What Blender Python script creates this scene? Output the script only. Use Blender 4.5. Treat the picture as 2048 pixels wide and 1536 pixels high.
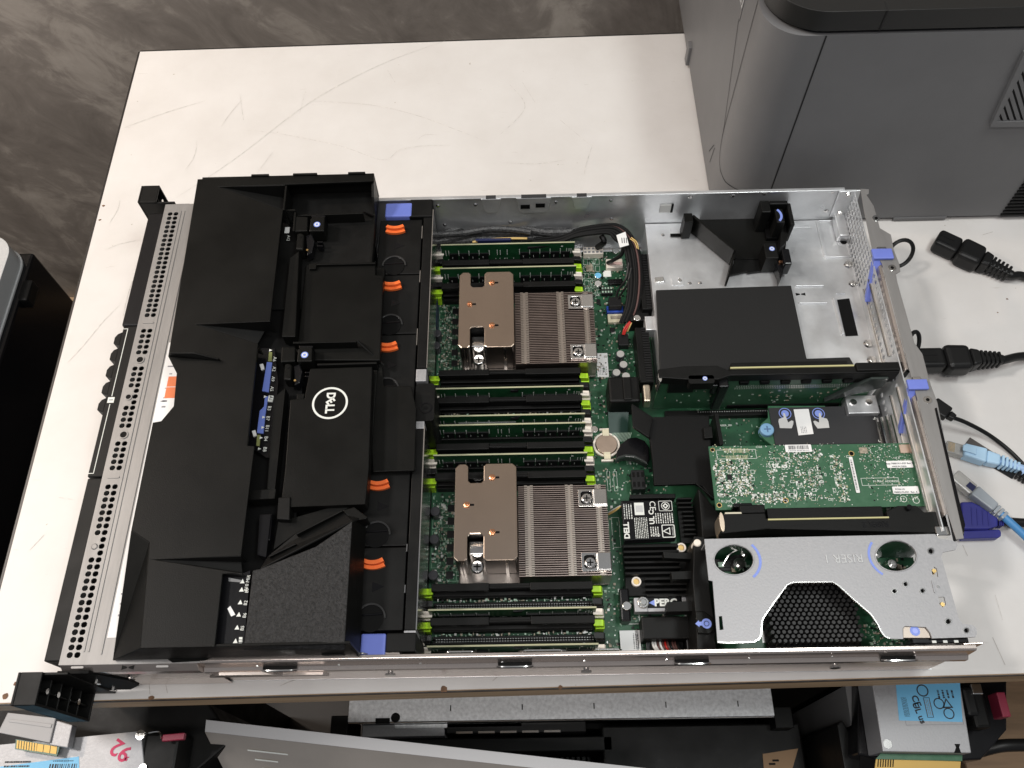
import bpy, bmesh, math, random
from mathutils import Vector, Matrix
from mathutils.geometry import tessellate_polygon
random.seed(7)
for o in list(bpy.data.objects): bpy.data.objects.remove(o)
SC = bpy.context.scene
C = SC.collection

# ------------------------------------------------------------------ camera
# x runs along the server (front = 0, rear = 0.664 m), y across it (near side = 0, far side = 0.434 m), z = 0 is the table top
CR = Matrix(((0.99973073, -0.01202999, -0.0198432), (0.02007134, 0.87743307, 0.479279), (0.01164536, -0.47954822, 0.87743825)))
CT = Vector((0.33837229, -0.12417313, 0.72878231))
F = 1723.15
cam = bpy.data.objects.new('camera', bpy.data.cameras.new('camera'))
C.objects.link(cam)
cam.matrix_world = Matrix.Translation(CT) @ CR.transposed().to_4x4()
cam.data.sensor_width = 36; cam.data.lens = F * 36 / 2048
cam.data.clip_start = 0.02; cam.data.clip_end = 50
SC.camera = cam
SC.render.resolution_x = 1024; SC.render.resolution_y = 768

# ------------------------------------------------------------------ room light
SC.view_settings.view_transform = 'Standard'; SC.view_settings.look = 'None'
SC.view_settings.exposure = 0.0; SC.view_settings.gamma = 1
wd = bpy.data.worlds.new('World'); SC.world = wd; wd.use_nodes = True
wd.node_tree.nodes['Background'].inputs[0].default_value = (0.92, 0.94, 1.0, 1)
wd.node_tree.nodes['Background'].inputs[1].default_value = 0.19
def room_lamp(loc, aim, sx, sy, power, col):
    l = bpy.data.lights.new('room_light', 'AREA'); l.shape = 'RECTANGLE'; l.size = sx; l.size_y = sy
    l.energy = power; l.color = col
    o = bpy.data.objects.new('room_light', l); C.objects.link(o); o.location = loc
    o.rotation_euler = (Vector(aim) - Vector(loc)).to_track_quat('-Z', 'Y').to_euler()
room_lamp((-1.5, 0.30, 2.6), (0.25, 0.3, 0), 0.34, 0.34, 39, (1.0, 0.955, 0.915))
room_lamp((1.0, 0.1, 1.9), (0.4, 0.3, 0), 0.6, 0.25, 13, (0.97, 1.0, 0.98))
room_lamp((0.25, -0.55, 1.8), (0.3, 0.1, 0), 0.9, 0.25, 11, (1.0, 0.955, 0.93))
room_lamp((-1.0, 0.62, 1.0), (-0.80, 0.86, 0.15), 0.12, 0.12, 14, (1.0, 0.84, 0.70))  # unseen warm wall washer, well below the ceiling, lighting the upper left wall

# ------------------------------------------------------------------ helpers
def G(u, v, z):                      # a point of the photograph (2048 x 1536) at a measured height
    d = CR.transposed() @ Vector(((u - 1024) / F, -(v - 768) / F, -1))
    return CT + d * ((z - CT.z) / d.z)
def P(pts, z): return [tuple(G(u, v, z)[:2]) for u, v in pts]
def R(u0, v0, u1, v1, z):            # axis-aligned footprint of a pixel rectangle at height z
    a = G(u0, v0, z); b = G(u1, v1, z)
    return min(a.x, b.x), min(a.y, b.y), max(a.x, b.x), max(a.y, b.y)

class MB:
    def __init__(s): s.v = []; s.f = []; s.m = []
    def add(s, vs, fs, m=0):
        n = len(s.v); s.v += [tuple(q) for q in vs]
        for f in fs: s.f.append([n + i for i in f]); s.m.append(m)
        return s
    def box(s, x0, y0, z0, x1, y1, z1, m=0):
        if x0 > x1: x0, x1 = x1, x0
        if y0 > y1: y0, y1 = y1, y0
        if z0 > z1: z0, z1 = z1, z0
        return s.add([(x0,y0,z0),(x1,y0,z0),(x1,y1,z0),(x0,y1,z0),(x0,y0,z1),(x1,y0,z1),(x1,y1,z1),(x0,y1,z1)],
            [(3,2,1,0),(4,5,6,7),(0,1,5,4),(1,2,6,5),(2,3,7,6),(3,0,4,7)], m)
    def hexa(s, b, t, m=0):          # four bottom and four top corners
        return s.add(list(b) + list(t), [(3,2,1,0),(4,5,6,7),(0,1,5,4),(1,2,6,5),(2,3,7,6),(3,0,4,7)], m)
    def prism(s, pts, z0, z1, ax='z', m=0, holes=()):
        def mk(p, w):
            if ax == 'z': return (p[0], p[1], w)
            if ax == 'y': return (p[0], w, p[1])
            return (w, p[0], p[1])
        loops = [list(pts)] + [list(h) for h in holes]
        base = []
        for lp in loops: base += lp
        tri = tessellate_polygon([[Vector((q[0], q[1], 0)) for q in lp] for lp in loops])
        n = len(base)
        fs = [tuple(t) for t in tri] + [tuple(n + i for i in reversed(t)) for t in tri]
        k = 0
        for lp in loops:
            L = len(lp)
            for i in range(L): j = (i + 1) % L; fs.append((k + i, k + j, n + k + j, n + k + i))
            k += L
        return s.add([mk(q, z0) for q in base] + [mk(q, z1) for q in base], fs, m)
    def cyl(s, c, r, h, n=20, r2=None, d=(0,0,1), m=0):
        d = Vector(d).normalized(); q = d.to_track_quat('Z', 'Y'); c = Vector(c)
        r2 = r if r2 is None else r2
        vs = [c + q @ Vector((r*math.cos(a), r*math.sin(a), 0)) for a in [2*math.pi*i/n for i in range(n)]]
        vs += [c + q @ Vector((r2*math.cos(a), r2*math.sin(a), h)) for a in [2*math.pi*i/n for i in range(n)]]
        return s.add(vs, [tuple(reversed(range(n))), tuple(range(n, 2*n))] + [(i, (i+1)%n, n+(i+1)%n, n+i) for i in range(n)], m)
    def tube(s, pts, r, n=8, m=0, smooth_path=True):
        P_ = [Vector(p) for p in pts]
        if smooth_path and len(P_) > 2: P_ = spline(P_)
        rs = r if isinstance(r, (list, tuple)) else [r] * len(P_)
        if len(rs) != len(P_): rs = [rs[min(len(rs)-1, int(i*len(rs)/len(P_)))] for i in range(len(P_))]
        up = Vector((0,0,1)); vs = []
        for i, p in enumerate(P_):
            t = (P_[min(i+1, len(P_)-1)] - P_[max(i-1, 0)]).normalized()
            a = t.cross(up)
            if a.length < 1e-4: a = t.cross(Vector((0,1,0)))
            a.normalize(); b = a.cross(t)
            for k in range(n):
                w = 2*math.pi*k/n; vs.append(p + (a*math.cos(w) + b*math.sin(w))*rs[i])
        fs = []
        for i in range(len(P_)-1):
            for k in range(n): fs.append((i*n+k, i*n+(k+1)%n, (i+1)*n+(k+1)%n, (i+1)*n+k))
        fs += [tuple(reversed(range(n))), tuple(range((len(P_)-1)*n, len(P_)*n))]
        return s.add(vs, fs, m)
    def mesh(s, name, mats, smooth=False):
        me = bpy.data.meshes.new(name); me.from_pydata(s.v, [], s.f)
        for mt in (mats if isinstance(mats, (list, tuple)) else [mats]): me.materials.append(mt)
        me.polygons.foreach_set('material_index', s.m)
        bm = bmesh.new(); bm.from_mesh(me); bmesh.ops.recalc_face_normals(bm, faces=bm.faces); bm.to_mesh(me); bm.free()
        if smooth:
            me.polygons.foreach_set('use_smooth', [True]*len(me.polygons)); me.set_sharp_from_angle(angle=math.radians(38))
        me.update(); return me
    def obj(s, name, mats, parent=None, bevel=0, smooth=False, label=None, local=False, seg=2):
        return mkobj(name, s.mesh(name, mats, smooth), parent, bevel, label, local, seg)
def mkobj(name, me, parent=None, bevel=0, label=None, local=False, seg=2):
    o = bpy.data.objects.new(name, me); C.objects.link(o)
    if parent is not None:
        o.parent = parent
        if not local: o.matrix_parent_inverse = WM(parent).inverted()
    if bevel:
        b = o.modifiers.new('bevel', 'BEVEL'); b.width = bevel; b.segments = seg; b.limit_method = 'ANGLE'; b.angle_limit = math.radians(40)
        b.harden_normals = False
    if label: o['label'] = label
    return o
def WM(o):
    m = o.matrix_basis.copy()
    if o.parent is not None: m = WM(o.parent) @ o.matrix_parent_inverse @ m
    return m
def spline(p, k=6):
    out = []
    for i in range(len(p)-1):
        a = p[max(i-1,0)]; b = p[i]; c = p[i+1]; d = p[min(i+2,len(p)-1)]
        for j in range(k):
            t = j/k
            out.append(0.5*((2*b)+(c-a)*t+(2*a-5*b+4*c-d)*t*t+(3*b-a-3*c+d)*t**3))
    out.append(p[-1]); return out
def thing(name, label, cat, loc=(0,0,0), group=None, rotz=0):
    o = bpy.data.objects.new(name, None); C.objects.link(o); o.location = loc; o.rotation_euler = (0,0,rotz)
    o.empty_display_size = 0.02
    return tag(o, label, cat, group)
def tag(o, label, cat, group=None):
    o['label'] = label; o['category'] = cat
    if group: o['group'] = group
    return o
def structure(o): o['kind'] = 'structure'; return o
def bx(name, mat, parent, x0, y0, z0, x1, y1, z1, bevel=0.0004, **k):
    return MB().box(x0,y0,z0,x1,y1,z1).obj(name, mat, parent, bevel, **k)
def oval(cx, cy, rx, ry, n=28): return [(cx+rx*math.cos(2*math.pi*i/n), cy+ry*math.sin(2*math.pi*i/n)) for i in range(n)]
def rrect(x0, y0, x1, y1, r, n=4):
    out = []
    for cx, cy, a0 in ((x1-r,y1-r,0),(x0+r,y1-r,90),(x0+r,y0+r,180),(x1-r,y0+r,270)):
        for i in range(n+1):
            a = math.radians(a0+90*i/n); out.append((cx+r*math.cos(a), cy+r*math.sin(a)))
    return out
def arcband(cx, cy, r0, r1, a0, a1, n=14, sy=1):
    A = [math.radians(a0+(a1-a0)*i/n) for i in range(n+1)]
    return [(cx+r1*math.cos(a), cy+sy*r1*math.sin(a)) for a in A] + [(cx+r0*math.cos(a), cy+sy*r0*math.sin(a)) for a in reversed(A)]
def text(name, s, mat, parent, loc, size, rot=0, mat3=None, depth=0.00012, bold=0.0, align='CENTER', sx=1.0, label=None):
    cu = bpy.data.curves.new(name, 'FONT'); cu.body = s; cu.size = size; cu.align_x = align; cu.align_y = 'CENTER'
    cu.extrude = depth; cu.offset = bold; cu.resolution_u = 3
    t = bpy.data.objects.new(name, cu); C.objects.link(t)
    dg = bpy.context.evaluated_depsgraph_get(); me = bpy.data.meshes.new_from_object(t.evaluated_get(dg))
    bpy.data.objects.remove(t); bpy.data.curves.remove(cu)
    me.materials.clear(); me.materials.append(mat)
    M3 = mat3 if mat3 is not None else Matrix.Rotation(rot, 3, 'Z')
    me.transform(Matrix.Translation(Vector(loc)) @ M3.to_4x4() @ Matrix.Diagonal((sx,1,1,1)))
    return mkobj(name, me, parent, label=label)

# ------------------------------------------------------------------ materials
MATS = {}
def mat(name, col, metal=0.0, rough=0.5, var=0.0, vscale=60, bump=0.0, bscale=400, col2=None, spec=0.5, rvar=0.0, coat=0.0, trans=0.0, stretch=None, emis=None, ior=1.45, alpha=1.0):
    if name in MATS: return MATS[name]
    m = bpy.data.materials.new(name); m.use_nodes = True; nt = m.node_tree; N = nt.nodes; L = nt.links
    b = N['Principled BSDF']
    b.inputs['Base Color'].default_value = (*col, 1); b.inputs['Metallic'].default_value = metal; b.inputs['Roughness'].default_value = rough
    b.inputs['Specular IOR Level'].default_value = spec; b.inputs['Coat Weight'].default_value = coat
    b.inputs['Transmission Weight'].default_value = trans; b.inputs['IOR'].default_value = ior; b.inputs['Alpha'].default_value = alpha
    tc = N.new('ShaderNodeTexCoord'); src = tc.outputs['Object']
    if stretch:
        mp = N.new('ShaderNodeMapping'); mp.inputs['Scale'].default_value = stretch; L.new(src, mp.inputs[0]); src = mp.outputs[0]
    if var or rvar:
        n = N.new('ShaderNodeTexNoise'); n.inputs['Scale'].default_value = vscale; n.inputs['Detail'].default_value = 6; n.inputs['Roughness'].default_value = 0.62
        L.new(src, n.inputs['Vector'])
        if var:
            r = N.new('ShaderNodeValToRGB'); r.color_ramp.elements[0].position = 0.3; r.color_ramp.elements[1].position = 0.7
            c2 = col2 if col2 else tuple(min(1, c*(1+var)) for c in col); c1 = col if col2 else tuple(c*(1-var) for c in col)
            r.color_ramp.elements[0].color = (*c1, 1); r.color_ramp.elements[1].color = (*c2, 1)
            L.new(n.outputs['Fac'], r.inputs[0]); L.new(r.outputs[0], b.inputs['Base Color'])
        if rvar:
            mr = N.new('ShaderNodeMapRange'); mr.inputs[1].default_value = 0.3; mr.inputs[2].default_value = 0.7
            mr.inputs[3].default_value = max(0.03, rough-rvar); mr.inputs[4].default_value = min(1, rough+rvar)
            L.new(n.outputs['Fac'], mr.inputs[0]); L.new(mr.outputs[0], b.inputs['Roughness'])
    if bump:
        n2 = N.new('ShaderNodeTexNoise'); n2.inputs['Scale'].default_value = bscale; n2.inputs['Detail'].default_value = 3; L.new(src, n2.inputs['Vector'])
        bp = N.new('ShaderNodeBump'); bp.inputs['Strength'].default_value = bump; bp.inputs['Distance'].default_value = 0.001
        L.new(n2.outputs['Fac'], bp.inputs['Height']); L.new(bp.outputs[0], b.inputs['Normal'])
    if emis: b.inputs['Emission Color'].default_value = (*emis, 1); b.inputs['Emission Strength'].default_value = 1
    MATS[name] = m; return m
BLK = mat('black_plastic', (0.0065,0.0065,0.0062), spec=0.20, rough=0.46, var=0.25, vscale=30, bump=0.12, bscale=1500, rvar=0.08)
BLK2 = mat('shroud_plastic', (0.0058,0.0058,0.0052), spec=0.15, rough=0.40, var=0.22, vscale=16, bump=0.14, bscale=1700, rvar=0.07)
BLKG = mat('black_gloss', (0.005,0.005,0.006), spec=0.4, rough=0.22, bump=0.03, bscale=200)
BLKD = mat('black_deep', (0.003,0.003,0.003), spec=0.15, rough=0.6)
BLKR = mat('black_rough', (0.005,0.005,0.005), spec=0.35, rough=0.6, var=0.5, vscale=520, bump=1.0, bscale=620, col2=(0.030,0.030,0.031))
STEEL = mat('galvanised_steel', (0.68,0.69,0.70), metal=0.74, rough=0.37, var=0.13, vscale=26, bump=0.05, bscale=260, rvar=0.10)
STEELB = mat('brushed_plate', (0.27,0.262,0.255), metal=0.45, rough=0.5, var=0.10, vscale=120, bump=0.03, bscale=500, stretch=(1,0.12,1))
STEELS = mat('satin_cage', (0.37,0.37,0.38), metal=0.45, rough=0.5, var=0.10, vscale=420, bump=0.10, bscale=700, rvar=0.06)
STEELW = mat('reflection_tinted_steel', (0.70,0.62,0.57), metal=0.88, rough=0.26, var=0.10, vscale=20, rvar=0.07, stretch=(0.15,1,1), bump=0.02, bscale=60)  # pinkish base tint stands in for warm surroundings reflected in the steel
CHROME = mat('bright_metal', (0.80,0.79,0.77), metal=1, rough=0.18)
NICKEL = mat('nickel_plate', (0.57,0.455,0.365), metal=1, rough=0.24, var=0.05, vscale=18, bump=0.012, bscale=22)
FIN = mat('fin_metal', (0.50,0.41,0.375), metal=1, rough=0.32, var=0.15, vscale=60)
COPPER = mat('copper', (0.80,0.40,0.22), metal=1, rough=0.25)
GOLD = mat('gold_contacts', (0.85,0.60,0.25), metal=1, rough=0.3)
PCB = mat('board_green', (0.012,0.062,0.028), rough=0.38, var=0.4, vscale=70, bump=0.05, bscale=900, col2=(0.020,0.088,0.042))
PCBL = mat('card_green', (0.024,0.098,0.046), rough=0.36, var=0.3, vscale=110, bump=0.05, bscale=900, col2=(0.048,0.132,0.072))
PCBE = mat('board_edge', (0.42,0.42,0.27), rough=0.5)
PCBK = mat('memory_green', (0.010,0.060,0.022), rough=0.33, var=0.25, vscale=120)
SILK = mat('white_print', (0.72,0.74,0.70), rough=0.5)
SILK2 = mat('pale_print', (0.30,0.42,0.33), rough=0.5)
WHITE = mat('white_label', (0.80,0.80,0.79), rough=0.45, var=0.04, vscale=40)
PAPERG = mat('grey_label', (0.55,0.56,0.56), rough=0.35, metal=0.2)
INK = mat('label_ink', (0.03,0.03,0.035), rough=0.6)
GREYINK = mat('faint_ink', (0.25,0.25,0.27), rough=0.6)
ORANGE = mat('orange_latch', (0.85,0.16,0.035), rough=0.38, var=0.1, vscale=60)
ORANGEP = mat('orange_print', (0.75,0.20,0.07), rough=0.5)
BLUE = mat('blue_latch', (0.16,0.21,0.62), rough=0.38, var=0.06, vscale=50)
BLUEP = mat('blue_print', (0.22,0.30,0.72), rough=0.5)
BLUED = mat('dark_blue_plastic', (0.015,0.02,0.075), rough=0.35)
BLUEV = mat('video_plug_blue', (0.030,0.032,0.22), rough=0.4, var=0.1, vscale=60)
BLUEL = mat('label_blue', (0.17,0.50,0.78), rough=0.45, var=0.04, vscale=30)
GREENL = mat('lime_latch', (0.46,0.80,0.02), rough=0.42, var=0.08, vscale=200)
WHITEL = mat('ivory_latch', (0.85,0.78,0.69), rough=0.45, var=0.05, vscale=200)
IVORY = mat('ivory_connector', (0.72,0.66,0.48), rough=0.45)
RUBBER = mat('cord_rubber', (0.008,0.008,0.008), spec=0.35, rough=0.42, bump=0.05, bscale=300)
WIRE = mat('wire_black', (0.006,0.006,0.006), spec=0.2, rough=0.6)
CHIP = mat('chip_black', (0.007,0.007,0.0075), spec=0.35, rough=0.42, bump=0.05, bscale=700)
SMD = mat('component_tan', (0.30,0.26,0.20), rough=0.5, var=0.5, vscale=300)
SOLDER = mat('solder', (0.70,0.70,0.68), metal=0.8, rough=0.3)
CANG = mat('capacitor_top', (0.62,0.61,0.58), metal=0.6, rough=0.35)
CANK = mat('capacitor_black', (0.04,0.04,0.045), rough=0.3)
REDW = mat('red_wire', (0.45,0.02,0.015), rough=0.45)
YELW = mat('yellow_wire', (0.72,0.50,0.18), rough=0.45)
BRNW = mat('brown_wire', (0.10,0.045,0.04), rough=0.5)
WHTW = mat('white_wire', (0.75,0.74,0.72), rough=0.45)
# ------------------------------------------------------------------ setting
def wall_material():
    m = bpy.data.materials.new('polished_plaster'); m.use_nodes = True; nt = m.node_tree; N = nt.nodes; L = nt.links; b = N['Principled BSDF']
    tc = N.new('ShaderNodeTexCoord'); m0 = N.new('ShaderNodeMapping'); m0.inputs['Rotation'].default_value = (0, math.radians(-52), 0); L.new(tc.outputs['Object'], m0.inputs[0])
    mp = N.new('ShaderNodeMapping'); mp.inputs['Scale'].default_value = (0.85, 1, 1.3)
    L.new(m0.outputs[0], mp.inputs[0])
    n1 = N.new('ShaderNodeTexNoise'); n1.inputs['Scale'].default_value = 3.2; n1.inputs['Detail'].default_value = 9; n1.inputs['Roughness'].default_value = 0.62; n1.inputs['Distortion'].default_value = 0.9
    L.new(mp.outputs[0], n1.inputs['Vector'])
    n2 = N.new('ShaderNodeTexNoise'); n2.inputs['Scale'].default_value = 13; n2.inputs['Detail'].default_value = 8; n2.inputs['Roughness'].default_value = 0.7; n2.inputs['Distortion'].default_value = 0.9
    L.new(mp.outputs[0], n2.inputs['Vector'])
    mx = N.new('ShaderNodeMix'); mx.data_type = 'FLOAT'; mx.inputs[0].default_value = 0.42
    L.new(n1.outputs['Fac'], mx.inputs[2]); L.new(n2.outputs['Fac'], mx.inputs[3])
    r = N.new('ShaderNodeValToRGB'); e = r.color_ramp.elements
    e[0].position = 0.40; e[0].color = (0.215,0.188,0.165,1); e[1].position = 0.63; e[1].color = (0.50,0.452,0.402,1)
    k = e.new(0.495); k.color = (0.29,0.255,0.225,1); k2 = e.new(0.545); k2.color = (0.40,0.355,0.312,1)
    L.new(mx.outputs[0], r.inputs[0]); L.new(r.outputs[0], b.inputs['Base Color'])
    b.inputs['Roughness'].default_value = 0.5
    bp = N.new('ShaderNodeBump'); bp.inputs['Strength'].default_value = 0.25; bp.inputs['Distance'].default_value = 0.004
    L.new(mx.outputs[0], bp.inputs['Height']); L.new(bp.outputs[0], b.inputs['Normal'])
    return m
WY, FZ = 0.86, -0.735
structure(MB().box(-4, WY, FZ, 4, WY+0.1, 2.2).obj('wall', wall_material()))
structure(MB().box(-4, -3, FZ-0.1, 4, WY+0.1, FZ).obj('floor', mat('floor_dark', (0.022,0.019,0.017), rough=0.55, var=0.4, vscale=8)))
structure(MB().box(-4, WY-0.014, FZ, 4, WY-0.0005, FZ+0.062).obj('baseboard', mat('baseboard_wood', (0.42,0.30,0.19), rough=0.5, var=0.3, vscale=9, stretch=(0.4,1,6)), bevel=0.002))

def table_material():
    m = bpy.data.materials.new('white_laminate'); m.use_nodes = True; nt = m.node_tree; N = nt.nodes; L = nt.links; b = N['Principled BSDF']
    tc = N.new('ShaderNodeTexCoord')
    n = N.new('ShaderNodeTexNoise'); n.inputs['Scale'].default_value = 7; n.inputs['Detail'].default_value = 8; n.inputs['Roughness'].default_value = 0.65; L.new(tc.outputs['Object'], n.inputs['Vector'])
    r = N.new('ShaderNodeValToRGB'); e = r.color_ramp.elements
    e[0].position = 0.30; e[0].color = (0.615,0.592,0.567,1); e[1].position = 0.62; e[1].color = (0.685,0.667,0.647,1)
    L.new(n.outputs['Fac'], r.inputs[0])
    # worn speckles and short scuffs
    mp = N.new('ShaderNodeMapping'); mp.inputs['Rotation'].default_value = (0,0,0.6); mp.inputs['Scale'].default_value = (30,160,1); L.new(tc.outputs['Object'], mp.inputs[0])
    n2 = N.new('ShaderNodeTexNoise'); n2.inputs['Scale'].default_value = 1; n2.inputs['Detail'].default_value = 4; L.new(mp.outputs[0], n2.inputs['Vector'])
    r2 = N.new('ShaderNodeValToRGB'); r2.color_ramp.elements[0].position = 0.70; r2.color_ramp.elements[0].color = (1,1,1,1); r2.color_ramp.elements[1].position = 0.80; r2.color_ramp.elements[1].color = (0.80,0.78,0.75,1)
    L.new(n2.outputs['Fac'], r2.inputs[0])
    n3 = N.new('ShaderNodeTexNoise'); n3.inputs['Scale'].default_value = 140; n3.inputs['Detail'].default_value = 2; L.new(tc.outputs['Object'], n3.inputs['Vector'])
    r3 = N.new('ShaderNodeValToRGB'); r3.color_ramp.elements[0].position = 0.755; r3.color_ramp.elements[0].color = (1,1,1,1); r3.color_ramp.elements[1].position = 0.80; r3.color_ramp.elements[1].color = (0.62,0.58,0.52,1)
    L.new(n3.outputs['Fac'], r3.inputs[0])
    a = N.new('ShaderNodeMix'); a.data_type = 'RGBA'; a.blend_type = 'MULTIPLY'; a.inputs[0].default_value = 1; L.new(r.outputs[0], a.inputs[6]); L.new(r2.outputs[0], a.inputs[7])
    c = N.new('ShaderNodeMix'); c.data_type = 'RGBA'; c.blend_type = 'MULTIPLY'; c.inputs[0].default_value = 1; L.new(a.outputs[2], c.inputs[6]); L.new(r3.outputs[0], c.inputs[7])
    L.new(c.outputs[2], b.inputs['Base Color']); b.inputs['Roughness'].default_value = 0.42
    return m
sl = 0.0125
def tabY(x, y0): return y0 + sl*x
TX0a, TX0b, TX1 = -0.1260, -0.1145, 1.35     # left edge: back and front
corn = [(TX0b, tabY(TX0b,-0.0105)), (TX1, tabY(TX1,-0.0105)), (TX1, tabY(TX1,0.7550)), (TX0a, tabY(TX0a,0.7550))]
tb = thing('table', 'white laminate table with scratched top and dark edge carrying the open server', 'table', (0.6, 0.37, FZ))
MB().prism(corn, -0.036, -0.0012).obj('table_core', mat('core_wood', (0.50,0.35,0.21), rough=0.55, var=0.35, vscale=30, stretch=(0.2,4,6)), tb)
MB().prism([(x+0.0006*sx, y+0.0006*sy) for (x,y),(sx,sy) in zip(corn, ((1,1),(-1,1),(-1,-1),(1,-1)))], -0.0012, 0).obj('tabletop', table_material(), tb)
def band(a, b, t, z0, z1):
    d = (Vector(b)-Vector(a)).normalized(); n = Vector((d.y, -d.x))*t
    return [(a[0],a[1]),(b[0],b[1]),(b[0]+n.x,b[1]+n.y),(a[0]+n.x,a[1]+n.y)]
EB = mat('edge_band_black', (0.02,0.018,0.017), rough=0.4)
MB().prism(band(corn[3], corn[0], 0.0022, 0, 0), -0.036, -0.0006).obj('edge_band', EB, tb)
MB().prism(band(corn[2], corn[3], 0.0022, 0, 0), -0.036, -0.0006).obj('edge_band', EB, tb)
MB().prism(band(corn[0], corn[1], 0.0009, 0, 0), -0.0046, -0.0006).obj('edge_band', mat('edge_dark', (0.05,0.04,0.035), rough=0.5, var=0.6, vscale=90), tb)
for lx, ly in ((-0.07,0.05),(1.28,0.05),(-0.07,0.70),(1.28,0.70)):
    MB().box(lx-0.025, ly-0.025, FZ, lx+0.025, ly+0.025, -0.036).obj('leg', BLK, tb, bevel=0.002)
SCR = mat('scratch_grey', (0.60,0.575,0.545), rough=0.6, var=0.3, vscale=200)
SCRD = mat('scratch_dark', (0.40,0.37,0.34), rough=0.6, var=0.4, vscale=200)
def scratch(pts, w=0.00035, m=SCR):
    W_ = spline([G(u,v,0) for u,v in pts]) if len(pts) > 2 else [G(*pts[0],0), G(*pts[1],0)]
    s = MB(); vs = []; n = len(W_)
    for i, p in enumerate(W_):
        t = (W_[min(i+1,n-1)]-W_[max(i-1,0)]).normalized(); q = Vector((-t.y,t.x,0)); ww = w*(0.25+0.75*math.sin(math.pi*(i+0.3)/(n-0.4)))
        vs += [p+q*ww+Vector((0,0,0.00025)), p-q*ww+Vector((0,0,0.00025))]
    s.add(vs, [(2*i,2*i+1,2*i+3,2*i+2) for i in range(n-1)]).obj('scratch', m, tb)
for pts in ([(352,396),(470,318),(620,205),(760,130),(890,82)], [(487,260),(560,268),(680,292),(765,320),(800,300),(850,292),(900,291)],
            [(618,202),(740,210),(830,230),(900,255),(985,288)], [(370,340),(385,320),(392,300),(393,283)], [(442,254),(460,228),(484,200)],
            [(1045,165),(1070,205)], [(1000,270),(1050,215),(1020,170)], [(1185,290),(1172,330),(1168,352)], [(1120,240),(1180,290)], [(835,280),(850,270),(875,270)],
            [(250,255),(330,226),(410,202)], [(136,725),(168,690),(205,645),(240,610)], [(246,632),(262,570),(300,480)], [(212,500),(240,488),(280,480)],
            [(60,1100),(88,1070)], [(150,1000),(118,995)], [(1000,325),(1070,328),(1130,320)], [(480,190),(487,240)], [(515,345),(545,305)],
            [(610,185),(600,225)], [(775,140),(790,165)], [(220,445),(235,420),(240,400)], [(1990,1190),(2005,1240)]):
    scratch(pts)
for pts in ([(1925,1090),(1935,1112)], [(560,1372),(590,1360),(640,1352)], [(985,1362),(1005,1345)], [(1985,1275),(2010,1330)], [(298,1362),(300,1388)], [(330,1360),(335,1386)], [(1965,470),(1985,464)], [(1935,1070),(1990,1075)]):
    scratch(pts, 0.0003, SCRD)
BRN = mat('chip_brown', (0.16,0.085,0.045), rough=0.7, var=0.4, vscale=300)
def chip_mark(u, v, r, m=BRN, n=9):
    c = G(u,v,0); q = [(c.x+r*random.uniform(0.6,1.3)*math.cos(6.283*i/n), c.y+r*random.uniform(0.5,1.1)*math.sin(6.283*i/n)) for i in range(n)]
    MB().prism(q, 0.0001, 0.0003).obj('edge_chip', m, tb)
for a in ((887,1378,0.0035),(302,1396,0.0028),(32,1368,0.0022),(12,1392,0.0028),(1120,1375,0.0022),(207,412,0.0016),(200,440,0.0014),(2014,598,0.0012),(1995,625,0.0008)): chip_mark(*a)

# ------------------------------------------------------------------ printer
PG = mat('printer_grey', (0.150,0.150,0.153), rough=0.5, var=0.05, vscale=20, bump=0.10, bscale=1400)
PK = mat('printer_lid_black', (0.014,0.014,0.0135), rough=0.42, bump=0.12, bscale=1300)
PL = mat('seam_black', (0.008,0.008,0.008), rough=0.7)
px0, py0, px1, py1, pr = 0.545, 0.462, 1.10, 0.835, 0.035
pt = thing('printer', 'large dark grey office printer with black lid standing behind the server', 'printer', (0.82, 0.65, 0))
def proof(x0,y0,x1,y1,r,n=12):
    o = [(x1,y1),(x0,y1)]
    for i in range(n+1):
        a = math.radians(180+90*i/n); o.append((x0+r+r*math.cos(a), y0+r+r*math.sin(a)))
    return o+[(x1,y0)]
def pframe(z):      # the front leans out a little towards the top
    return proof(px0, py0, px1, py1, pr)
s = MB(); s.prism(proof(px0,py0,px1,py1,pr), 0.006, 0.241); s.obj('body', PG, pt, smooth=True)
MB().prism(proof(px0+0.004,py0+0.004,px1,py1,0.045), 0.241, 0.2455).obj('lid_gap', PL, pt, smooth=True)
MB().prism(proof(px0+0.002,py0-0.0005,px1,py1,0.045), 0.2455, 0.264).obj('lid', PK, pt, bevel=0.005, smooth=True, seg=3)
MB().box(0.6345, py0-0.0012, 0.2455, 0.6358, py0+0.01, 0.2642).obj('lid_seam', PL, pt)
for fx, fy in ((0.58,0.50),(0.58,0.80)): MB().cyl((fx,fy,0),0.012,0.007,16).obj('foot', BLK, pt)
MB().cyl((1.05,0.50,0),0.012,0.007,16).obj('foot', BLK, pt); MB().cyl((1.05,0.80,0),0.012,0.007,16).obj('foot', BLK, pt)
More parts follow.
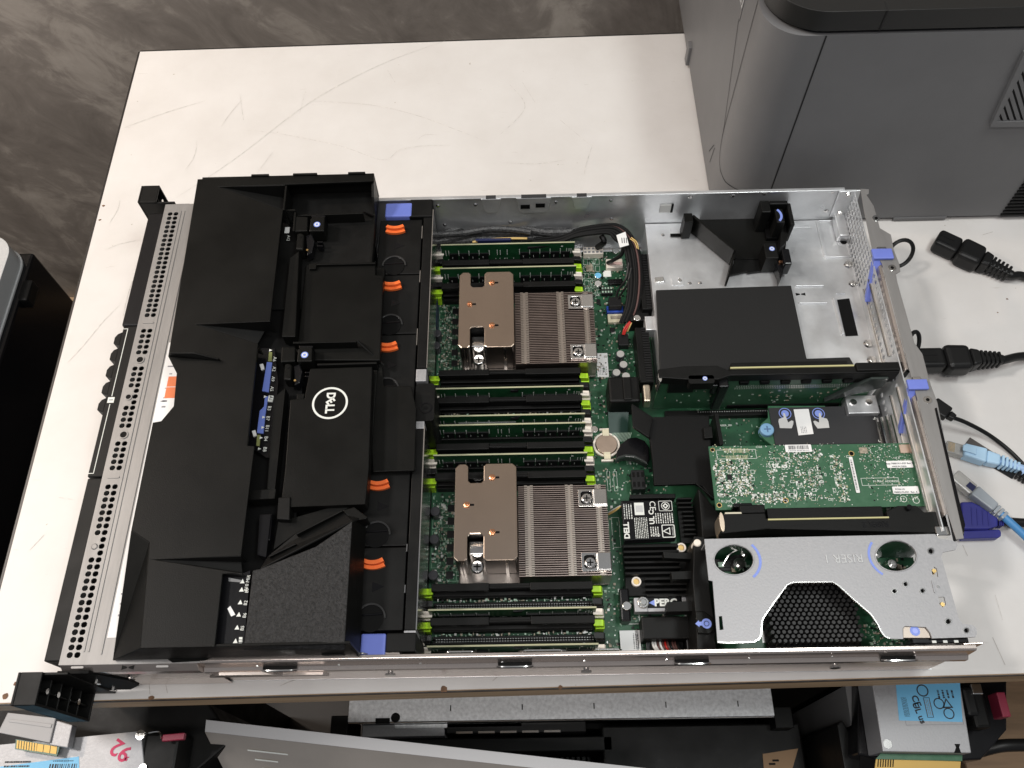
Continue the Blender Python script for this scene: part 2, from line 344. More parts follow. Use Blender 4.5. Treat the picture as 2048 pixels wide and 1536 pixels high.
# panel seams: thin inlaid dark lines on front and left side
def seam_front(pts, w=0.0007):
    vs = []; n = len(pts)
    for i,(x,z) in enumerate(pts):
        t = (Vector(pts[min(i+1,n-1)])-Vector(pts[max(i-1,0)])).normalized(); q = Vector((-t.y,t.x))*w
        vs += [(x+q.x, py0-0.0003, z+q.y),(x-q.x, py0-0.0003, z-q.y)]
    MB().add(vs, [(2*i,2*i+1,2*i+3,2*i+2) for i in range(n-1)]).obj('panel_seam', PL, pt)
seam_front([(0.5935,0.241),(0.5935,0.006)])
def curve_side(u, z):   # u runs round the corner: distance from the front seam towards the left side
    xs = px0+pr; u = u-(0.0485-pr)
    if u <= 0: return (xs-u, py0-0.0003, z)
    a = u/pr
    if a < math.pi/2: return (px0+pr-(pr+0.0003)*math.sin(a), py0+pr-(pr+0.0003)*math.cos(a), z)
    return (px0-0.0003, py0+pr+(u-pr*math.pi/2), z)
def seam_side(pts, w=0.0005):
    vs = []; n = len(pts)
    for i,(u,z) in enumerate(pts):
        t = (Vector(pts[min(i+1,n-1)])-Vector(pts[max(i-1,0)])).normalized(); q = Vector((-t.y,t.x))*w
        vs += [curve_side(u+q.x,z+q.y), curve_side(u-q.x,z-q.y)]
    MB().add(vs, [(2*i,2*i+1,2*i+3,2*i+2) for i in range(n-1)]).obj('panel_seam', PL, pt)
seam_side([(0.0,0.050)]+[(0.004*i,0.050) for i in range(1,13)]+[(0.052,0.0515),(0.060,0.055),(0.068,0.061),(0.074,0.068),(0.078,0.078),(0.080,0.090)]+[(0.080+0.062*i/12,0.09+0.15*i/12) for i in range(13)])
seam_side([(0.080,0.088),(0.080,0.24)])
seam_side([(0.110,0.030),(0.098,0.052)]); seam_side([(0.098,0.026),(0.094,0.052)])
MB().box(px0-0.0006, 0.545, 0.190, px0+0.001, 0.560, 0.232).obj('side_badge', PG, pt)
text('badge_print', '[|]', mat('badge_ink', (0.55,0.55,0.55), rough=0.5), pt, (px0-0.0008,0.552,0.211), 0.016, mat3=Matrix(((0,0,-1),(-1,0,0),(0,1,0))))
# notches along the lower left edge
for y0_, y1_, zz in ((0.70,0.712,0.012),(0.470,0.474,0.004)): MB().box(px0-0.004, y0_, 0.004, px0+0.004, y1_, 0.03).obj('hinge_foot', PG, pt, bevel=0.001)
# vents: slanted opening with louvres (upper right) and ribbed grille (lower right)
def on_front(u, v):     # where a photographed point meets the front plane
    d = CR.transposed() @ Vector(((u-1024)/F, -(v-768)/F, -1)); t = (py0-CT.y)/d.y
    q = CT+d*t; return (q.x, q.z)
fr = [on_front(*q) for q in ((1978,248),(2046,100),(2200,90),(2200,246))]
ir = [on_front(*q) for q in ((1990,238),(2052,118),(2200,108),(2200,232))]
MB().prism(fr, py0-0.004, py0+0.001, 'y', holes=[ir]).obj('vent_frame', PG, pt, bevel=0.001)
MB().prism(ir, py0-0.0012, py0-0.0004, 'y').obj('vent_recess', PL, pt)
for i in range(7):
    t = i/7.0; a = Vector(ir[0]).lerp(Vector(ir[1]), t+0.06); b = Vector(ir[0]).lerp(Vector(ir[3]), min(1,(t+0.06)*0.45))
    d = (b-a).normalized(); n_ = Vector((-d.y,d.x))*0.0016
    MB().prism([tuple(a+n_),tuple(b+n_),tuple(b-n_),tuple(a-n_)], py0-0.003, py0-0.001, 'y').obj('louvre', PG, pt)
for i in range(11):
    t = i/10; a = on_front(2001-t*-47, 428-t*66); b = on_front(2200, 424-t*66)
    MB().box(a[0], py0-0.0022, a[1]-0.0011, b[0], py0+0.001, a[1]+0.0011).obj('grille_rib', PL if i%1 else BLK, pt, bevel=0.0005)
MB().box(0.735, py0-0.001, 0.002, 0.79, py0+0.02, 0.006).obj('base_rib', PG, pt)

# ------------------------------------------------------------------ bin at the left
bn = thing('cabinet', 'tall black cabinet with a white rounded top beside the table', 'cabinet', (-0.55, 0.38, FZ))
lz = -0.20
cr = G(30,470,lz)
bx1, by1 = cr.x, cr.y
lidp = rrect(bx1-0.55, by1-0.55, bx1, by1, 0.035, 8)
LID = mat('lid_white', (0.46,0.475,0.485), rough=0.3, var=0.03, vscale=10)
MB().prism(lidp, lz-0.030, lz).obj('lid', LID, bn, bevel=0.006, smooth=True, seg=3)
MB().prism(rrect(bx1-0.552, by1-0.552, bx1+0.002, by1+0.002, 0.036, 8), lz-0.034, lz-0.0302).obj('lid_rim', LID, bn, bevel=0.001, smooth=True)
MB().box(bx1-0.545, by1-0.545, FZ, bx1+0.010, by1-0.004, lz-0.034).obj('body', BLKG, bn, bevel=0.004)
MB().box(bx1-0.02, by1-0.085, lz-0.055, bx1+0.020, by1-0.05, lz-0.0345).obj('hinge', BLK, bn, bevel=0.003)
# ------------------------------------------------------------------ rack server
L_, W_, ZT = 0.664, 0.434, 0.0868
sv = thing('rack_server', 'open silver rack server without its lid, lying along the white table', 'server', (0.33, 0.217, 0))
def plate_grid(us, vs, holes, circ=(), cut=0.28):
    """flat sheet in (u,v) with chamfered square holes; holes = set of (i,j) cells"""
    verts = {}; V = []; Fs = []
    def vid(u, v):
        k = (round(u,6), round(v,6))
        if k not in verts: verts[k] = len(V); V.append(k)
        return verts[k]
    nu, nv = len(us)-1, len(vs)-1
    H = set(holes)
    def cpts(i, j):
        u0,u1,v0,v1 = us[i],us[i+1],vs[j],vs[j+1]; c = cut*min(u1-u0, v1-v0)
        return u0,u1,v0,v1,c
    for i in range(nu):
        for j in range(nv):
            u0,u1,v0,v1,c = cpts(i,j)
            if (i,j) in H:
                Fs.append((vid(u0,v0),vid(u0+c,v0),vid(u0,v0+c))); Fs.append((vid(u1,v0),vid(u1,v0+c),vid(u1-c,v0)))
                Fs.append((vid(u1,v1),vid(u1-c,v1),vid(u1,v1-c))); Fs.append((vid(u0,v1),vid(u0,v1-c),vid(u0+c,v1)))
            else:
                # walk the cell border and include chamfer points of neighbouring holes
                q = [(u0,v0)]
                if (i,j-1) in H: c2 = cpts(i,j-1)[4]; q += [(u0+c2,v0),(u1-c2,v0)]
                q += [(u1,v0)]
                if (i+1,j) in H: c2 = cpts(i+1,j)[4]; q += [(u1,v0+c2),(u1,v1-c2)]
                q += [(u1,v1)]
                if (i,j+1) in H: c2 = cpts(i,j+1)[4]; q += [(u1-c2,v1),(u0+c2,v1)]
                q += [(u0,v1)]
                if (i-1,j) in H: c2 = cpts(i-1,j)[4]; q += [(u0,v1-c2),(u0,v0+c2)]
                Fs.append(tuple(vid(*w) for w in q))
    return V, Fs
def sheet(name, mt, parent, V, Fs, fn, thick, **k):
    o = MB().add([fn(u,v) for u,v in V], Fs).obj(name, mt, parent, **k)
    so = o.modifiers.new('solid', 'SOLIDIFY'); so.thickness = thick; so.offset = -1
    return o
# floor pan
bx('floor_pan', STEEL, sv, 0.0, 0.003, 0.0005, L_, W_-0.003, 0.002, bevel=0)
# front top cover with the two columns of vent holes
rows = [(0.4205-0.00527*i, 3) for i in range(23)] + [(0.288-0.00555*i, 3) for i in range(5)] + [(0.2494-0.0055*i, 3) for i in range(4)] + \
       [(0.2275-0.00555*i, 2) for i in range(3)] + [(0.2112-0.00557*i, 3) for i in range(4)] + [(0.178-0.00543*i, 3) for i in range(5)] + \
       [(0.1398-0.00549*i, 3) for i in range(8)] + [(0.0957-0.0054*i, 2) for i in range(3)] + [(0.0794-0.00549*i, 3) for i in range(14)]
us = [-0.0032, 0.0012, 0.0056, 0.0068, 0.0112, 0.100]; vs = [0.001]; H = set()
for y, msk in sorted(rows):
    vs += [y-0.0021, y+0.0021]
    j = len(vs)-2
    if msk & 1: H.add((1,j))
    if msk & 2: H.add((3,j))
vs.append(0.4325)
V, Fs = plate_grid(us, vs, H)
sheet('front_cover', STEELB, sv, V, Fs, lambda u,v: (u,v,ZT), 0.0010)
bx('cover_lip', STEELB, sv, -0.0036, 0.001, 0.072, -0.0026, 0.4325, ZT-0.0012, bevel=0.0003)
bx('drive_cage', BLKD, sv, 0.002, 0.006, 0.004, 0.19, 0.428, 0.078, bevel=0)
for x0 in (0.0128, 0.0162): bx('pressed_rib', STEELB, sv, x0, 0.010, ZT, x0+0.0012, 0.424, ZT+0.0005, bevel=0.0002)
for x0 in (0.0262,): bx('pressed_rib', STEELB, sv, x0, 0.008, ZT, x0+0.0009, 0.424, ZT+0.0006, bevel=0.0002)
for y in (0.2965, 0.148): MB().prism(rrect(0.001,y-0.0009,0.011,y+0.0009,0.0008), ZT, ZT+0.0005).obj('pressed_rib', STEELB, sv, bevel=0.0002)
for x, y, r, m in ((0.0063,0.258,0.0030,BLKD),(0.0067,0.1859,0.0030,BLKD),(0.0036,0.2215,0.0024,BLKD)):
    MB().prism(oval(x,y,r+0.0007,r+0.0007), ZT+0.0001, ZT+0.0007, holes=[oval(x,y,r-0.0002,r-0.0002)]).obj('hole_rim', STEELB, sv)
    MB().cyl((x,y,ZT+0.0001), r-0.0001, 0.0002).obj('screw_recess', m, sv)
MB().cyl((0.0036,0.09,ZT), 0.0026, 0.0007, r2=0.0018).obj('rivet', STEELB, sv, smooth=True)
# marks near the near corner of the cover: slots and the bow-tie cut
for u, v in ((155,1335),(325,1333)): 
    q = R(u-12,v-2,u+12,v+2,ZT); MB().prism(rrect(*q,0.0006), ZT, ZT+0.0006).obj('pressed_rib', STEELB, sv, bevel=0.0002)
def bowtie(u, v, z, parent):
    c = G(u,v,z); s = MB()
    for k in (-1,1):
        s.prism([(c.x+k*0.0006,c.y-0.0005),(c.x+k*0.0045,c.y-0.0016),(c.x+k*0.0045,c.y+0.0016),(c.x+k*0.0006,c.y+0.0005)], z+0.0001, z+0.00025)
    s.obj('bow_tie_cut', BLKD, parent)
bowtie(256,1335,ZT,sv)
# stickers on the cover (mostly under the shroud)
bx('service_label', WHITE, sv, 0.0285, 0.020, ZT+0.0001, 0.058, 0.275, ZT+0.00035, bevel=0, label='white service label strip on the front cover')
for y0_, y1_ in ((0.2195,0.2300),(0.2306,0.2405)): bx('orange_print', ORANGEP, sv, 0.0345, y0_, ZT+0.0004, 0.058, y1_, ZT+0.0005, bevel=0)
for y0_, y1_ in ((0.1475,0.1500),(0.1430,0.1455)): bx('orange_print', ORANGEP, sv, 0.0305, y0_, ZT+0.0004, 0.045, y1_, ZT+0.0005, bevel=0)
for i in range(26):
    y = random.choice([random.uniform(0.03,0.085), random.uniform(0.205,0.262)]); bx('label_print', GREYINK, sv, 0.0315+random.uniform(0,0.004), y, ZT+0.0004, 0.0325+random.uniform(0.003,0.005), y+random.uniform(0.0006,0.0016), ZT+0.00045, bevel=0)
# front strip: control panel and drive bay fascia
bx('fascia', BLK, sv, -0.0155, 0.004, 0.004, -0.0036, 0.148, 0.0855, bevel=0.0008)
bx('fascia', BLK, sv, -0.0165, 0.1495, 0.004, -0.0036, 0.2945, 0.0850, bevel=0.0008)
bx('display_window', BLKG, sv, -0.0195, 0.296, 0.004, -0.0036, 0.425, 0.0835, bevel=0.0015)
for i in range(5):
    y = 0.2825-0.0165*i
    MB().prism([(-0.0165,y+0.0066),(-0.0205,y+0.0045),(-0.0225,y+0.001),(-0.0225,y-0.0055),(-0.0165,y-0.0075)], 0.010, 0.0842).obj('drive_handle', BLK, sv, bevel=0.0006)
s = MB()
for (xa,ya,xb,yb) in ((-0.0123,0.1525,-0.0117,0.216),(-0.0123,0.2235,-0.0117,0.2915),(-0.0165,0.1522,-0.0117,0.1528),(-0.0165,0.2912,-0.0117,0.2918)): s.box(xa,ya,0.0850,xb,yb,0.0852)
s.obj('white_bracket_line', SILK, sv)
bx('slot_number_tile', SILK, sv, -0.0148,0.2172,0.0850,-0.0092,0.2226,0.0852, bevel=0)
text('slot_number', '1', INK, sv, (-0.012,0.2199,0.0853), 0.005, rot=-math.pi/2)

# rack ears
def ear(y_out, y_in, sgn, label):
    e = MB()
    x0, x1 = -0.0315, -0.0135
    yo, yi = min(y_out,y_in), max(y_out,y_in)
    e.box(x0,yo,0.0,x0+0.002,yi,ZT)                         # front face
    e.box(x0+0.002,yo,ZT-0.002,x1,yi,ZT)                    # top
    e.box(x0+0.002,yo,0.0,x1,yi,0.002)                      # bottom
    ya, yb = (y_out, y_out+0.002) if sgn < 0 else (y_out-0.002, y_out)
    e.box(x0+0.002,ya,0.002,x1,yb,ZT-0.002)
    ya, yb = (y_in-0.002, y_in) if sgn < 0 else (y_in, y_in+0.002)
    e.box(x0+0.002,ya,0.002,0.004,yb,ZT-0.002)
    for z in (0.018,0.034,0.050,0.066): e.box(x0+0.002,yo+0.002,z,x1-0.002,yi-0.002,z+0.0015)
    m_ = (yo+yi)/2; e.box(x0+0.002,m_-0.0007,0.002,x1-0.003,m_+0.0007,ZT-0.002)
    o = e.obj('rack_ear', BLK, sv, bevel=0.0005, label=label)
    # side flange along the chassis
    yf = y_in if sgn < 0 else y_in-0.001
    fl = MB().prism([(-0.005,0.012),(0.020,0.012),(0.034,0.030),(0.034,0.052),(0.018,ZT-0.004),(-0.005,ZT-0.004)], yf-0.0008, yf+0.0012, 'y').obj('ear_flange', BLKD, o)
    for z in (0.02,0.05): MB().cyl((0.010,yf-0.0008 if sgn<0 else yf+0.0012,z),0.003,0.002,12,d=(0,sgn,0)).obj('screw', CHROME, o)
    for z in (0.025,0.058,0.075): MB().cyl((x1-0.001,m_,z),0.0022,0.0015,10,d=(1,0,0)).obj('screw', CHROME, o)
ear(-0.0265,-0.0035,-1,'black rack ear at the near front corner'); ear(0.4570,0.4360,1,'black rack ear at the far front corner')

# near side wall: rolled rim, ridge and lower slide face
prof = [(0.0032,0.0010),(0.0032,0.0560),(0.0000,0.0610),(-0.0026,0.0650),(-0.0026,0.0700),(0.0004,0.0722),(0.0010,0.0855),(0.0022,ZT),(0.0048,ZT),(0.0048,ZT-0.001),(0.0030,ZT-0.0014),(0.0022,0.0722),(0.0012,0.0700),(0.0045,0.0560),(0.0045,0.0010)]
MB().prism(prof, 0.098, L_-0.002, 'x').obj('near_wall', STEELW, sv, bevel=0.0003)
MB().prism([(0.0012,0.0010),(0.0012,0.0640),(-0.0030,0.0700),(-0.0030,0.0790),(0.0010,ZT-0.0012),(0.0020,ZT-0.0012),(0.0020,0.0010)], -0.003, 0.0978, 'x').obj('near_wall', STEELW, sv, bevel=0.0003)
for u in (268,783,1172,1668,):
    c = G(u,1352,0.03); 
    MB().cyl((c.x,0.0030,0.036),0.0022,0.0030,12,d=(0,-1,0)).cyl((c.x,0.0002,0.036),0.0042,0.0012,14,d=(0,-1,0)).obj('slide_stud', CHROME, sv, smooth=True)
for u in (560,1030,1385,1800):
    c = G(u,1335,0.072)
    bx('wall_slot', BLKD, sv, c.x-0.0125, -0.0030, 0.0700, c.x+0.0125, 0.0006, 0.0732, bevel=0.0003)
    MB().tube([(c.x-0.013,-0.0024,0.0735),(c.x-0.008,-0.0034,0.0765),(c.x+0.008,-0.0034,0.0765),(c.x+0.013,-0.0024,0.0735)],0.0009,6).obj('spring_clip', CHROME, sv, smooth=True)
for u, w in ((700,32),(1085,44),(1215,28),(655,24),(920,30)):     # raised humps on the rim
    c = G(u,1312,ZT)
    MB().prism([(c.x-w*0.0004,ZT-0.002),(c.x-w*0.0003,ZT+0.0016),(c.x+w*0.0003,ZT+0.0016),(c.x+w*0.0004,ZT-0.002)], 0.0052, 0.0062, 'y').obj('rim_tab', CHROME, sv, bevel=0.0003)
s = MB()
for k in range(9): s.cyl((0.14+0.06*k, -0.0002, 0.079),0.0011,0.0006,8,d=(0,-1,0))
s.obj('rivet_row', CHROME, sv, smooth=True)
# rail pieces showing between shroud and near wall
bx('rim_strip', STEELW, sv, 0.098, 0.0052, 0.060, 0.245, 0.0072, 0.0835, bevel=0.0004)
MB().prism([(0.100,0.062),(0.110,0.071),(0.150,0.071),(0.156,0.066),(0.186,0.066),(0.190,0.062)], -0.0052, -0.0028, 'y').obj('lid_latch_rail', STEELW, sv, bevel=0.0003)

# far wall
FWY = 0.4325
bx('far_wall', STEEL, sv, 0.0, FWY, 0.0010, L_, W_, 0.0845, bevel=0.0002)
bx('far_rim', STEEL, sv, 0.19, FWY-0.0014, 0.0846, L_-0.012, W_+0.0008, ZT, bevel=0.0004)
def wpt(u, v):   # point of the photograph on the inner face of the far wall
    d = CR.transposed() @ Vector(((u-1024)/F, -(v-768)/F, -1)); t = (FWY-CT.y)/d.y; q = CT+d*t; return q.x, q.z
c6 = lambda x,y: (820+x/3.84, 380+y/3.84)
for (a,b,c_,d_) in ((545,80,700,165),(815,75,1085,165),(1240,60,1395,140)):
    x0,z1 = wpt(*c6(a,b)); x1,_ = wpt(*c6(c_,b)); _,z0 = wpt(*c6(a,d_)); z1 = 0.0862
    MB().prism([(x0,z1),(x0+0.003,z0+0.003),(x0+0.005,z0),(x1-0.005,z0),(x1-0.003,z0+0.003),(x1,z1)], FWY-0.0021, FWY-0.0004, 'y').obj('stamped_recess', STEEL, sv, bevel=0.0006)
    MB().box(x0+0.005,FWY-0.0018,0.0850,x1-0.005,FWY+0.0020,0.08705).obj('rim_notch', mat('dark_steel',(0.06,0.06,0.062),metal=0.6,rough=0.5), sv)
for a,b in ((885,115),(1000,105)):
    x,z = wpt(*c6(a,b)); bx('lock_hole', BLKD, sv, x-0.0045, FWY-0.0028, z-0.0025, x+0.0045, FWY-0.0020, z+0.0028, bevel=0)
for a,b in ((215,120),(503,112),(1120,92),(1545,80),(1547,220),(770,245),(268,268)):
    x,z = wpt(*c6(a,b)); MB().cyl((x,FWY-0.0001,z),0.0021,0.0009,12,r2=0.0013,d=(0,-1,0)).obj('rivet', CHROME, sv, smooth=True)
c4 = lambda x,y: (1260+x/3.4914, 360+y/3.4914)
for a,b in ((423,118),(718,108),(938,95),(1415,80),(1370,215)):
    x,z = wpt(*c4(a,b)); MB().cyl((x,FWY-0.0001,z),0.0023,0.0010,12,r2=0.0014,d=(0,-1,0)).obj('rivet', CHROME, sv, smooth=True)
x,z = wpt(*c4(252,195)); bx('square_cut', mat('table_glimpse',(0.6,0.6,0.58),rough=0.5), sv, x-0.006, FWY-0.0012, z-0.0055, x+0.0045, FWY-0.0003, z+0.0055, bevel=0)
bx('square_cut_edge', BLKD, sv, x+0.0046, FWY-0.0016, z-0.0055, x+0.0068, FWY-0.0003, z+0.0058, bevel=0)

# power supply cage (its roof is the bright floor at the rear) 
CZ = 0.042
cage = MB(); cage.box(0.4655,0.2480,CZ-0.0012,L_-0.001,0.4318,CZ); cage.box(0.4655,0.2480,0.002,0.4667,0.4318,CZ-0.0012); cage.box(0.4667,0.2480,0.002,L_-0.001,0.2492,CZ-0.0012)
cage = cage.obj('power_supply_cage', STEEL, sv, bevel=0.0003)
def ridge(pts, w=0.0013, h=0.0020, parent=cage, m=STEEL):
    for a,b in zip(pts,pts[1:]):
        a_ = Vector(P([a],CZ)[0]); b_ = Vector(P([b],CZ)[0]); d = (b_-a_); n_ = Vector((-d.y,d.x)).normalized()*w
        MB().prism([tuple(a_+n_),tuple(b_+n_),tuple(b_-n_),tuple(a_-n_)], CZ, CZ+h).obj('pressed_rib', m, parent, bevel=0.0003)
ridge([c4(1305,292),c4(1362,540)]); ridge([c4(1305,292),c4(1500,285)],0.0006); ridge([c4(1362,543),c4(1600,535)],0.0008); ridge([c4(1420,325),c4(1475,540)],0.0004,0.0004)
ridge([c4(1155,742),c4(1348,740)],0.0008); ridge([c4(1180,863),c4(1375,860)],0.0008); ridge([c4(1435,795),c4(1500,795)],0.0005); ridge([c4(1420,830),c4(1485,1080)],0.0011)
ridge([c4(1108,330),c4(1260,330)],0.0004,0.0004); ridge([c4(175,705),c4(235,700)],0.003,0.002,m=CHROME)
q = R(*c4(1455,842),*c4(1580,1085),CZ)
MB().prism(P([c4(1445,838),c4(1530,828),c4(1592,1088),c4(1505,1092)],CZ), CZ+0.0002, CZ+0.0005).obj('open_window', BLKD, cage)
bowtie(1601,588.6,CZ,cage)
c = G(*c4(1490,432),CZ); MB().cyl((c.x,c.y,CZ),0.0052,0.0005,20).obj('dimple', STEEL, cage, bevel=0.0002); MB().cyl((c.x,c.y,CZ+0.0005),0.0034,0.0002,20).obj('round_hole', BLKD, cage)
for a,b,r in ((1525,590,0.0046),(1555,725,0.0040),(1665,1143,0.0046),(1690,1258,0.0046)):
    c = G(*c4(a,b),CZ); MB().cyl((c.x,c.y,CZ),r,0.0012,20,r2=r*0.8).cyl((c.x,c.y,CZ+0.0012),r*0.5,0.0006,14).obj('screw', CHROME, cage, smooth=True)
for a,b in ((230,383),(418,720),(490,718)):
    c = G(*c4(a,b),CZ); MB().cyl((c.x,c.y,CZ),0.0018,0.0008,10,r2=0.001).obj('dimple', CHROME, cage, smooth=True)
q = R(*c4(280,330),*c4(345,395),CZ); MB().prism(rrect(*q,0.003),CZ,CZ+0.0012).obj('stamped_clip', STEEL, cage, bevel=0.0004); bx('clip_hole', BLKD, cage, q[0]-0.001,q[1]-0.001,CZ+0.0012,q[0]+0.009,q[1]+0.0028,CZ+0.0014,bevel=0)
q = R(*c4(285,675),*c4(378,738),CZ); MB().prism(rrect(*q,0.002),CZ,CZ+0.001).obj('stamped_clip', STEEL, cage, bevel=0.0004); MB().prism(rrect(q[0]+0.006,q[1]+0.003,q[2]-0.002,q[3]-0.003,0.003),CZ+0.001,CZ+0.0018).obj('stamped_clip', CHROME, cage, bevel=0.0004)
# corner gusset on the far wall near the rear
a = [wpt(*c4(*q)) for q in ((1460,70),(1608,62),(1555,240),(1390,248))]
MB().prism(a, FWY-0.0022, FWY-0.0004, 'y').obj('corner_gusset', STEEL, sv, bevel=0.0004)
for q in ((1520,88),(1462,217)):
    x,z = wpt(*c4(*q)); MB().cyl((x,FWY-0.0022,z),0.0028,0.0022,12,r2=0.002,d=(0,-1,0)).obj('rivet', CHROME, sv, smooth=True)
bx('corner_tab', STEEL, sv, 0.652, 0.404, CZ+0.0003, 0.6626, 0.4315, CZ+0.010, bevel=0.001)

# rear wall: honeycomb part, slot part, top flange
RX = 0.6628
def holes_sheet(name, y0, y1, z0, z1, nu, nv, mfrac, skip=lambda i,j: False, mt=STEEL, x=RX, stag=False):
    us = [y0]; vs = [z0]; H = set(); pu = (y1-y0)/nu; pv = (z1-z0)/nv
    for i in range(nu): us += [y0+pu*(i+0.5-mfrac/2), y0+pu*(i+0.5+mfrac/2)]
    for j in range(nv): vs += [z0+pv*(j+0.5-mfrac/2), z0+pv*(j+0.5+mfrac/2)]
    us.append(y1); vs.append(z1)
    for i in range(nu):
        for j in range(nv):
            if not skip(i,j): H.add((2*i+1,2*j+1))
    V, Fs = plate_grid(us, vs, H, cut=0.32)
    return sheet(name, mt, sv, V, Fs, lambda u,v: (x,u,v), 0.001)
holes_sheet('vent_mesh', 0.346, 0.4318, CZ+0.002, ZT-0.004, 15, 7, 0.72)
holes_sheet('slot_wall', 0.245, 0.346, CZ+0.002, ZT-0.004, 15, 4, 0.55, skip=lambda i,j: j in (0,2) or i in (0,))
holes_sheet('slot_wall', 0.092, 0.245, 0.012, ZT-0.004, 22, 7, 0.55, skip=lambda i,j: j in (0,1,3,4,6) or i in (0,1,11,12,21))
bx('lower_rear_wall', STEEL, sv, RX-0.001, 0.250, 0.002, RX, 0.4318, CZ+0.0015, bevel=0)
bx('lower_rear_wall', STEEL, sv, RX-0.001, 0.006, 0.002, RX, 0.250, 0.0115, bevel=0)
for z in (0.0545, 0.070): 
    MB().tube([(RX-0.0018,0.256,z),(RX-0.0018,0.338,z)],0.0013,8).obj('slot_divider', CHROME, sv, smooth=True)
    MB().tube([(RX-0.0018,0.112,z),(RX-0.0018,0.225,z)],0.0013,8).obj('slot_divider', CHROME, sv, smooth=True)
flo = [(1721,377),(1738,378),(1738,387),(1733,389),(1748,412),(1760,456),(1782,469),(1788,500),(1799,528),(1801,543),(1792,548),(1796,568),(1829,685),(1845,707),(1857,752),(1862,770),(1875,804),(1928,1077),(1913,1079),(1896,1027),(1832,787),(1818,735),(1764,526),(1745,500),(1728,420)]
MB().prism(P(flo,ZT), ZT-0.0012, ZT).obj('rear_flange', STEELB, sv, bevel=0.0004)
MB().prism(P([(1764,526),(1818,735),(1812,738),(1758,530)],ZT), ZT-0.010, ZT-0.0014).obj('rear_beam', STEELW, sv, bevel=0.0006)
MB().prism(P([(1832,787),(1896,1027),(1890,1030),(1826,792)],ZT), ZT-0.010, ZT-0.0014).obj('rear_beam', STEELW, sv, bevel=0.0006)
MB().prism(P([(1869,817),(1873,815),(1930,1050),(1927,1072)],ZT), ZT-0.018, ZT+0.0009).obj('rear_gasket', BLKG, sv, bevel=0.0006)
for u,v in ((1784,536),(1855,800),(1752,437)):
    c = G(u,v,ZT); MB().cyl((c.x,c.y,ZT),0.0036,0.0006,18).obj('hole_rim', CHROME, sv, bevel=0.0002); MB().cyl((c.x,c.y,ZT+0.0006),0.0015,0.0002,12).obj('round_hole', BLKD, sv)
# two blue slot latches
def latch(u, v, lab):
    q = R(u-23,v-9,u+23,v+10,ZT+0.002)
    la = bx('slot_latch', BLUE, sv, q[0],q[1],ZT+0.0005,q[2],q[3],ZT+0.0035, bevel=0.0008, label=lab)
    x0 = q[0]+0.001
    MB().hexa([(x0-0.004,q[1]-0.026,CZ+0.016),(x0+0.004,q[1]-0.026,CZ+0.016),(x0+0.006,q[1]-0.018,CZ+0.014),(x0-0.002,q[1]-0.018,CZ+0.014)],
              [(x0+0.001,q[1]+0.001,ZT+0.0005),(x0+0.010,q[1]+0.001,ZT+0.0005),(x0+0.010,q[3]-0.001,ZT+0.0005),(x0+0.001,q[3]-0.001,ZT+0.0005)]).obj('latch_arm', BLUE, la, bevel=0.0008)
    bx('latch_spring', CHROME, la, q[0]+0.006,q[3],ZT-0.001,q[2]-0.004,q[3]+0.003,ZT+0.002,bevel=0.0005)
latch(1765,508,'blue slot latch next to the vent mesh'); latch(1835,769,'blue slot latch at the middle of the rear edge')
# cable retention straps
c = G(1795,512,0.045)
def ring(name, c, r, rr, mt, parent, ax, n=28):
    a,b = ax; pts = [Vector(c)+Vector(a)*r*math.cos(6.2832*i/n)+Vector(b)*r*math.sin(6.2832*i/n) for i in range(n+1)]
    MB().tube(pts, rr, 8, smooth_path=False).obj(name, mt, parent, smooth=True)
ring('cable_strap', (*G(1800,507,0.030)[:2],0.030), 0.0135, 0.0020, RUBBER, sv, ((1,0.2,0),(0,0.6,0.8)))
ring('cable_strap', (*G(1826,690,0.035)[:2],0.035), 0.0125, 0.0020, RUBBER, sv, ((0.5,0.2,0),(0,0.7,0.7)))
for zz, y0_ in ((0.004,0.258),(0.004,0.345)):
    bx('power_supply_face', BLK, sv, RX+0.0005, y0_, zz, RX+0.006, y0_+0.080, 0.040, bevel=0.001)
# ------------------------------------------------------------------ fans
for i in range(6):
    y1 = 0.4085-0.0645*i; y0 = y1-0.0635
    f = bx('fan', BLK, sv, 0.2065, y0, 0.010, 0.2465, y1, 0.0850, bevel=0.0008)
    yl = y1-0.0105
    MB().prism(arcband(0.2215, yl+0.0125, 0.0138, 0.0168, 240, 302, 14), 0.0851, 0.0905).obj('finger_latch', ORANGE, f, bevel=0.0006, label='orange finger latch of the fan')
    MB().prism(arcband(0.2215, yl+0.0125, 0.0172, 0.0200, 243, 299, 14), 0.0851, 0.0878).obj('finger_latch', ORANGE, f, bevel=0.0006)
    cx, cy = 0.2225, y0+0.009
    MB().prism(oval(cx,cy,0.0095,0.0105), 0.0851, 0.0856).obj('finger_hole', BLKD, f)
    MB().prism(arcband(cx,cy,0.0098,0.0112,0,180,18), 0.0851, 0.0866).obj('finger_hole_rim', mat('rim_grey',(0.03,0.03,0.03),rough=0.3), f, bevel=0.0003)
    MB().tube([(0.2135,cy+0.002,0.0857),(0.231,cy+0.003,0.0857)],0.0008,6).obj('grip_bar', BLKG, f)
    MB().prism([(0.222,y1-0.027),(0.231,y1-0.031),(0.222,y1-0.035)],0.0851,0.0853).obj('arrow_mark', BLKG, f)
fc = bx('fan_cage_rail', BLK, sv, 0.2480, 0.2450, 0.006, 0.2560, 0.4240, 0.0862, bevel=0.0005)
bx('edge_strip', CHROME, sv, 0.2562, 0.2450, 0.030, 0.2569, 0.4200, 0.0856, bevel=0)
fc2 = bx('fan_cage_rail', BLK, sv, 0.2480, 0.0225, 0.006, 0.2560, 0.1870, 0.0862, bevel=0.0005)
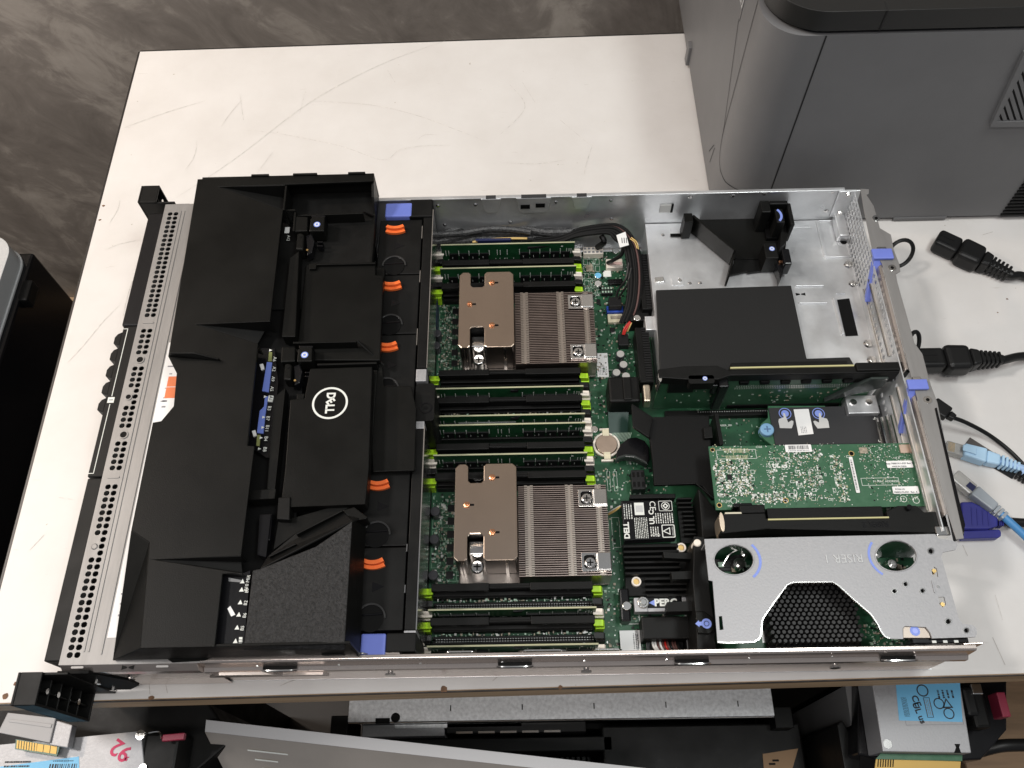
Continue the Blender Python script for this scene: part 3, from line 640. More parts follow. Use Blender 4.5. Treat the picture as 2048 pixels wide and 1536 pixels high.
bx('edge_strip', CHROME, sv, 0.2562, 0.0225, 0.030, 0.2571, 0.1890, 0.0856, bevel=0)
for y in (0.232,0.187): bx('rail_end', STEELS, sv, 0.2475, y, 0.070, 0.2565, y+0.012 if y > 0.2 else y+0.007, 0.0855, bevel=0.0006)
bx('rail_end', STEELS, sv, 0.2475, 0.0155, 0.06, 0.2565, 0.0223, 0.0850, bevel=0.0006)
for y0,y1 in ((0.385,0.40),(0.335,0.348),(0.268,0.285),(0.155,0.16),(0.082,0.088),(0.05,0.056)): bx('hinge_strip', CHROME, sv, 0.2466, y0, 0.080, 0.2472, y1, 0.0858, bevel=0)
MB().prism(rrect(0.2475,0.1955,0.2640,0.2310,0.003),0.006,0.0830).obj('cage_bridge', BLK, sv, bevel=0.0008)
MB().prism(oval(0.2568,0.2075,0.0052,0.0052),0.0830,0.0838,holes=[oval(0.2568,0.2075,0.0040,0.0040)]).obj('screw_boss', BLKG, sv); MB().cyl((0.2568,0.2075,0.0828),0.0016,0.0008,10).obj('screw_recess', BLKD, sv)
# cage end blocks and blue cage handles
bx('cage_end', BLK, sv, 0.2340, 0.4095, 0.030, 0.2560, 0.4310, 0.0880, bevel=0.0012); bx('cage_end', BLK, sv, 0.2350, 0.0065, 0.030, 0.2570, 0.0205, 0.0865, bevel=0.0012)
bx('cage_handle', BLUE, sv, 0.2110, 0.4100, 0.040, 0.2365, 0.4265, 0.0885, bevel=0.0014, label='blue fan cage handle at the far wall')
bx('cage_handle', BLUE, sv, 0.2160, 0.0035, 0.040, 0.2345, 0.0205, 0.0850, bevel=0.0014, label='blue fan cage handle at the near wall')
bx('cage_lever', BLUE, sv, 0.150, 0.0075, 0.070, 0.216, 0.0095, 0.0800, bevel=0.0006)
# ------------------------------------------------------------------ motherboard
MZ = 0.008
mbp = [(0.2555,0.009),(0.655,0.009),(0.655,0.2470),(0.4650,0.2470),(0.4650,0.4240),(0.2555,0.4240)]
mb = MB().prism(mbp, MZ-0.0016, MZ).obj('motherboard', PCB, sv)
def clutter(name, parent, x0,y0,x1,y1, z, n, mts, smin=0.0007, smax=0.0022, hmax=0.0012, seed=1, keep=None, grid=0.0):
    rnd = random.Random(seed); s = MB()
    for i in range(n):
        x = rnd.uniform(x0,x1); y = rnd.uniform(y0,y1)
        if grid: x = round(x/grid)*grid; y = round(y/grid)*grid
        if keep and not keep(x,y): continue
        a = rnd.uniform(smin,smax); b = a*rnd.choice((0.5,0.5,1)); 
        if rnd.random() < 0.5: a,b = b,a
        s.box(x,y,z,x+a,y+b,z+rnd.uniform(0.0002,hmax)*(0.4+a/smax), rnd.randrange(len(mts)))
    o = s.obj(name, mts, parent); o['kind'] = 'stuff'; return o
MIX = [SMD, SOLDER, CHIP, SILK2, SILK2, CHIP, SMD]
clutter('components', mb, 0.257,0.075,0.2805,0.158,MZ,420,MIX,seed=1); clutter('components', mb, 0.257,0.275,0.2805,0.360,MZ,420,MIX,seed=2)
clutter('components', mb, 0.400,0.36,0.463,0.423,MZ,420,MIX,seed=3); clutter('components', mb, 0.405,0.265,0.447,0.36,MZ,260,MIX,seed=4)
clutter('components', mb, 0.402,0.05,0.428,0.26,MZ,300,MIX,seed=5); clutter('components', mb, 0.400,0.012,0.48,0.07,MZ,330,MIX,seed=6)
clutter('components', mb, 0.43,0.155,0.47,0.20,MZ,130,MIX,seed=7); clutter('components', mb, 0.50,0.012,0.645,0.085,MZ,700,MIX,seed=8); clutter('components', mb, 0.50,0.19,0.58,0.245,MZ,120,MIX,seed=9,smax=0.0016)
for yy_,sd_ in ((0.0238,51),(0.0334,52),(0.0432,53),(0.0520,54),(0.0612,55),(0.1690,56),(0.2435,57),(0.2340,58)): clutter('components', mb, 0.263,yy_-0.0010,0.391,yy_+0.0008,MZ+0.004,110,[SOLDER,SILK2,CHIP,SMD],0.0005,0.0020,0.003,sd_)
# silkscreen: outlines and short print
def silk(parent, rects, z, w=0.00022, m=SILK):
    s = MB()
    for x0,y0,x1,y1 in rects:
        s.box(x0,y0,z,x1,y0+w,z+0.00008); s.box(x0,y1-w,z,x1,y1,z+0.00008); s.box(x0,y0+w,z,x0+w,y1-w,z+0.00008); s.box(x1-w,y0+w,z,x1,y1-w,z+0.00008)
    o = s.obj('silkscreen', m, parent); o['kind'] = 'stuff'
silk(mb, [(0.2575+0.008*i,0.08+0.012*j,0.2635+0.008*i,0.089+0.012*j) for i in range(3) for j in range(6)]+[(0.2575+0.008*i,0.285+0.012*j,0.2635+0.008*i,0.294+0.012*j) for i in range(3) for j in range(6)], MZ, m=SILK2)
silk(mb, [R(1213,943,1222,982,MZ),R(1226,943,1236,982,MZ),R(1222,1035,1242,1095,MZ),(0.4055,0.30,0.4115,0.305),(0.4175,0.275,0.43,0.283)]+[(0.404+0.006*i,0.372+0.009*j,0.4085+0.006*i,0.379+0.009*j) for i in range(3) for j in range(5)], MZ, m=SILK)
s = MB(); rnd = random.Random(5)
for i in range(200):
    x = rnd.choice((rnd.uniform(0.405,0.412),rnd.uniform(0.416,0.447),rnd.uniform(0.255,0.28),rnd.uniform(0.48,0.56))); y = rnd.uniform(0.012,0.42) if x < 0.46 else rnd.uniform(0.19,0.244)
    a,b = (rnd.uniform(0.001,0.004),0.0005); 
    if rnd.random()<0.6: a,b = b,a
    s.box(x,y,MZ,x+a,y+b,MZ+0.00008)
o = s.obj('silkscreen', SILK2, mb); o['kind'] = 'stuff'
# regulator chips and coils next to the heat sinks
for j in range(6):
    for yb in (0.082,0.290):
        bx('regulator_chip', CHIP, mb, 0.2705, yb+0.012*j, MZ, 0.2765, yb+0.012*j+0.0065, MZ+0.0016, bevel=0.0002)
for (u,v) in ((872,690),(874,666),(868,1078),(870,1022),(866,1150)):
    c = G(u,v,MZ+0.012); MB().cyl((c.x,c.y,MZ),0.0043,0.012,18).obj('capacitor', CANK, mb, bevel=0.0006, smooth=True); 
bx('blue_connector', BLUED, mb, *[*G(861,648,0.03)[:2], MZ], *[*G(875,596,0.03)[:2], 0.032], bevel=0.002)
# silver capacitors at the right of the upper heat sink
for (u,v) in ((1241,708),(1247,729),(1233,745),(1252,752)):
    c = G(u,v,MZ+0.009); k = MB().cyl((c.x,c.y,MZ),0.0042,0.009,20).obj('capacitor', CANK, mb, smooth=True, bevel=0.0004); MB().cyl((c.x,c.y,MZ+0.009),0.0036,0.0004,20).obj('capacitor_top', CANG, k)
for (u,v,m_) in ((1196,551,BLUEL),(1196,567,CANG)):
    c = G(u,v,MZ+0.009); k = MB().cyl((c.x,c.y,MZ),0.0036,0.009,20).obj('capacitor', CHROME, mb, smooth=True, bevel=0.0004); MB().cyl((c.x,c.y,MZ+0.009),0.0033,0.0003,20).obj('capacitor_top', m_, k)
# connectors
def conn(u0,v0,u1,v1,z,m,name='connector',slots=0,inner=BLKD):
    q = R(u0,v0,u1,v1,z); o = bx(name, m, mb, q[0],q[1],MZ,q[2],q[3],z,bevel=0.0004)
    if slots:
        w = (q[2]-q[0])/slots; s = MB()
        for i in range(slots):
            for jj in (0,1):
                h = (q[3]-q[1])/2; s.box(q[0]+w*i+w*0.22,q[1]+h*jj+h*0.25,z,q[0]+w*i+w*0.78,q[1]+h*jj+h*0.75,z+0.0002)
        s.obj('pin_holes', inner, o)
    return o
conn(1166,494,1207,507,0.016,WHITEL,'white_connector',5,GREYINK); conn(1212,518,1246,535,0.014,WHITEL,'white_connector',0)
bx('connector_row', mat('pink_pins',(0.62,0.45,0.42),rough=0.5), mb, *G(1215,530,0.0142)[:2], 0.0142, *G(1243,524,0.0142)[:2], 0.0146, bevel=0)
conn(1216,558,1246,567,0.012,CHIP,'header',6); conn(1202,573,1226,587,0.013,CHIP,'header',4,SILK2)
conn(1213,612,1247,624,0.014,mat('blue_socket',(0.02,0.07,0.42),rough=0.4),'blue_socket',0); conn(1217,594,1244,612,0.022,CHIP,'plug',0)
conn(1215,628,1248,644,0.012,IVORY,'ivory_connector',0); q = R(1221,632,1243,638,0.012); bx('connector_slot', SMD, mb, q[0],q[1],0.0121,q[2],q[3],0.0124,bevel=0)
conn(1236,668,1258,690,0.016,CHIP,'plug'); conn(1172,530,1186,542,0.010,SMD,'coil'); conn(1262,940,1292,978,0.020,CHIP,'drive_socket',3); conn(1206,541,1223,553,0.009,SILK,'tiny_label')
conn(1193,598,1201,608,0.0095,CHIP,'chip'); conn(1220,655,1230,664,0.0095,CHIP,'chip')
for (u,v) in ((1231,501),(1189,858)):
    c = G(u,v,MZ+0.002); MB().cyl((c.x,c.y,MZ),0.0040,0.0018,20,r2=0.0034).obj('screw', CHROME, mb, smooth=True, bevel=0.0003)
# label and battery
q = R(1192,707,1218,754,MZ); lb = bx('board_label', WHITE, mb, q[0],q[1],MZ+0.0001,q[2],q[3],MZ+0.0004,bevel=0)
def codes(parent, q, z, n=7, seed=3, along='x', m=INK, frac=(0.1,0.9)):
    rnd = random.Random(seed); s = MB(); x0,y0,x1,y1 = q
    for i in range(n):
        t = (i+0.5)/n
        if along == 'x':
            y = y0+(y1-y0)*t; k = x0+(x1-x0)*frac[0]; e = x0+(x1-x0)*frac[1]; h = (y1-y0)/n*0.20
            while k < e: w = rnd.uniform(0.0005,0.0022); s.box(k,y-h,z,min(k+w,e),y+h,z+0.00008); k += w+rnd.uniform(0.0003,0.0007)
        else:
            x = x0+(x1-x0)*t; k = y0+(y1-y0)*frac[0]; e = y0+(y1-y0)*frac[1]; h = (x1-x0)/n*0.20
            while k < e: w = rnd.uniform(0.0005,0.0022); s.box(x-h,k,z,x+h,min(k+w,e),z+0.00008); k += w+rnd.uniform(0.0003,0.0007)
    return s.obj('label_print', m, parent)
def bars(parent, q, z, n=24, seed=4, along='x', m=INK):
    rnd = random.Random(seed); s = MB(); x0,y0,x1,y1 = q
    if along == 'x':
        k = x0
        while k < x1: w = rnd.uniform(0.2,1.0)*(x1-x0)/n; s.box(k,y0,z,min(k+w,x1),y1,z+0.00008); k += w+rnd.uniform(0.3,0.9)*(x1-x0)/n
    else:
        k = y0
        while k < y1: w = rnd.uniform(0.2,1.0)*(y1-y0)/n; s.box(x0,k,z,x1,min(k+w,y1),z+0.00008); k += w+rnd.uniform(0.3,0.9)*(y1-y0)/n
    return s.obj('barcode', m, parent)
codes(lb, (q[0]+0.001,q[1]+0.001,q[2]-0.001,q[1]+(q[3]-q[1])*0.5), MZ+0.0004, 6, 3, 'y', GREYINK)
q = R(1239,1261,1283,1304,MZ+0.004); lb = bx('board_label', PAPERG, mb, q[0],q[1],MZ+0.003,q[2],q[3],MZ+0.004,bevel=0.0002)
codes(lb, (q[0]+(q[2]-q[0])*0.62,q[1]+0.001,q[2]-0.001,q[3]-0.001), MZ+0.004, 3, 8, 'y', INK)
text('label_text', 'EDRAC MAC', INK, lb, ((q[0]+q[2])/2+0.0055,(q[1]+q[3])/2,MZ+0.0041), 0.0030, rot=-math.pi/2)
cz = G(1213,888,MZ+0.004)
bt = MB().cyl((cz.x,cz.y,MZ+0.001),0.0100,0.0034,32).obj('coin_cell', mat('coin_gold',(0.66,0.52,0.42),metal=1,rough=0.32,var=0.1,vscale=60), mb, bevel=0.0005, smooth=True)
MB().prism(oval(cz.x,cz.y,0.0122,0.0122), MZ, MZ+0.0028, holes=[oval(cz.x,cz.y,0.0103,0.0103)]).obj('cell_holder', WHITEL, mb, bevel=0.0003)
for sg in (-1,1): bx('cell_clip', IVORY, mb, cz.x-0.003, cz.y+sg*0.0115-0.0035, MZ+0.002, cz.x+0.003, cz.y+sg*0.0115+0.0035, MZ+0.0046, bevel=0.0004); bx('cell_clip', WHITEL, mb, cz.x-0.0055, cz.y+sg*0.0155-0.001, MZ, cz.x+0.0055, cz.y+sg*0.0155+0.001, MZ+0.0030, bevel=0.0004)
# ------------------------------------------------------------------ memory sockets, modules, blanks
SLY = [0.412,0.4025,0.393,0.383,0.374,0.365, 0.267,0.2575,0.2485,0.2385,0.2295,0.2205, 0.2115,0.2015,0.192,0.1825,0.1735,0.164, 0.0665,0.0565,0.048,0.039,0.029,0.0195]
SLC = 'WKGWKGGKWGKWWKGWKGGKWGKW'
X0, X1 = 0.2602, 0.3936
sock_me = MB().box(X0+0.001,-0.0031,MZ,X1-0.001,-0.0011,0.0165).box(X0+0.001,0.0011,MZ,X1-0.001,0.0031,0.0165).box(X0+0.001,-0.0011,MZ,X1-0.001,0.0011,0.0120).mesh('memory_socket', BLK)
pin = MB()
for k in range(60):
    xx = X0+0.004+0.00215*k; pin.box(xx,-0.0014,0.0121,xx+0.0011,-0.0008,0.0163); pin.box(xx,0.0008,0.0121,xx+0.0011,0.0014,0.0163)
pin_me = pin.mesh('contact_row', SOLDER)
lat_me = {}
for cc, m_ in (('W',WHITEL),('G',GREENL),('K',CHIP)):
    for sd in (-1,1):
        s = MB(); xb = X1+0.0003 if sd > 0 else X0-0.0003
        s.box(xb,-0.0034,MZ,xb+sd*0.0075,0.0034,0.0205); s.hexa([(xb+sd*0.0005,-0.0026,0.0205),(xb+sd*0.0072,-0.0026,0.0205),(xb+sd*0.0072,0.0026,0.0205),(xb+sd*0.0005,0.0026,0.0205)],[(xb-sd*0.002,-0.0026,0.0275),(xb+sd*0.0062,-0.0026,0.0265),(xb+sd*0.0062,0.0026,0.0265),(xb-sd*0.002,0.0026,0.0275)])
        lat_me[cc,sd] = s.mesh('latch', m_)
base_me = MB().box(X1+0.0002,-0.0040,MZ,X1+0.0082,0.0040,0.0180).box(X0-0.0082,-0.0040,MZ,X0-0.0002,0.0040,0.0180).mesh('latch_base', CHIP)
def place(name, me, parent, y, bevel=0.0):
    o = bpy.data.objects.new(name, me); C.objects.link(o); o.location = (0,y,0); o.parent = parent; o.matrix_parent_inverse = WM(parent).inverted()
    if bevel: b = o.modifiers.new('bevel','BEVEL'); b.width = bevel; b.segments = 2
    return o
for y, cc in zip(SLY, SLC):
    so = place('memory_socket', sock_me, sv, y, 0.0003)
    for sd in (-1,1):
        l = bpy.data.objects.new('latch', lat_me[cc,sd]); C.objects.link(l); l.parent = so
        b = l.modifiers.new('bevel','BEVEL'); b.width = 0.0005; b.segments = 2
    if cc == 'K':
        l = bpy.data.objects.new('contact_row', pin_me); C.objects.link(l); l.parent = so
# memory module meshes (local y = 0)
pcb_me = MB().box(X0-0.0004,-0.00065,0.0125,X1+0.0004,0.00065,0.0403).mesh('board', PCBK)
edge_me = MB().box(X0-0.0004,-0.00066,0.0403,X1+0.0004,0.00066,0.0408).mesh('board_edge', PCBE)
chip_me = MB().box(0,-0.0018,0.0165,0.0088,-0.00066,0.0272).mesh('memory_chip', CHIP)
def tickmesh(kind):
    s = MB(); r = random.Random(kind)
    xs = [0.0035,0.0065]+[0.0165+0.0103*i for i in range(4)]+[0.078+0.0103*i for i in range(5)]+[0.1255,0.1280,0.1300]
    if kind == 0: xs += [0.0555,0.0585,0.0655]
    for k in xs: s.box(X0+k,-0.00085,0.0235,X0+k+0.0006,-0.00066,0.0312+r.uniform(-0.0004,0.0008))
    for c_ in ([0]*26):
        k = r.uniform(0.005,0.127); s.box(X0+k,-0.0008,0.0168,X0+k+0.0006,-0.00066,0.0178)
    for c_ in range(9):
        b = (0.0070+0.0103*c_) if c_ < 4 else (0.0705+0.0103*(c_-4)+0.0084)
        s.box(X0+b+0.003,-0.0020,0.020,X0+b+0.0034,-0.00181,0.0225)
    s.box(X0+0.120,-0.0008,0.0345,X0+0.1220,-0.00066,0.0358)
    return s.mesh('print', SILK)
tick = [tickmesh(0), tickmesh(1)]
blob_me = MB().box(X0+0.0675,-0.0016,0.0335,X0+0.0745,-0.00066,0.0372).box(X0+0.071,-0.0012,0.0380,X0+0.0765,-0.00066,0.0392).mesh('register_chip', CHIP)
stick_me = MB().box(X0+0.020,-0.0011,0.0255,X0+0.072,-0.0009,0.0285).mesh('module_sticker', PAPERG)
ordn = ['farthest','second farthest','third','fourth','fifth','sixth','seventh','nearest']
k = 0
for y, cc in zip(SLY, SLC):
    if cc != 'W': continue
    lab = {0:'green memory module nearest the far chassis wall, beside the black cables', 1:'green memory module just behind the upper copper-toned heat sink',
           2:'first green memory module below the upper heat sink', 3:'second green memory module below the upper heat sink', 4:'third green memory module between the two heat sinks, close behind another',
           5:'green memory module just behind the lower copper-toned heat sink', 6:'first green memory module in front of the lower heat sink', 7:'green memory module nearest the near chassis wall'}[k]
    t = thing('memory_module', lab, 'memory module', ((X0+X1)/2, y, MZ+0.002), 'memory modules in their sockets')
    off = -(X0+X1)/2; oz = -(MZ+0.002)
    def part(name, me, dx=0.0):
        o = bpy.data.objects.new(name, me); C.objects.link(o); o.parent = t; o.location = (off+dx,0,oz); return o
    b = part('board', pcb_me); part('board_edge', edge_me); kind = 0 if k in (0,1,4,5) else 1
    part('print', tick[kind])
    for c_ in range(9): part('memory_chip', chip_me, X0+((0.0070+0.0103*c_) if c_ < 4 else (0.0705+0.0103*(c_-4)+0.0084)))
    if kind: part('register_chip', blob_me)
    if k == 3: part('module_sticker', stick_me)
    if k == 7:
        s = MB().box(X0+0.083,-0.0030,0.022,X0+0.096,-0.0022,0.0335).mesh('paper_tag', WHITE); part('paper_tag', s)
    k += 1
blank_me = MB().box(X0+0.001,-0.0008,0.0140,X1-0.001,0.0008,0.0345).box(X0+0.001,-0.0030,0.0300,X0+0.048,0.0032,0.0352).box(X1-0.052,-0.0030,0.0300,X1-0.001,0.0032,0.0352).box(X0+0.048,-0.0012,0.0300,X1-0.052,0.0032,0.0335).box(X0+0.002,-0.0042,0.0225,X1-0.002,-0.0008,0.0235).mesh('blank', BLK)
k = 0
bl = ['black memory blank in the second green-latched slot row from the far wall','black memory blank just behind the fins of the upper heat sink','black memory blank directly in front of the upper heat sink','black memory blank second in front of the upper heat sink',
      'black memory blank second behind the lower heat sink','black memory blank directly behind the lower heat sink fins','black memory blank directly in front of the lower heat sink','black memory blank between the two nearest memory modules']
bl[0] = 'black memory blank between the two farthest memory modules'
for y, cc in zip(SLY, SLC):
    if cc != 'G': continue
    o = bpy.data.objects.new('memory_blank', blank_me); C.objects.link(o); o.location = (0,y+0.001,0)
    b = o.modifiers.new('bevel','BEVEL'); b.width = 0.0005; b.segments = 2
    tag(o, bl[k], 'memory blank', 'memory slot blanks'); k += 1
# ------------------------------------------------------------------ heat sinks
def heat_sink(y0, lab):
    hs = MB().box(0.282,y0,MZ+0.003,0.4085,y0+0.080,MZ+0.0062).obj('heat_sink', mat('dark_nickel',(0.20,0.18,0.165),metal=1,rough=0.34), sv, bevel=0.0008, label=lab)
    s = MB()
    n = 42; p = 0.0795/n
    for i in range(n): s.box(0.3330,y0+0.0004+p*i,MZ+0.0062,0.4082,y0+0.0004+p*i+0.00075,0.0400)
    s.obj('fin_stack', FIN, hs)
    bx('fin_gap_shade', BLKD, hs, 0.334,y0+0.001,MZ+0.0062,0.4075,y0+0.079,0.030,bevel=0)  # black filler added so the gaps between the fins look shaded
    for xx, w in ((0.3420,0.0075),(0.3765,0.0068),(0.4010,0.0052)):
        s = MB()
        for i in range(n):
            s.box(xx-w/2,y0+0.0004+p*i-0.0002,0.0400,xx-w*0.16,y0+0.0004+p*i+0.0012,0.0409); s.box(xx+w*0.16,y0+0.0004+p*i-0.0002,0.0400,xx+w/2,y0+0.0004+p*i+0.0012,0.0409)
        s.box(xx-w*0.16,y0+0.0005,0.0392,xx+w*0.16,y0+0.079,0.0402)
        s.obj('fin_clip_row', mat('clip_pale',(0.60,0.53,0.47),metal=1,rough=0.32), hs)
    # tall block with folded plate and two U cuts
    yp = y0+0.0095; ye = y0+0.0935
    a = 0.2805; b = 0.3322; u0, u1 = 0.2915, 0.3045
    out = [(a+0.003,yp),(u0-0.002,yp),(u0,yp+0.002),(u0,yp+0.0205),(u0+0.002,yp+0.0225),(u1-0.002,yp+0.0225),(u1,yp+0.0205),(u1,yp+0.002),(u1+0.002,yp),(b-0.003,yp),(b,yp+0.003),
           (b,ye-0.003),(b-0.003,ye),(u1+0.002,ye),(u1,ye-0.002),(u1,ye-0.0150),(u1-0.002,ye-0.017),(u0+0.002,ye-0.017),(u0,ye-0.015),(u0,ye-0.002),(u0-0.002,ye),(a+0.003,ye),(a,ye-0.003),(a,yp+0.003)]
    MB().prism(out, 0.0540, 0.0556).obj('top_plate', NICKEL, hs, bevel=0.0006)
    inner = [(x+(0.0012 if x < 0.306 and x < 0.29 else -0.0012 if x > 0.32 else 0), y) for x,y in out]
    MB().box(a+0.001,yp+0.001,MZ+0.0062,u0-0.001,ye-0.001,0.0540).obj('side_fold', MATS['dark_nickel'], hs, bevel=0.001)
    for xs_ in (a+0.0045,u0-0.0040): MB().box(xs_-0.0008,yp+0.0002,MZ+0.0062,xs_+0.0008,yp+0.0009,0.0538).obj('side_rib', CHROME, hs)
    MB().box(u1+0.001,yp+0.001,MZ+0.0062,b-0.001,ye-0.001,0.0540).obj('side_fold', mat('dark_nickel',(0.16,0.15,0.14),metal=1,rough=0.3), hs, bevel=0.001)
    MB().box(u1+0.0175,yp+0.0002,MZ+0.0062,u1+0.0200,yp+0.0009,0.0538).obj('side_rib', CHROME, hs)
    MB().box(u0-0.001,yp+0.0235,MZ+0.0062,u1+0.001,ye-0.018,0.0540).obj('web', BLKD, hs)
    for cx, cy in ((0.3130,ye-0.0125),(0.2920,yp+0.0475),(0.3130,yp+0.0235)):
        MB().prism(rrect(cx-0.001,cy-0.0009,cx+0.0048,cy+0.0009,0.0008),0.0556,0.0558).obj('slot_cut', BLKD, hs)
        MB().cyl((cx-0.0012,cy,0.0556),0.0031,0.0016,6,r2=0.0026).cyl((cx-0.0012,cy,0.0572),0.0014,0.0010,8).obj('copper_rivet', COPPER, hs, bevel=0.0003)
    # corner brackets with screws
    for (bxx, byy) in ((0.3840,y0+0.0590),(0.3840,y0+0.0035)):
        pts_=[(bxx,byy),(bxx+0.0245,byy),(bxx+0.0245,byy+0.0155),(bxx,byy+0.0155)]
        MB().prism(pts_,0.0405,0.0418,holes=[rrect(bxx+0.0020,byy+0.0022,bxx+0.0118,byy+0.0135,0.0025)]).obj('bracket', CHROME, hs, bevel=0.0003)
        MB().box(bxx+0.0125,byy+0.0002,0.0418,bxx+0.0243,byy+0.0153,0.0436).obj('bracket_step', CHROME, hs, bevel=0.0012)
        bx('screw_well', BLKD, hs, bxx+0.0015,byy+0.0015,0.030,bxx+0.0122,byy+0.0140,0.0402,bevel=0)
        MB().cyl((bxx+0.0070,byy+0.0065,0.0300),0.0040,0.0125,20).cyl((bxx+0.0070,byy+0.0065,0.0425),0.0047,0.0016,20,r2=0.0042).obj('captive_screw', CHROME, hs, bevel=0.0004, smooth=True)
        s = MB(); cx, cy, zz = bxx+0.0070, byy+0.0065, 0.0441; s.box(cx-0.0026,cy-0.0005,zz,cx+0.0026,cy+0.0005,zz+0.0002); s.box(cx-0.0005,cy-0.0026,zz,cx+0.0005,cy+0.0026,zz+0.00021); s.obj('screw_cross', BLKD, hs)
    # screws in the U cuts
    cx, cy = 0.2980, yp+0.0035
    MB().cyl((cx,cy,MZ+0.006),0.0052,0.012,20).cyl((cx,cy,MZ+0.018),0.0058,0.0022,22,r2=0.0050).obj('captive_screw', CHROME, hs, bevel=0.0004, smooth=True)
    s = MB(); s.box(cx-0.003,cy-0.0006,MZ+0.0202,cx+0.003,cy+0.0006,MZ+0.0204); s.box(cx-0.0006,cy-0.003,MZ+0.0202,cx+0.0006,cy+0.003,MZ+0.02041); s.obj('screw_cross', BLKD, hs)
    MB().box(u0,yp+0.010,MZ+0.006,u1,yp+0.022,0.040).obj('inner_block', CHROME, hs, bevel=0.0012)
    MB().cyl((0.2980,ye-0.010,MZ+0.006),0.0048,0.014,18).obj('captive_screw', CHROME, hs, smooth=True)
    bx('base_step', NICKEL, hs, 0.2825,y0-0.0035,MZ+0.003,0.3330,y0-0.0002,MZ+0.0055,bevel=0.0005)
heat_sink(0.2730,'copper-toned heat sink with black gap fins at the far half of the board')
heat_sink(0.0735,'copper-toned heat sink at the near half of the board')
# ------------------------------------------------------------------ cables inside the server
SLEEVE = mat('braided_sleeve', (0.012,0.012,0.013), rough=0.35, bump=1.0, bscale=420, var=0.9, vscale=420, col2=(0.09,0.09,0.09))
cb = thing('wire_harness', 'black braided cable bundle running along the far chassis wall', 'cables', (0.36,0.425,0.03))
def cab(pts, r, m, name='cable', parent=None, n=8): return MB().tube(pts, r, n).obj(name, m, parent or cb, smooth=True)
def line6(pts, z): return [G(*c6(x,y), z if not isinstance(z,(list,tuple)) else z[i]) for i,(x,y) in enumerate(pts)]
cab(line6([(190,370),(330,310),(480,270),(640,265),(780,270),(900,300),(1050,325),(1250,320)],0.038),0.0040,SLEEVE,'braided_cable')
cab(line6([(190,395),(350,370),(520,330),(700,335),(860,330),(1000,325),(1200,300),(1370,290)],0.034),0.0042,SLEEVE,'braided_cable')
cab(line6([(190,410),(360,395),(540,380),(720,370),(900,365),(1100,345),(1250,340)],0.030),0.0040,SLEEVE,'braided_cable')
cab(line6([(210,340),(400,330),(600,300),(800,305),(930,325)],0.044),0.0030,SLEEVE,'braided_cable')
cab(line6([(480,400),(620,380),(760,372),(900,372)],0.0355),0.0012,YELW,'wire')
tr = [(950,385),(1150,360),(1300,305),(1450,280),(1570,275),(1650,320),(1720,420),(1750,560),(1755,720),(1735,880),(1690,1000)]
for i,(dx,dy,m_,r) in enumerate(((0,0,WIRE,0.0016),(0,12,BRNW,0.0013),(4,20,BRNW,0.0009),(-4,28,BRNW,0.0013),(10,-8,WIRE,0.0016),(-18,36,WIRE,0.0017),(14,6,WIRE,0.0015),(-34,44,WIRE,0.0018),(-10,16,WIRE,0.0018),(-46,56,WIRE,0.0018))):
    pts = [(x+dx*(1 if k < 5 else 1.6),y+dy*(1 if k < 6 else 0.4)) for k,(x,y) in enumerate(tr)]
    zz = [0.034,0.036,0.042,0.046,0.047,0.046,0.044,0.040,0.036,0.030,0.022]
    cab(line6(pts,[z+0.0008*(i%3) for z in zz]), r, m_, 'wire')
cab(line6([(1690,375),(1725,400),(1745,450)],[0.049,0.049,0.047]),0.0005,YELW,'wire'); cab(line6([(1700,365),(1740,400),(1755,455)],[0.048,0.048,0.046]),0.0005,YELW,'wire')
cab(line6([(1640,440),(1620,500),(1560,540),(1520,560)],[0.044,0.036,0.026,0.016]),0.0020,RUBBER,'wire'); cab(line6([(1680,560),(1660,680),(1600,770),(1585,830)],[0.042,0.036,0.026,0.020]),0.0012,RUBBER,'wire')
cab(line6([(1700,600),(1670,720),(1620,800),(1590,850)],[0.042,0.036,0.026,0.020]),0.0011,RUBBER,'wire')
cab(line6([(1690,1010),(1650,1060),(1635,1110)],[0.024,0.022,0.018]),0.0010,REDW,'wire'); cab(line6([(1700,1010),(1665,1065),(1645,1110)],[0.024,0.022,0.018]),0.0009,REDW,'wire'); cab(line6([(1705,1005),(1685,1050),(1670,1085)],[0.024,0.022,0.018]),0.0009,YELW,'wire')
cab(line6([(1470,350),(1490,400),(1440,440)],[0.036,0.032,0.018]),0.0030,RUBBER,'wire')
# white tag wrapped round the bundle
a = [G(*c6(x,y),0.0515) for x,y in ((1585,345),(1655,318),(1682,420),(1612,440))]
MB().hexa([(p.x,p.y,0.0505) for p in a],[(p.x,p.y,0.0513) for p in a]).obj('cable_tag', WHITE, cb, bevel=0.0003)
cc = G(*c6(1645,385),0.0515); s = MB()
for i in range(3): s.box(cc.x-0.0025+0.0022*i,cc.y-0.0035,0.0514,cc.x-0.0018+0.0022*i,cc.y+0.003,0.0515)
s.obj('tag_print', INK, cb)
q = R(512+820-820+440,0,0,0,0) if False else None
# blue ribbon edge behind the farthest module
c = G(*c6(640,405),0.036); bx('blue_cable', BLUED, cb, c.x-0.018,0.4185,0.020,c.x+0.018,0.4215,0.0380,bevel=0.0008)
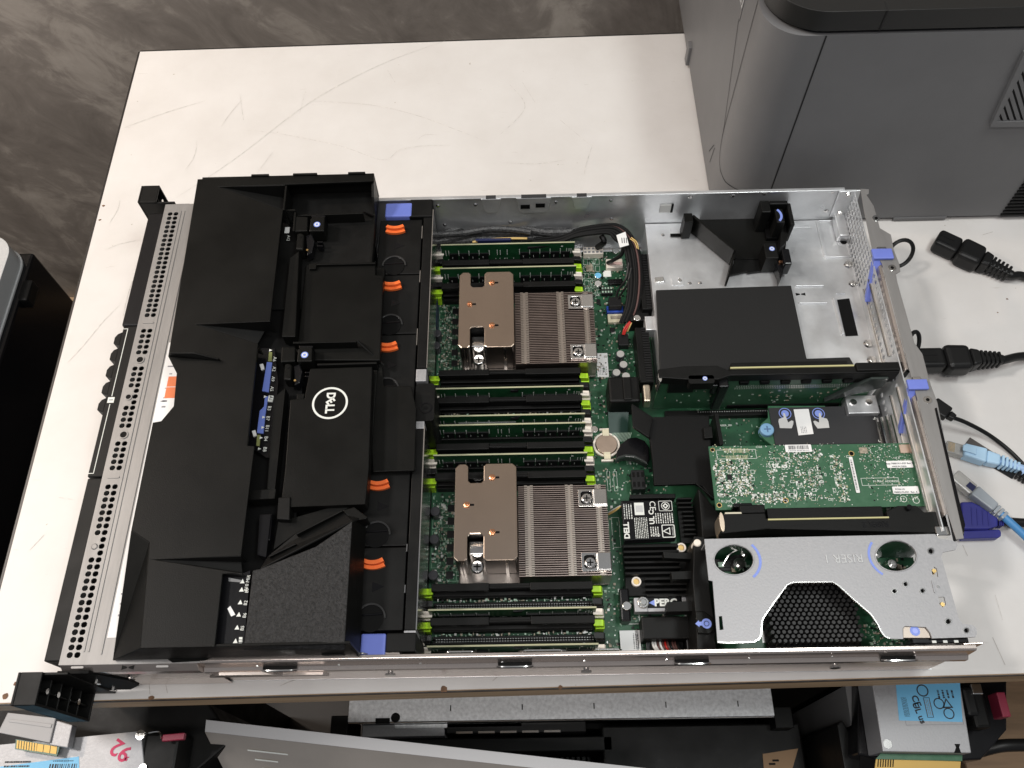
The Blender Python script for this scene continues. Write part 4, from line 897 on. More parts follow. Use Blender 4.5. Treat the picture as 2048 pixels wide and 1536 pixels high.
# power distribution connectors (black ribbed blocks at the edge of the board)
def ribblock(u0,v0,u1,v1,z,n,name='power_connector'):
    q = R(u0,v0,u1,v1,z); o = bx(name, BLK, mb, q[0],q[1],MZ,q[2],q[3],z,bevel=0.0006); p = (q[3]-q[1])/n; s = MB()
    for i in range(n): s.box(q[0]+(q[2]-q[0])*0.45,q[1]+p*i+p*0.2,z,q[2]-0.0008,q[1]+p*i+p*0.75,z+0.0008)
    s.obj('ribs', CHIP, o); return o
ribblock(1274,508,1306,618,0.034,22); ribblock(1270,655,1308,764,0.030,22)
q = R(1258,606,1300,640,0.028); bx('connector_foot', BLK, mb, q[0],q[1],MZ,q[2],q[3],0.0275,bevel=0.001)
c = G(1274,636,0.0285); MB().cyl((c.x,c.y,0.0275),0.0034,0.0014,18).obj('screw', CHROME, mb, bevel=0.0003, smooth=True)
q = R(1290,630,1312,657,0.036); bx('bracket_tab', STEEL, mb, q[0],q[1],0.020,q[2],q[3],0.034,bevel=0.0006)

# ------------------------------------------------------------------ card holder on the supply cage
ch = thing('card_holder', 'black plastic card holder with blue touch point on the bright steel floor', 'bracket', (0.545,0.40,CZ))
def pz(name, pts, z, z0, z1, m=BLK, parent=None, bevel=0.0006, **k): return MB().prism(P(pts,z), z0, z1).obj(name, m, parent, bevel, **k)
pz('base', [c4(*q) for q in ((470,262),(890,255),(905,235),(1140,290),(1092,425),(1078,560),(735,545),(690,560),(560,400))], 0.046, CZ+0.0003, 0.0458, BLK2, ch)
# slanting wall and left post
def wallseg(name, pa, pb, zb, zt, t, parent, m=BLK, zref=None):
    a = Vector(P([pa], zref or zt)[0]); b = Vector(P([pb], zref or zt)[0]); d = b-a; n_ = Vector((-d.y,d.x)).normalized()*t/2
    return MB().prism([tuple(a+n_),tuple(b+n_),tuple(b-n_),tuple(a-n_)], zb, zt).obj(name, m, parent, 0.0005)
wallseg('slanted_wall', c4(440,245), c4(733,488), CZ+0.0005, 0.066, 0.0025, ch, BLK2)
wallseg('end_wall', c4(735,490), c4(905,485), CZ+0.0005, 0.064, 0.002, ch, BLK2) if False else None
q = R(*c4(375,236),*c4(445,250),0.068); MB().box(q[0],q[1]-0.008,CZ+0.0005,q[2]-0.001,q[3]+0.001,0.068).obj('post', BLK2, ch, bevel=0.0008)
wallseg('foot_wall', c4(735,490), c4(690,668), CZ+0.0005, 0.060, 0.002, ch, BLK2)
pz('floor_lip', [c4(*q) for q in ((735,545),(905,540),(905,600),(1010,625),(820,650),(815,640),(690,668))], 0.045, CZ+0.0004, 0.0445, BLK, ch)
# pocket with blue arc
x0,z1 = wpt(*c4(900,135)); x1,_ = wpt(*c4(1115,150))
MB().box(x0,0.4150,CZ+0.003,x0+0.009,FWY-0.003,0.0765).box(x0+0.009,0.4250,CZ+0.003,x1-0.004,FWY-0.003,0.0760).box(x1-0.004,0.4030,CZ+0.003,x1,FWY-0.003,0.0720).obj('pocket', BLK, ch, bevel=0.001)
bx('pocket_floor', BLKD, ch, x0+0.0092, 0.4040, CZ+0.003, x1-0.0042, 0.4248, 0.050, bevel=0)
bx('thumb_tab', BLK, ch, x0+0.0135, 0.4045, CZ+0.003, x0+0.0215, 0.4215, 0.0735, bevel=0.001)
MB().prism(arcband(x0+0.0092,0.4130,0.0085,0.0107,-44,46,12), 0.0736, 0.0739).obj('blue_arc', BLUEP, ch)
pz('side_blade', [c4(*q) for q in ((1060,300),(1140,290),(1092,425),(1050,470))], 0.060, CZ+0.0005, 0.058, BLK, ch)
# latch block with blue ring
def touch(parent, u, v, z, r=0.0026):
    c = G(u,v,z)
    MB().cyl((c.x,c.y,z),r,0.00012,24).obj('touch_point', BLUEP, parent)
    MB().prism(oval(c.x,c.y,r*0.72,r*0.72),z+0.0001,z+0.0002,holes=[oval(c.x,c.y,r*0.42,r*0.42)]).obj('touch_ring', SILK, parent)
q = R(*c4(930,440),*c4(1040,545),0.066); bx('latch_block', BLK, ch, q[0],q[1],CZ+0.001,q[2],q[3],0.066,bevel=0.0008); touch(ch,*c4(991,480),0.0661)
q = R(*c4(1055,478),*c4(1135,585),0.064); bx('latch_jaw', BLKG, ch, q[0],q[1],CZ+0.004,q[2],q[3],0.064,bevel=0.0015)
q = R(*c4(1005,560),*c4(1080,700),0.056); MB().prism([(q[0],q[3]),(q[2]+0.002,q[3]),(q[2],q[1]+0.008),(q[2]-0.004,q[1]),(q[0]+0.003,q[1]+0.008)],CZ+0.002,0.056).obj('latch_hook', BLKG, ch, bevel=0.0008)
c = G(*c4(1050,570),0.058); MB().cyl((c.x,c.y,0.056),0.0016,0.002,10).obj('spring_pin', COPPER, ch)

# ------------------------------------------------------------------ riser 3 with its black support plate
r3 = thing('expansion_riser', 'long black riser with green board and blue touch point beside the black plate', 'riser card', (0.56,0.247,0.03), 'riser cards at the rear')
pz('support_plate', [(1312,579),(1583,570),(1614,716),(1700,713),(1712,735),(1712,741),(1320,746)], 0.048, 0.0455, 0.0475, mat('plate_black',(0.014,0.014,0.014),spec=0.3,rough=0.55,bump=0.1,bscale=900), r3, 0.0012, label='large black flat support plate')
yb = 0.2385
bar = [(0.4560,yb-0.0045),(0.4560,yb+0.0035),(0.478,yb+0.0062),(0.507,yb+0.0062),(0.517,yb+0.001),(0.668,yb+0.0035),(0.671,yb-0.004),(0.517,yb-0.004),(0.507,yb-0.0075),(0.485,yb-0.0075)]
MB().prism(bar, 0.069, 0.080).obj('carrier_bar', BLK, r3, bevel=0.0007)
bx('carrier_step', BLK, r3, 0.521, yb+0.0042, 0.050, 0.622, yb+0.012, 0.074, bevel=0.0006)
bx('board_edge', mat('edge_yellow',(0.50,0.47,0.24),rough=0.5), r3, 0.518, yb+0.0022, 0.0795, 0.624, yb+0.0037, 0.0812, bevel=0.0002)
bx('carrier_end', BLK, r3, 0.625, yb-0.003, 0.060, 0.6690, yb+0.005, 0.0825, bevel=0.001)
bx('riser_board', PCBL, r3, 0.459, yb-0.0012, 0.014, 0.650, yb+0.0004, 0.070, bevel=0)
s = MB()
for k_ in range(48):
    for j_ in (0,1): s.box(0.527+0.0021*k_+0.0009*j_,yb-0.0018,0.0500+0.0034*j_,0.5279+0.0021*k_+0.0009*j_,yb-0.0012,0.0522+0.0034*j_)
s.obj('contact_pins', SOLDER, r3)
clutter('components', r3, 0,0,0,0,0,0,[SMD]) if False else None
s = MB(); rnd = random.Random(12)
for i in range(60):
    x = rnd.choice((rnd.uniform(0.462,0.51),rnd.uniform(0.53,0.64),rnd.uniform(0.56,0.58),rnd.uniform(0.60,0.622))); z = rnd.uniform(0.022,0.052); a = rnd.uniform(0.0006,0.0022); s.box(x,yb-0.0018,z,x+a,yb-0.0012,z+rnd.uniform(0.0005,0.0018),rnd.randrange(3))
o = s.obj('components', [SOLDER,SMD,SILK2], r3); o['kind'] = 'stuff'
bx('black_relay', CHIP, r3, 0.467,yb-0.0042,0.050,0.490,yb-0.0013,0.068,bevel=0.0005)
bx('pull_clip', BLKG, r3, 0.508,yb-0.0120,0.030,0.5165,yb-0.0016,0.0745,bevel=0.0012); bx('pull_clip', BLKG, r3, 0.502,yb-0.0105,0.058,0.5075,yb-0.0080,0.0735,bevel=0.001)
for k_ in range(6): bx('wall_tab', BLKD, r3, 0.528+0.018*k_,yb-0.0050,0.0635,0.536+0.018*k_,yb-0.0013,0.0685,bevel=0.0004)
MB().box(0.489,yb-0.0078,0.0801,0.505,yb-0.0055,0.0806).obj('edge_line', CHROME, r3) if False else None
c = G(1410,757,0.0802); MB().prism(rrect(c.x-0.014,c.y-0.0045,c.x+0.008,c.y+0.0035,0.002),0.069,0.0800).obj('release_tab', BLK, r3, bevel=0.0006); touch(r3,1410,757,0.0801,0.0021)
MB().prism(oval(0.4572,yb-0.003,0.0016,0.0052),0.060,0.079).obj('guide_clip', CHROME, r3, bevel=0.0004)
bx('rear_bracket', STEEL, r3, 0.630,yb-0.020,0.022,0.658,yb-0.0015,0.034,bevel=0.001)
for xx,zz in ((0.636,0.0345),(0.650,0.0345)): MB().cyl((xx,yb-0.009,0.034),0.003,0.0014,14).obj('screw', CHROME, r3, smooth=True)
MB().prism([(0.612,0.03),(0.655,0.055),(0.655,0.072),(0.640,0.072)], yb-0.006, yb-0.0015, 'y').obj('rear_baffle', mat('smoke_plastic',(0.05,0.06,0.055),rough=0.15), r3, bevel=0.0005)
s = MB().box(0.527,yb-0.0024,0.0135,0.63,yb+0.002,0.019).obj('riser_socket', BLK, r3)
# ------------------------------------------------------------------ network daughter card with touch hands
nd = thing('daughter_card', 'flat black daughter card with two pictured hands and blue touch circles', 'circuit card', (0.61,0.209,0.026), None)
nz = 0.0285
MB().prism(P([c5_ for c5_ in ((1536,812),(1536,836),(1522,848),(1518,868),(1530,880),(1546,892),(1650,892),(1650,812))],nz-0.0015), nz-0.0030, nz-0.0013).obj('board', PCBL, nd)
bx('board_edge', PCBE, nd, 0.556, 0.1905, nz-0.0030, 0.66, 0.1910, nz-0.0012, bevel=0) if False else None
pz('insulator', [(1537,816),(1760,811),(1783,886),(1551,890)], nz, nz-0.0012, nz, mat('sheet_black',(0.022,0.022,0.024),rough=0.5), nd, 0)
c = G(1533,861,nz); k_ = MB().cyl((c.x,c.y,nz-0.006),0.0062,0.009,26).obj('thumb_screw', mat('screw_blue',(0.20,0.38,0.58),rough=0.45), nd, bevel=0.0008, smooth=True)
s = MB(); s.box(c.x-0.003,c.y-0.0005,nz+0.0031,c.x+0.003,c.y+0.0005,nz+0.0033); s.box(c.x-0.0005,c.y-0.003,nz+0.0031,c.x+0.0005,c.y+0.003,nz+0.00331); s.obj('screw_cross', mat('cross_blue',(0.08,0.15,0.28),rough=0.5), k_)
for (u,v) in ((1570,827),(1637,827)):
    c = G(u,v,nz); MB().cyl((c.x,c.y,nz),0.0034,0.0001,24).obj('touch_dot', BLUEP, nd)
    MB().prism(oval(c.x,c.y,0.0056,0.0056),nz+0.0000,nz+0.0001,holes=[oval(c.x,c.y,0.0049,0.0049)]).obj('touch_ring', BLUEP, nd)
    sg = 1 if u < 1600 else -1
    h = [(0.0002,0.000),(0.0016,0.0006),(0.0019,-0.004),(0.0065*1,-0.0055),(0.0072,-0.008),(0.0070,-0.0145),(-0.0035,-0.0150),(-0.0055,-0.011),(-0.0062,-0.0078),(-0.0045,-0.0072),(-0.0012,-0.0092)]
    MB().prism([(c.x+a_*sg*(-1 if sg>0 else -1)*-1*(1 if sg<0 else -1) if False else c.x-a_*sg*-1*(-1), c.y+b_) for a_,b_ in h],nz+0.0001,nz+0.00025).obj('hand_print', mat('hand_grey',(0.55,0.55,0.54),rough=0.5), nd)
q = R(1589,820,1618,870,nz); lb = MB().prism(P([(1587,819),(1617,818),(1627,868),(1597,871)],nz),nz+0.0001,nz+0.0003).obj('card_label', WHITE, nd)
codes(lb,(q[0]+0.002,q[1]+0.001,q[2]-0.001,q[1]+0.009),nz+0.0003,4,6,'y',GREYINK); 
text('slot_digit','4',SILK,nd,G(1750,837,nz+0.0002),0.0062,rot=-math.pi/2); text('slot_digit','3',SILK,nd,G(1761,882,nz+0.0002),0.0062,rot=-math.pi/2)
# slot blanking covers behind
for i_ in range(4): MB().tube([(0.6555+0.0018*i_,0.215-0.002*i_,0.03+0.006*i_),(0.6555+0.0018*i_,0.165,0.03+0.006*i_)],0.0014,6).obj('slot_spring', CHROME, nd, smooth=True)

# ------------------------------------------------------------------ network card in riser 2
NZ = 0.0645
nc = thing('network_card', 'bright green network card dense with components and white barcode stickers', 'circuit card', (0.58,0.15,NZ-0.002))
cp = P([(1417,893),(1827,886),(1834,912),(1842,955),(1852,990),(1857,1012),(1432,1020)],NZ)
nb = MB().prism(cp, NZ-0.0016, NZ).obj('board', PCBL, nc)
c5 = lambda x,y: (1200+x/2.9257, 700+y/2.9257)
NMIX = [SILK,SILK,SOLDER,SMD,SILK,CHIP,PCBE]
def cl(u0,v0,u1,v1,n,seed,smin=0.0005,smax=0.0016,h=0.0006): q = R(*c5(u0,v0),*c5(u1,v1),NZ); return clutter('components', nc, *q, NZ, n, NMIX, smin, smax, h, seed, grid=0.0008)
cl(655,650,900,860,620,21); cl(880,840,1060,905,120,22); cl(960,600,1330,880,330,23); cl(1190,690,1310,800,170,24,0.0003,0.0009); cl(1340,620,1460,890,160,25); cl(1120,590,1300,640,70,26); cl(700,570,930,640,40,27); cl(1540,560,1830,640,60,28,0.0004,0.0009); cl(1530,640,1880,890,260,29,0.0004,0.0010); cl(1500,560,1850,650,160,31,0.0004,0.0009); cl(650,560,1500,910,520,30,0.0004,0.0009)
silk(nc,[R(*c5(678,585),*c5(918,635),NZ),R(*c5(1525,750),*c5(1755,790),NZ)]+[R(*c5(700+45*i_,660+42*j_),*c5(726+45*i_,682+42*j_),NZ) for i_ in range(5) for j_ in range(4) if (i_*3+j_)%3]+[R(*c5(x_,y_),*c5(x_+w_,y_+h_),NZ) for x_,y_,w_,h_ in [(random.randint(960,1440),random.randint(610,870),random.choice((14,22,30)),random.choice((12,18,24))) for _ in range(46)]],NZ,0.0003)
q = R(*c5(728,578),*c5(870,600),NZ); bars(nc,q,NZ+0.00005,22,5,'x',PCBE); q = R(*c5(735,618),*c5(870,640),NZ); bars(nc,q,NZ+0.00005,22,6,'x',PCBE)
q = R(*c5(742,730),*c5(773,762),NZ); bx('chip', CHIP, nc, *q[:2],NZ,*q[2:],NZ+0.001,bevel=0.0002)
for (u,v,r) in ((658,585,0.0014),(698,908,0.0016),(1086,880,0.0018),(1471,606,0.0018)):
    c = G(*c5(u,v),NZ); MB().prism(oval(c.x,c.y,r*1.35,r*1.35),NZ,NZ+0.00012,holes=[oval(c.x,c.y,r,r)]).obj('hole_ring', GOLD, nc); MB().cyl((c.x,c.y,NZ),r,0.00006,16).obj('round_hole', BLKD, nc)
for (u,v) in ((783,882),(1776,872),(1850,880)):
    c = G(*c5(u,v),NZ); MB().prism(oval(c.x,c.y,0.0027,0.0027),NZ,NZ+0.0001,holes=[oval(c.x,c.y,0.0023,0.0023)]).obj('round_mark', SILK, nc)
def sticker(u0,v0,u1,v1,kind):
    q = R(*c5(u0,v0),*c5(u1,v1),NZ); o = MB().prism(rrect(*q,0.0008),NZ+0.0008,NZ+0.0010).obj('sticker', WHITE, nc)
    w,h = q[2]-q[0],q[3]-q[1]
    if kind == 'bx': bars(o,(q[0]+0.12*w,q[1]+0.35*h,q[2]-0.12*w,q[3]-0.12*h),NZ+0.0010,26,u0,'x'); codes(o,(q[0],q[1]+0.06*h,q[2],q[1]+0.3*h),NZ+0.0010,1,u0,'x',GREYINK)
    if kind == 'by': bars(o,(q[0]+0.2*w,q[1]+0.08*h,q[2]-0.35*w,q[3]-0.08*h),NZ+0.0010,30,u0,'y')
    return o
sticker(1078,558,1240,598,'bx'); sticker(1452,628,1520,838,'by')
o = sticker(1670,652,1832,690,''); text('sticker_text','Assy: P0001911-02D Rev. B',INK,o,G(*c5(1752,664),NZ+0.0011),0.0020); text('sticker_text','MADE IN CHINA',INK,o,G(*c5(1752,681),NZ+0.0011),0.0016)
o = sticker(1705,802,1868,842,''); text('sticker_text','PCIX4-1G',INK,o,G(*c5(1755,815),NZ+0.0011),0.0018); text('sticker_text','P0002174-02C  Rev. A',INK,o,G(*c5(1790,832),NZ+0.0011),0.0020)
text('board_print','P1 MAC ADDRESS',SILK,nc,G(*c5(1672,769),NZ+0.0001),0.0026); text('board_print','UL us',SILK,nc,G(*c5(1052,678),NZ+0.0001),0.0052,bold=0.0002); text('board_print','C162',SILK,nc,G(*c5(930,568),NZ+0.0001),0.0024); text('board_print','R1 J101',SILK,nc,G(*c5(740,886),NZ+0.0001),0.0028); text('board_print','MA17',SILK,nc,G(*c5(770,913),NZ+0.0001),0.0026)
for (u0,v0,u1,v1) in ((1745,556,1838,604),(1842,650,1885,735)): q = R(*c5(u0,v0),*c5(u1,v1),NZ); bx('shield_tab', mat('copper_tape',(0.55,0.42,0.34),metal=0.8,rough=0.4), nc, *q[:2],NZ,*q[2:],NZ+0.0012,bevel=0.0003)
q = R(*c5(1512,572),*c5(1568,606),NZ); bx('shield_tab', SMD, nc, *q[:2],NZ,*q[2:],NZ+0.0008,bevel=0.0003)
bx('port_block', STEEL, nc, 0.640,0.122,NZ-0.014,0.6615,0.168,NZ-0.0018,bevel=0.0005)
# ------------------------------------------------------------------ riser 2
r2 = thing('expansion_riser', 'black riser marked RISER 2 holding the bright green network card', 'riser card', (0.58,0.105,0.03), 'riser cards at the rear')
ry = 0.1042
MB().prism([(0.4920,ry-0.010),(0.4920,ry+0.006),(0.5285,ry+0.006),(0.5285,ry+0.0015),(0.6235,ry+0.0015),(0.6235,ry+0.006),(0.6330,ry+0.010),(0.6480,ry+0.010),(0.6530,ry+0.0045),(0.6690,ry+0.0045),(0.6690,ry-0.013),(0.5285,ry-0.007)],0.066,0.0790).obj('carrier_bar', BLK, r2, bevel=0.0007)
bx('card_socket', BLK, r2, 0.531,ry+0.0025,0.050,0.6225,ry+0.0115,0.0755,bevel=0.0008)
bx('board_edge', mat('edge_yellow',(0.5,0.47,0.24)), r2, 0.5295,ry-0.0003,0.0786,0.6240,ry+0.0010,0.0802,bevel=0.0002); bx('board_edge', mat('edge_pale',(0.62,0.58,0.45),rough=0.5), r2, 0.4970,ry+0.0061,0.070,0.5100,ry+0.0075,0.0785,bevel=0.0002)
bx('card_clip', BLK, r2, 0.509,ry+0.0066,0.060,0.5290,ry+0.0135,0.0788,bevel=0.001); MB().box(0.505,ry+0.0125,0.066,0.520,ry+0.016,0.0765).obj('card_clip', BLKG, r2, bevel=0.001)
bx('riser_board', PCB, r2, 0.500,ry-0.0015,0.012,0.655,ry+0.0012,0.0655,bevel=0)
bx('carrier_skirt', BLKD, r2, 0.4960,ry-0.0068,0.03,0.6550,ry-0.0055,0.0655,bevel=0)
text('riser_text','RISER 2',BLKG,r2,G(1751,1048,0.0792),0.0064,rot=math.pi,bold=0.00015)
MB().prism(oval(0.4932,ry-0.001,0.0019,0.0080),0.060,0.0802).obj('guide_clip', mat('pale_brass',(0.68,0.56,0.44),metal=0.9,rough=0.35), r2, bevel=0.0005)
MB().cyl((0.6405,ry+0.0075,0.079),0.0022,0.004,14).obj('post', BLKG, r2, smooth=True)
bx('latch_spring', CHROME, r2, 0.6570,ry-0.0155,0.070,0.6680,ry-0.0080,0.0815,bevel=0.0008)
# ------------------------------------------------------------------ riser 1: silver cage
r1 = thing('riser_cage', 'silver sheet metal riser cage marked RISER 1 over a black honeycomb heat sink', 'riser cage', (0.57,0.05,0.02), None)
c7 = lambda x,y: (1380+x/3.3032, 1000+y/3.3032)
RZ = 0.0840
out = [(95,258),(860,241),(1620,225),(1640,252),(1735,268),(1762,280),(1768,300),(1755,328),(1670,345),(1660,375),(1775,780),(1800,818),(1870,826),(1893,850),(1896,885),(1885,905),(1600,914),(1590,880),(1560,840),(1420,832),(1405,850),(1408,918),(1320,916),(1285,900),(1262,870),(1240,820),(1195,755),(1080,655),(975,560),(940,541),(680,544),(640,562),(560,670),(490,770),(476,800),(470,890),(455,920),(420,938),(250,944),(182,940),(150,535),(124,530)]
hl = [oval(290,395,128,97),oval(1362,370,133,99)]
small = [(1590,338,17),(1350,603,14),(1423,556,14),(1535,600,14),(1705,803,17),(1825,862,16)]
holes = [P([c7(*q) for q in h],RZ) for h in hl]+[P([c7(*q) for q in oval(x,y,r,r,12)],RZ) for x,y,r in small]
holes += [P([c7(*q) for q in h],RZ) for h in ([(1595,455),(1612,440),(1632,455),(1640,508),(1605,512)],[(1640,640),(1680,640),(1692,690),(1670,710),(1650,690)],[(190,768),(212,766),(222,856),(196,860)])]
MB().prism(P([c7(*q) for q in out],RZ), RZ-0.0014, RZ, holes=holes).obj('cage_plate', STEELS, r1)
for h in hl:
    cx = sum(q[0] for q in h)/len(h); cy = sum(q[1] for q in h)/len(h)
    big = P([c7(cx+(x-cx)*1.07,cy+(y-cy)*1.08) for x,y in h],RZ); sm = P([c7(cx+(x-cx)*1.005,cy+(y-cy)*1.005) for x,y in h],RZ)
    MB().prism(big,RZ+0.00002,RZ+0.0006,holes=[sm]).obj('hole_flange', STEELS, r1, bevel=0.0003)
edge = P([c7(*q) for q in out[22:40]],RZ)
MB().tube([(x,y,RZ-0.0004) for x,y in edge],0.0009,6,smooth_path=False).obj('rolled_edge', CHROME, r1, smooth=True)
for x,y,r in small:
    c = G(*c7(x,y),RZ-0.002); MB().cyl((c.x,c.y,RZ-0.0035),0.0036,0.0008,14).obj('hole_shade_disc', BLKD, r1)  # black disc added below each hole to darken it
    a_ = P([c7(*q) for q in oval(x,y,r+7,r+7,16)],RZ); b_ = P([c7(*q) for q in oval(x,y,r,r,16)],RZ); MB().prism(a_,RZ+0.00002,RZ+0.0005,holes=[b_]).obj('hole_rim', CHROME, r1)
c = G(*c7(300,395),RZ); MB().prism(arcband(c.x,c.y,0.0178,0.0198,-52,42,16,0.92),RZ+0.0001,RZ+0.00025).obj('blue_arc', BLUEP, r1)
c = G(*c7(1350,372),RZ); MB().prism(arcband(c.x,c.y,0.0182,0.0200,140,232,16,0.92),RZ+0.0001,RZ+0.00025).obj('blue_arc', BLUEP, r1)
text('embossed_text','RISER 1',mat('embossed',(0.46,0.46,0.46),metal=0.5,rough=0.42),r1,G(*c7(1012,385),RZ+0.0002),0.0094,rot=math.pi,depth=0.0004,sx=1.0)
q = P([c7(*w) for w in ((1408,912),(1405,850),(1425,825),(1560,822),(1592,912))],RZ-0.002); MB().prism(q,RZ-0.0035,RZ-0.002).obj('release_tab', mat('tab_brown',(0.42,0.36,0.31),metal=0.85,rough=0.35), r1, bevel=0.0003)
c = G(*c7(1486,865),RZ-0.002); MB().cyl((c.x,c.y,RZ-0.002),0.0036,0.00015,24).obj('touch_point', BLUEP, r1); MB().cyl((c.x,c.y,RZ-0.0018),0.0020,0.00015,20).obj('touch_point', mat('blue_pale',(0.35,0.42,0.85),rough=0.5), r1)
q = R(*c7(1600,535),*c7(1612,615),RZ); MB().prism(rrect(*q,0.0008),RZ,RZ+0.0008).obj('pressed_rib', STEELS, r1, bevel=0.0003); c = G(*c7(1638,574),RZ); MB().cyl((c.x,c.y,RZ),0.0010,0.0008,10).obj('rivet', CHROME, r1)
for (u,v) in ((1612,468),(1668,690)): c = G(*c7(u,v),RZ-0.001); MB().cyl((c.x,c.y,RZ-0.004),0.0021,0.0034,12,r2=0.0016).obj('hook', GOLD, r1, smooth=True)
bx('riser_board', PCB, r1, 0.488,0.0845,0.012,0.650,0.0860,0.080,bevel=0); bx('cage_flange', STEELS, r1, 0.4785,0.0868,0.030,0.655,0.0878,RZ-0.0016,bevel=0)
# controller card under the cage, seen through the openings
r1c = bx('card_board', PCB, r1, 0.487,0.012,0.046,0.650,0.082,0.0475,bevel=0)
clutter('components', r1, 0.49,0.055,0.530,0.080,0.0475,120,MIX,0.0008,0.004,0.003,41); clutter('components', r1, 0.615,0.014,0.650,0.080,0.0475,220,MIX,0.0006,0.003,0.003,42); clutter('components', r1, 0.598,0.013,0.635,0.030,0.0475,120,MIX,0.0006,0.002,0.002,43)
for (u,v,r,h) in ((362,350,0.004,0.012),(330,412,0.005,0.010),(1245,345,0.004,0.010),(1345,415,0.004,0.010)):
    c = G(*c7(u,v),0.06); MB().cyl((c.x,c.y,0.0475),r,h,16,r2=r*0.9).cyl((c.x,c.y,0.0475+h),r*0.5,0.002,12).obj('shiny_post', CHROME, r1, smooth=True)
for k_ in range(5):
    c = G(*c7(230+20*k_,440-22*k_),0.058); bx('dark_chip', CHIP, r1, c.x-0.002,c.y-0.001,0.0475,c.x+0.007,c.y+0.002,0.0500+0.001*k_,bevel=0.0003)
MB().tube([G(*c7(215,435),0.06),G(*c7(262,360),0.064),G(*c7(345,318),0.066)],0.0007,6).obj('wire_loop', CHROME, r1)
# honeycomb heat sink: staggered pins
hq = R(*c7(520,575),*c7(1150,1000),0.060)
hb = bx('honeycomb_base', BLKD, r1, 0.5215,0.0125,0.0475,0.5930,0.0705,0.0515,bevel=0)
pinm = MB(); nx_ = 16; ny_ = 17
for i_ in range(nx_):
    for j_ in range(ny_):
        x = 0.5245+0.0043*i_+(0.00215 if j_%2 else 0); y = 0.0150+0.00330*j_
        pinm.cyl((x,y,0.0515),0.0019,0.0105,6,r2=0.0015)
o = pinm.obj('honeycomb_pins', mat('pin_black',(0.022,0.022,0.022),rough=0.5), r1); o['kind'] = 'stuff'
q = R(*c7(470,862),*c7(540,940),0.049); bx('card_label', PAPERG, r1, *q[:2],0.0476,*q[2:],0.0480,bevel=0)
codes(r1,(q[0]+0.001,q[1]+0.001,q[2]-0.001,q[3]-0.001),0.0480,5,61,'x',GREYINK)
bx('rear_bar', BLKG, r1, 0.6200,0.0075,0.066,0.6610,0.0120,0.0800,bevel=0.0008); s = MB()
for k_ in range(3): s.box(0.634+0.008*k_,0.0078,0.0801,0.637+0.008*k_,0.0095,0.0806)
s.obj('bar_marks', SILK, r1)
MB().prism([(0.655,0.070),(0.6680,0.070),(0.6680,0.0860),(0.655,0.0835)],0.0055,0.0068,'y').obj('corner_plate', STEELW, r1, bevel=0.0003)
# ------------------------------------------------------------------ black riser frame, storage controller, battery
c3 = lambda x,y: (1180+x/4.0406, 960+y/4.0406)
fr_ = thing('card_guide', 'black plastic card guide with blue arrow mark left of the silver riser cage', 'bracket', (0.472,0.05,MZ))
pz('guide_body', [c3(*q) for q in ((840,450),(925,455),(960,820),(985,1000),(1000,1090),(1020,1220),(1010,1260),(1030,1400),(870,1400),(850,1060),(830,820))], 0.060, 0.020, 0.060, BLK, fr_, 0.0008)
pz('guide_tab', [c3(*q) for q in ((850,1060),(925,1065),(985,1110),(1005,1215),(960,1245),(870,1240))], 0.062, 0.0602, 0.063, BLK2, fr_, 0.0006)
pz('guide_finger', [c3(*q) for q in ((655,740),(840,730),(840,800),(665,805))], 0.050, 0.040, 0.050, BLK, fr_, 0.0006); pz('guide_finger', [c3(*q) for q in ((590,580),(830,590),(830,640),(600,630))], 0.048, 0.040, 0.048, BLK, fr_, 0.0006)
pz('guide_finger', [c3(*q) for q in ((620,985),(840,975),(840,1060),(620,1065))], 0.048, 0.036, 0.048, BLK, fr_, 0.0006)
c = G(*c3(942,1160),0.0632); MB().prism(oval(c.x,c.y,0.0038,0.0038),0.0631,0.0633,holes=[oval(c.x,c.y,0.0021,0.0021)]).obj('blue_ring', BLUEP, fr_); MB().cyl((c.x,c.y,0.0631),0.0016,0.0002,18).obj('blue_dot', BLUEP, fr_)
MB().prism([(c.x-0.0036,c.y+0.0014),(c.x-0.0036,c.y-0.0014),(c.x-0.0056,c.y-0.0014),(c.x-0.0056,c.y-0.0026),(c.x-0.0086,c.y),(c.x-0.0056,c.y+0.0026),(c.x-0.0056,c.y+0.0014)],0.0631,0.0633).obj('blue_arrow', BLUEP, fr_)
c = G(*c3(870,505),0.062); MB().cyl((c.x,c.y,0.050),0.0035,0.012,18,r2=0.0030).obj('post', WHITEL, fr_, bevel=0.0008, smooth=True)
rc = thing('storage_controller', 'black finned storage controller card with printed battery pack on top', 'circuit card', (0.445,0.09,MZ))
q = R(*c3(262,490),*c3(835,930),0.022); bx('board', PCB, rc, q[0],q[1],MZ+0.004,q[2],0.146,MZ+0.0056,bevel=0)
fx0,fy0,fx1,fy1 = R(*c3(270,500),*c3(740,760),0.028)
fb = bx('heat_spreader', BLK, rc, fx0,q[1]+0.001,MZ+0.0056,q[2]-0.001,fy1+0.001,0.0190,bevel=0.0005)
for k_ in range(6):
    y = fy1-0.0035-0.0046*k_; bx('cooling_fin', BLK, rc, fx0,y-0.0012,0.0190,fx1,y+0.0006,0.0275,bevel=0.0003)
g0 = R(*c3(445,765),*c3(815,935),0.028)
for k_ in range(4):
    y = g0[3]-0.003-0.0046*k_; bx('cooling_fin', BLK, rc, g0[0],y-0.0012,0.0190,g0[2],y+0.0006,0.0275,bevel=0.0003)
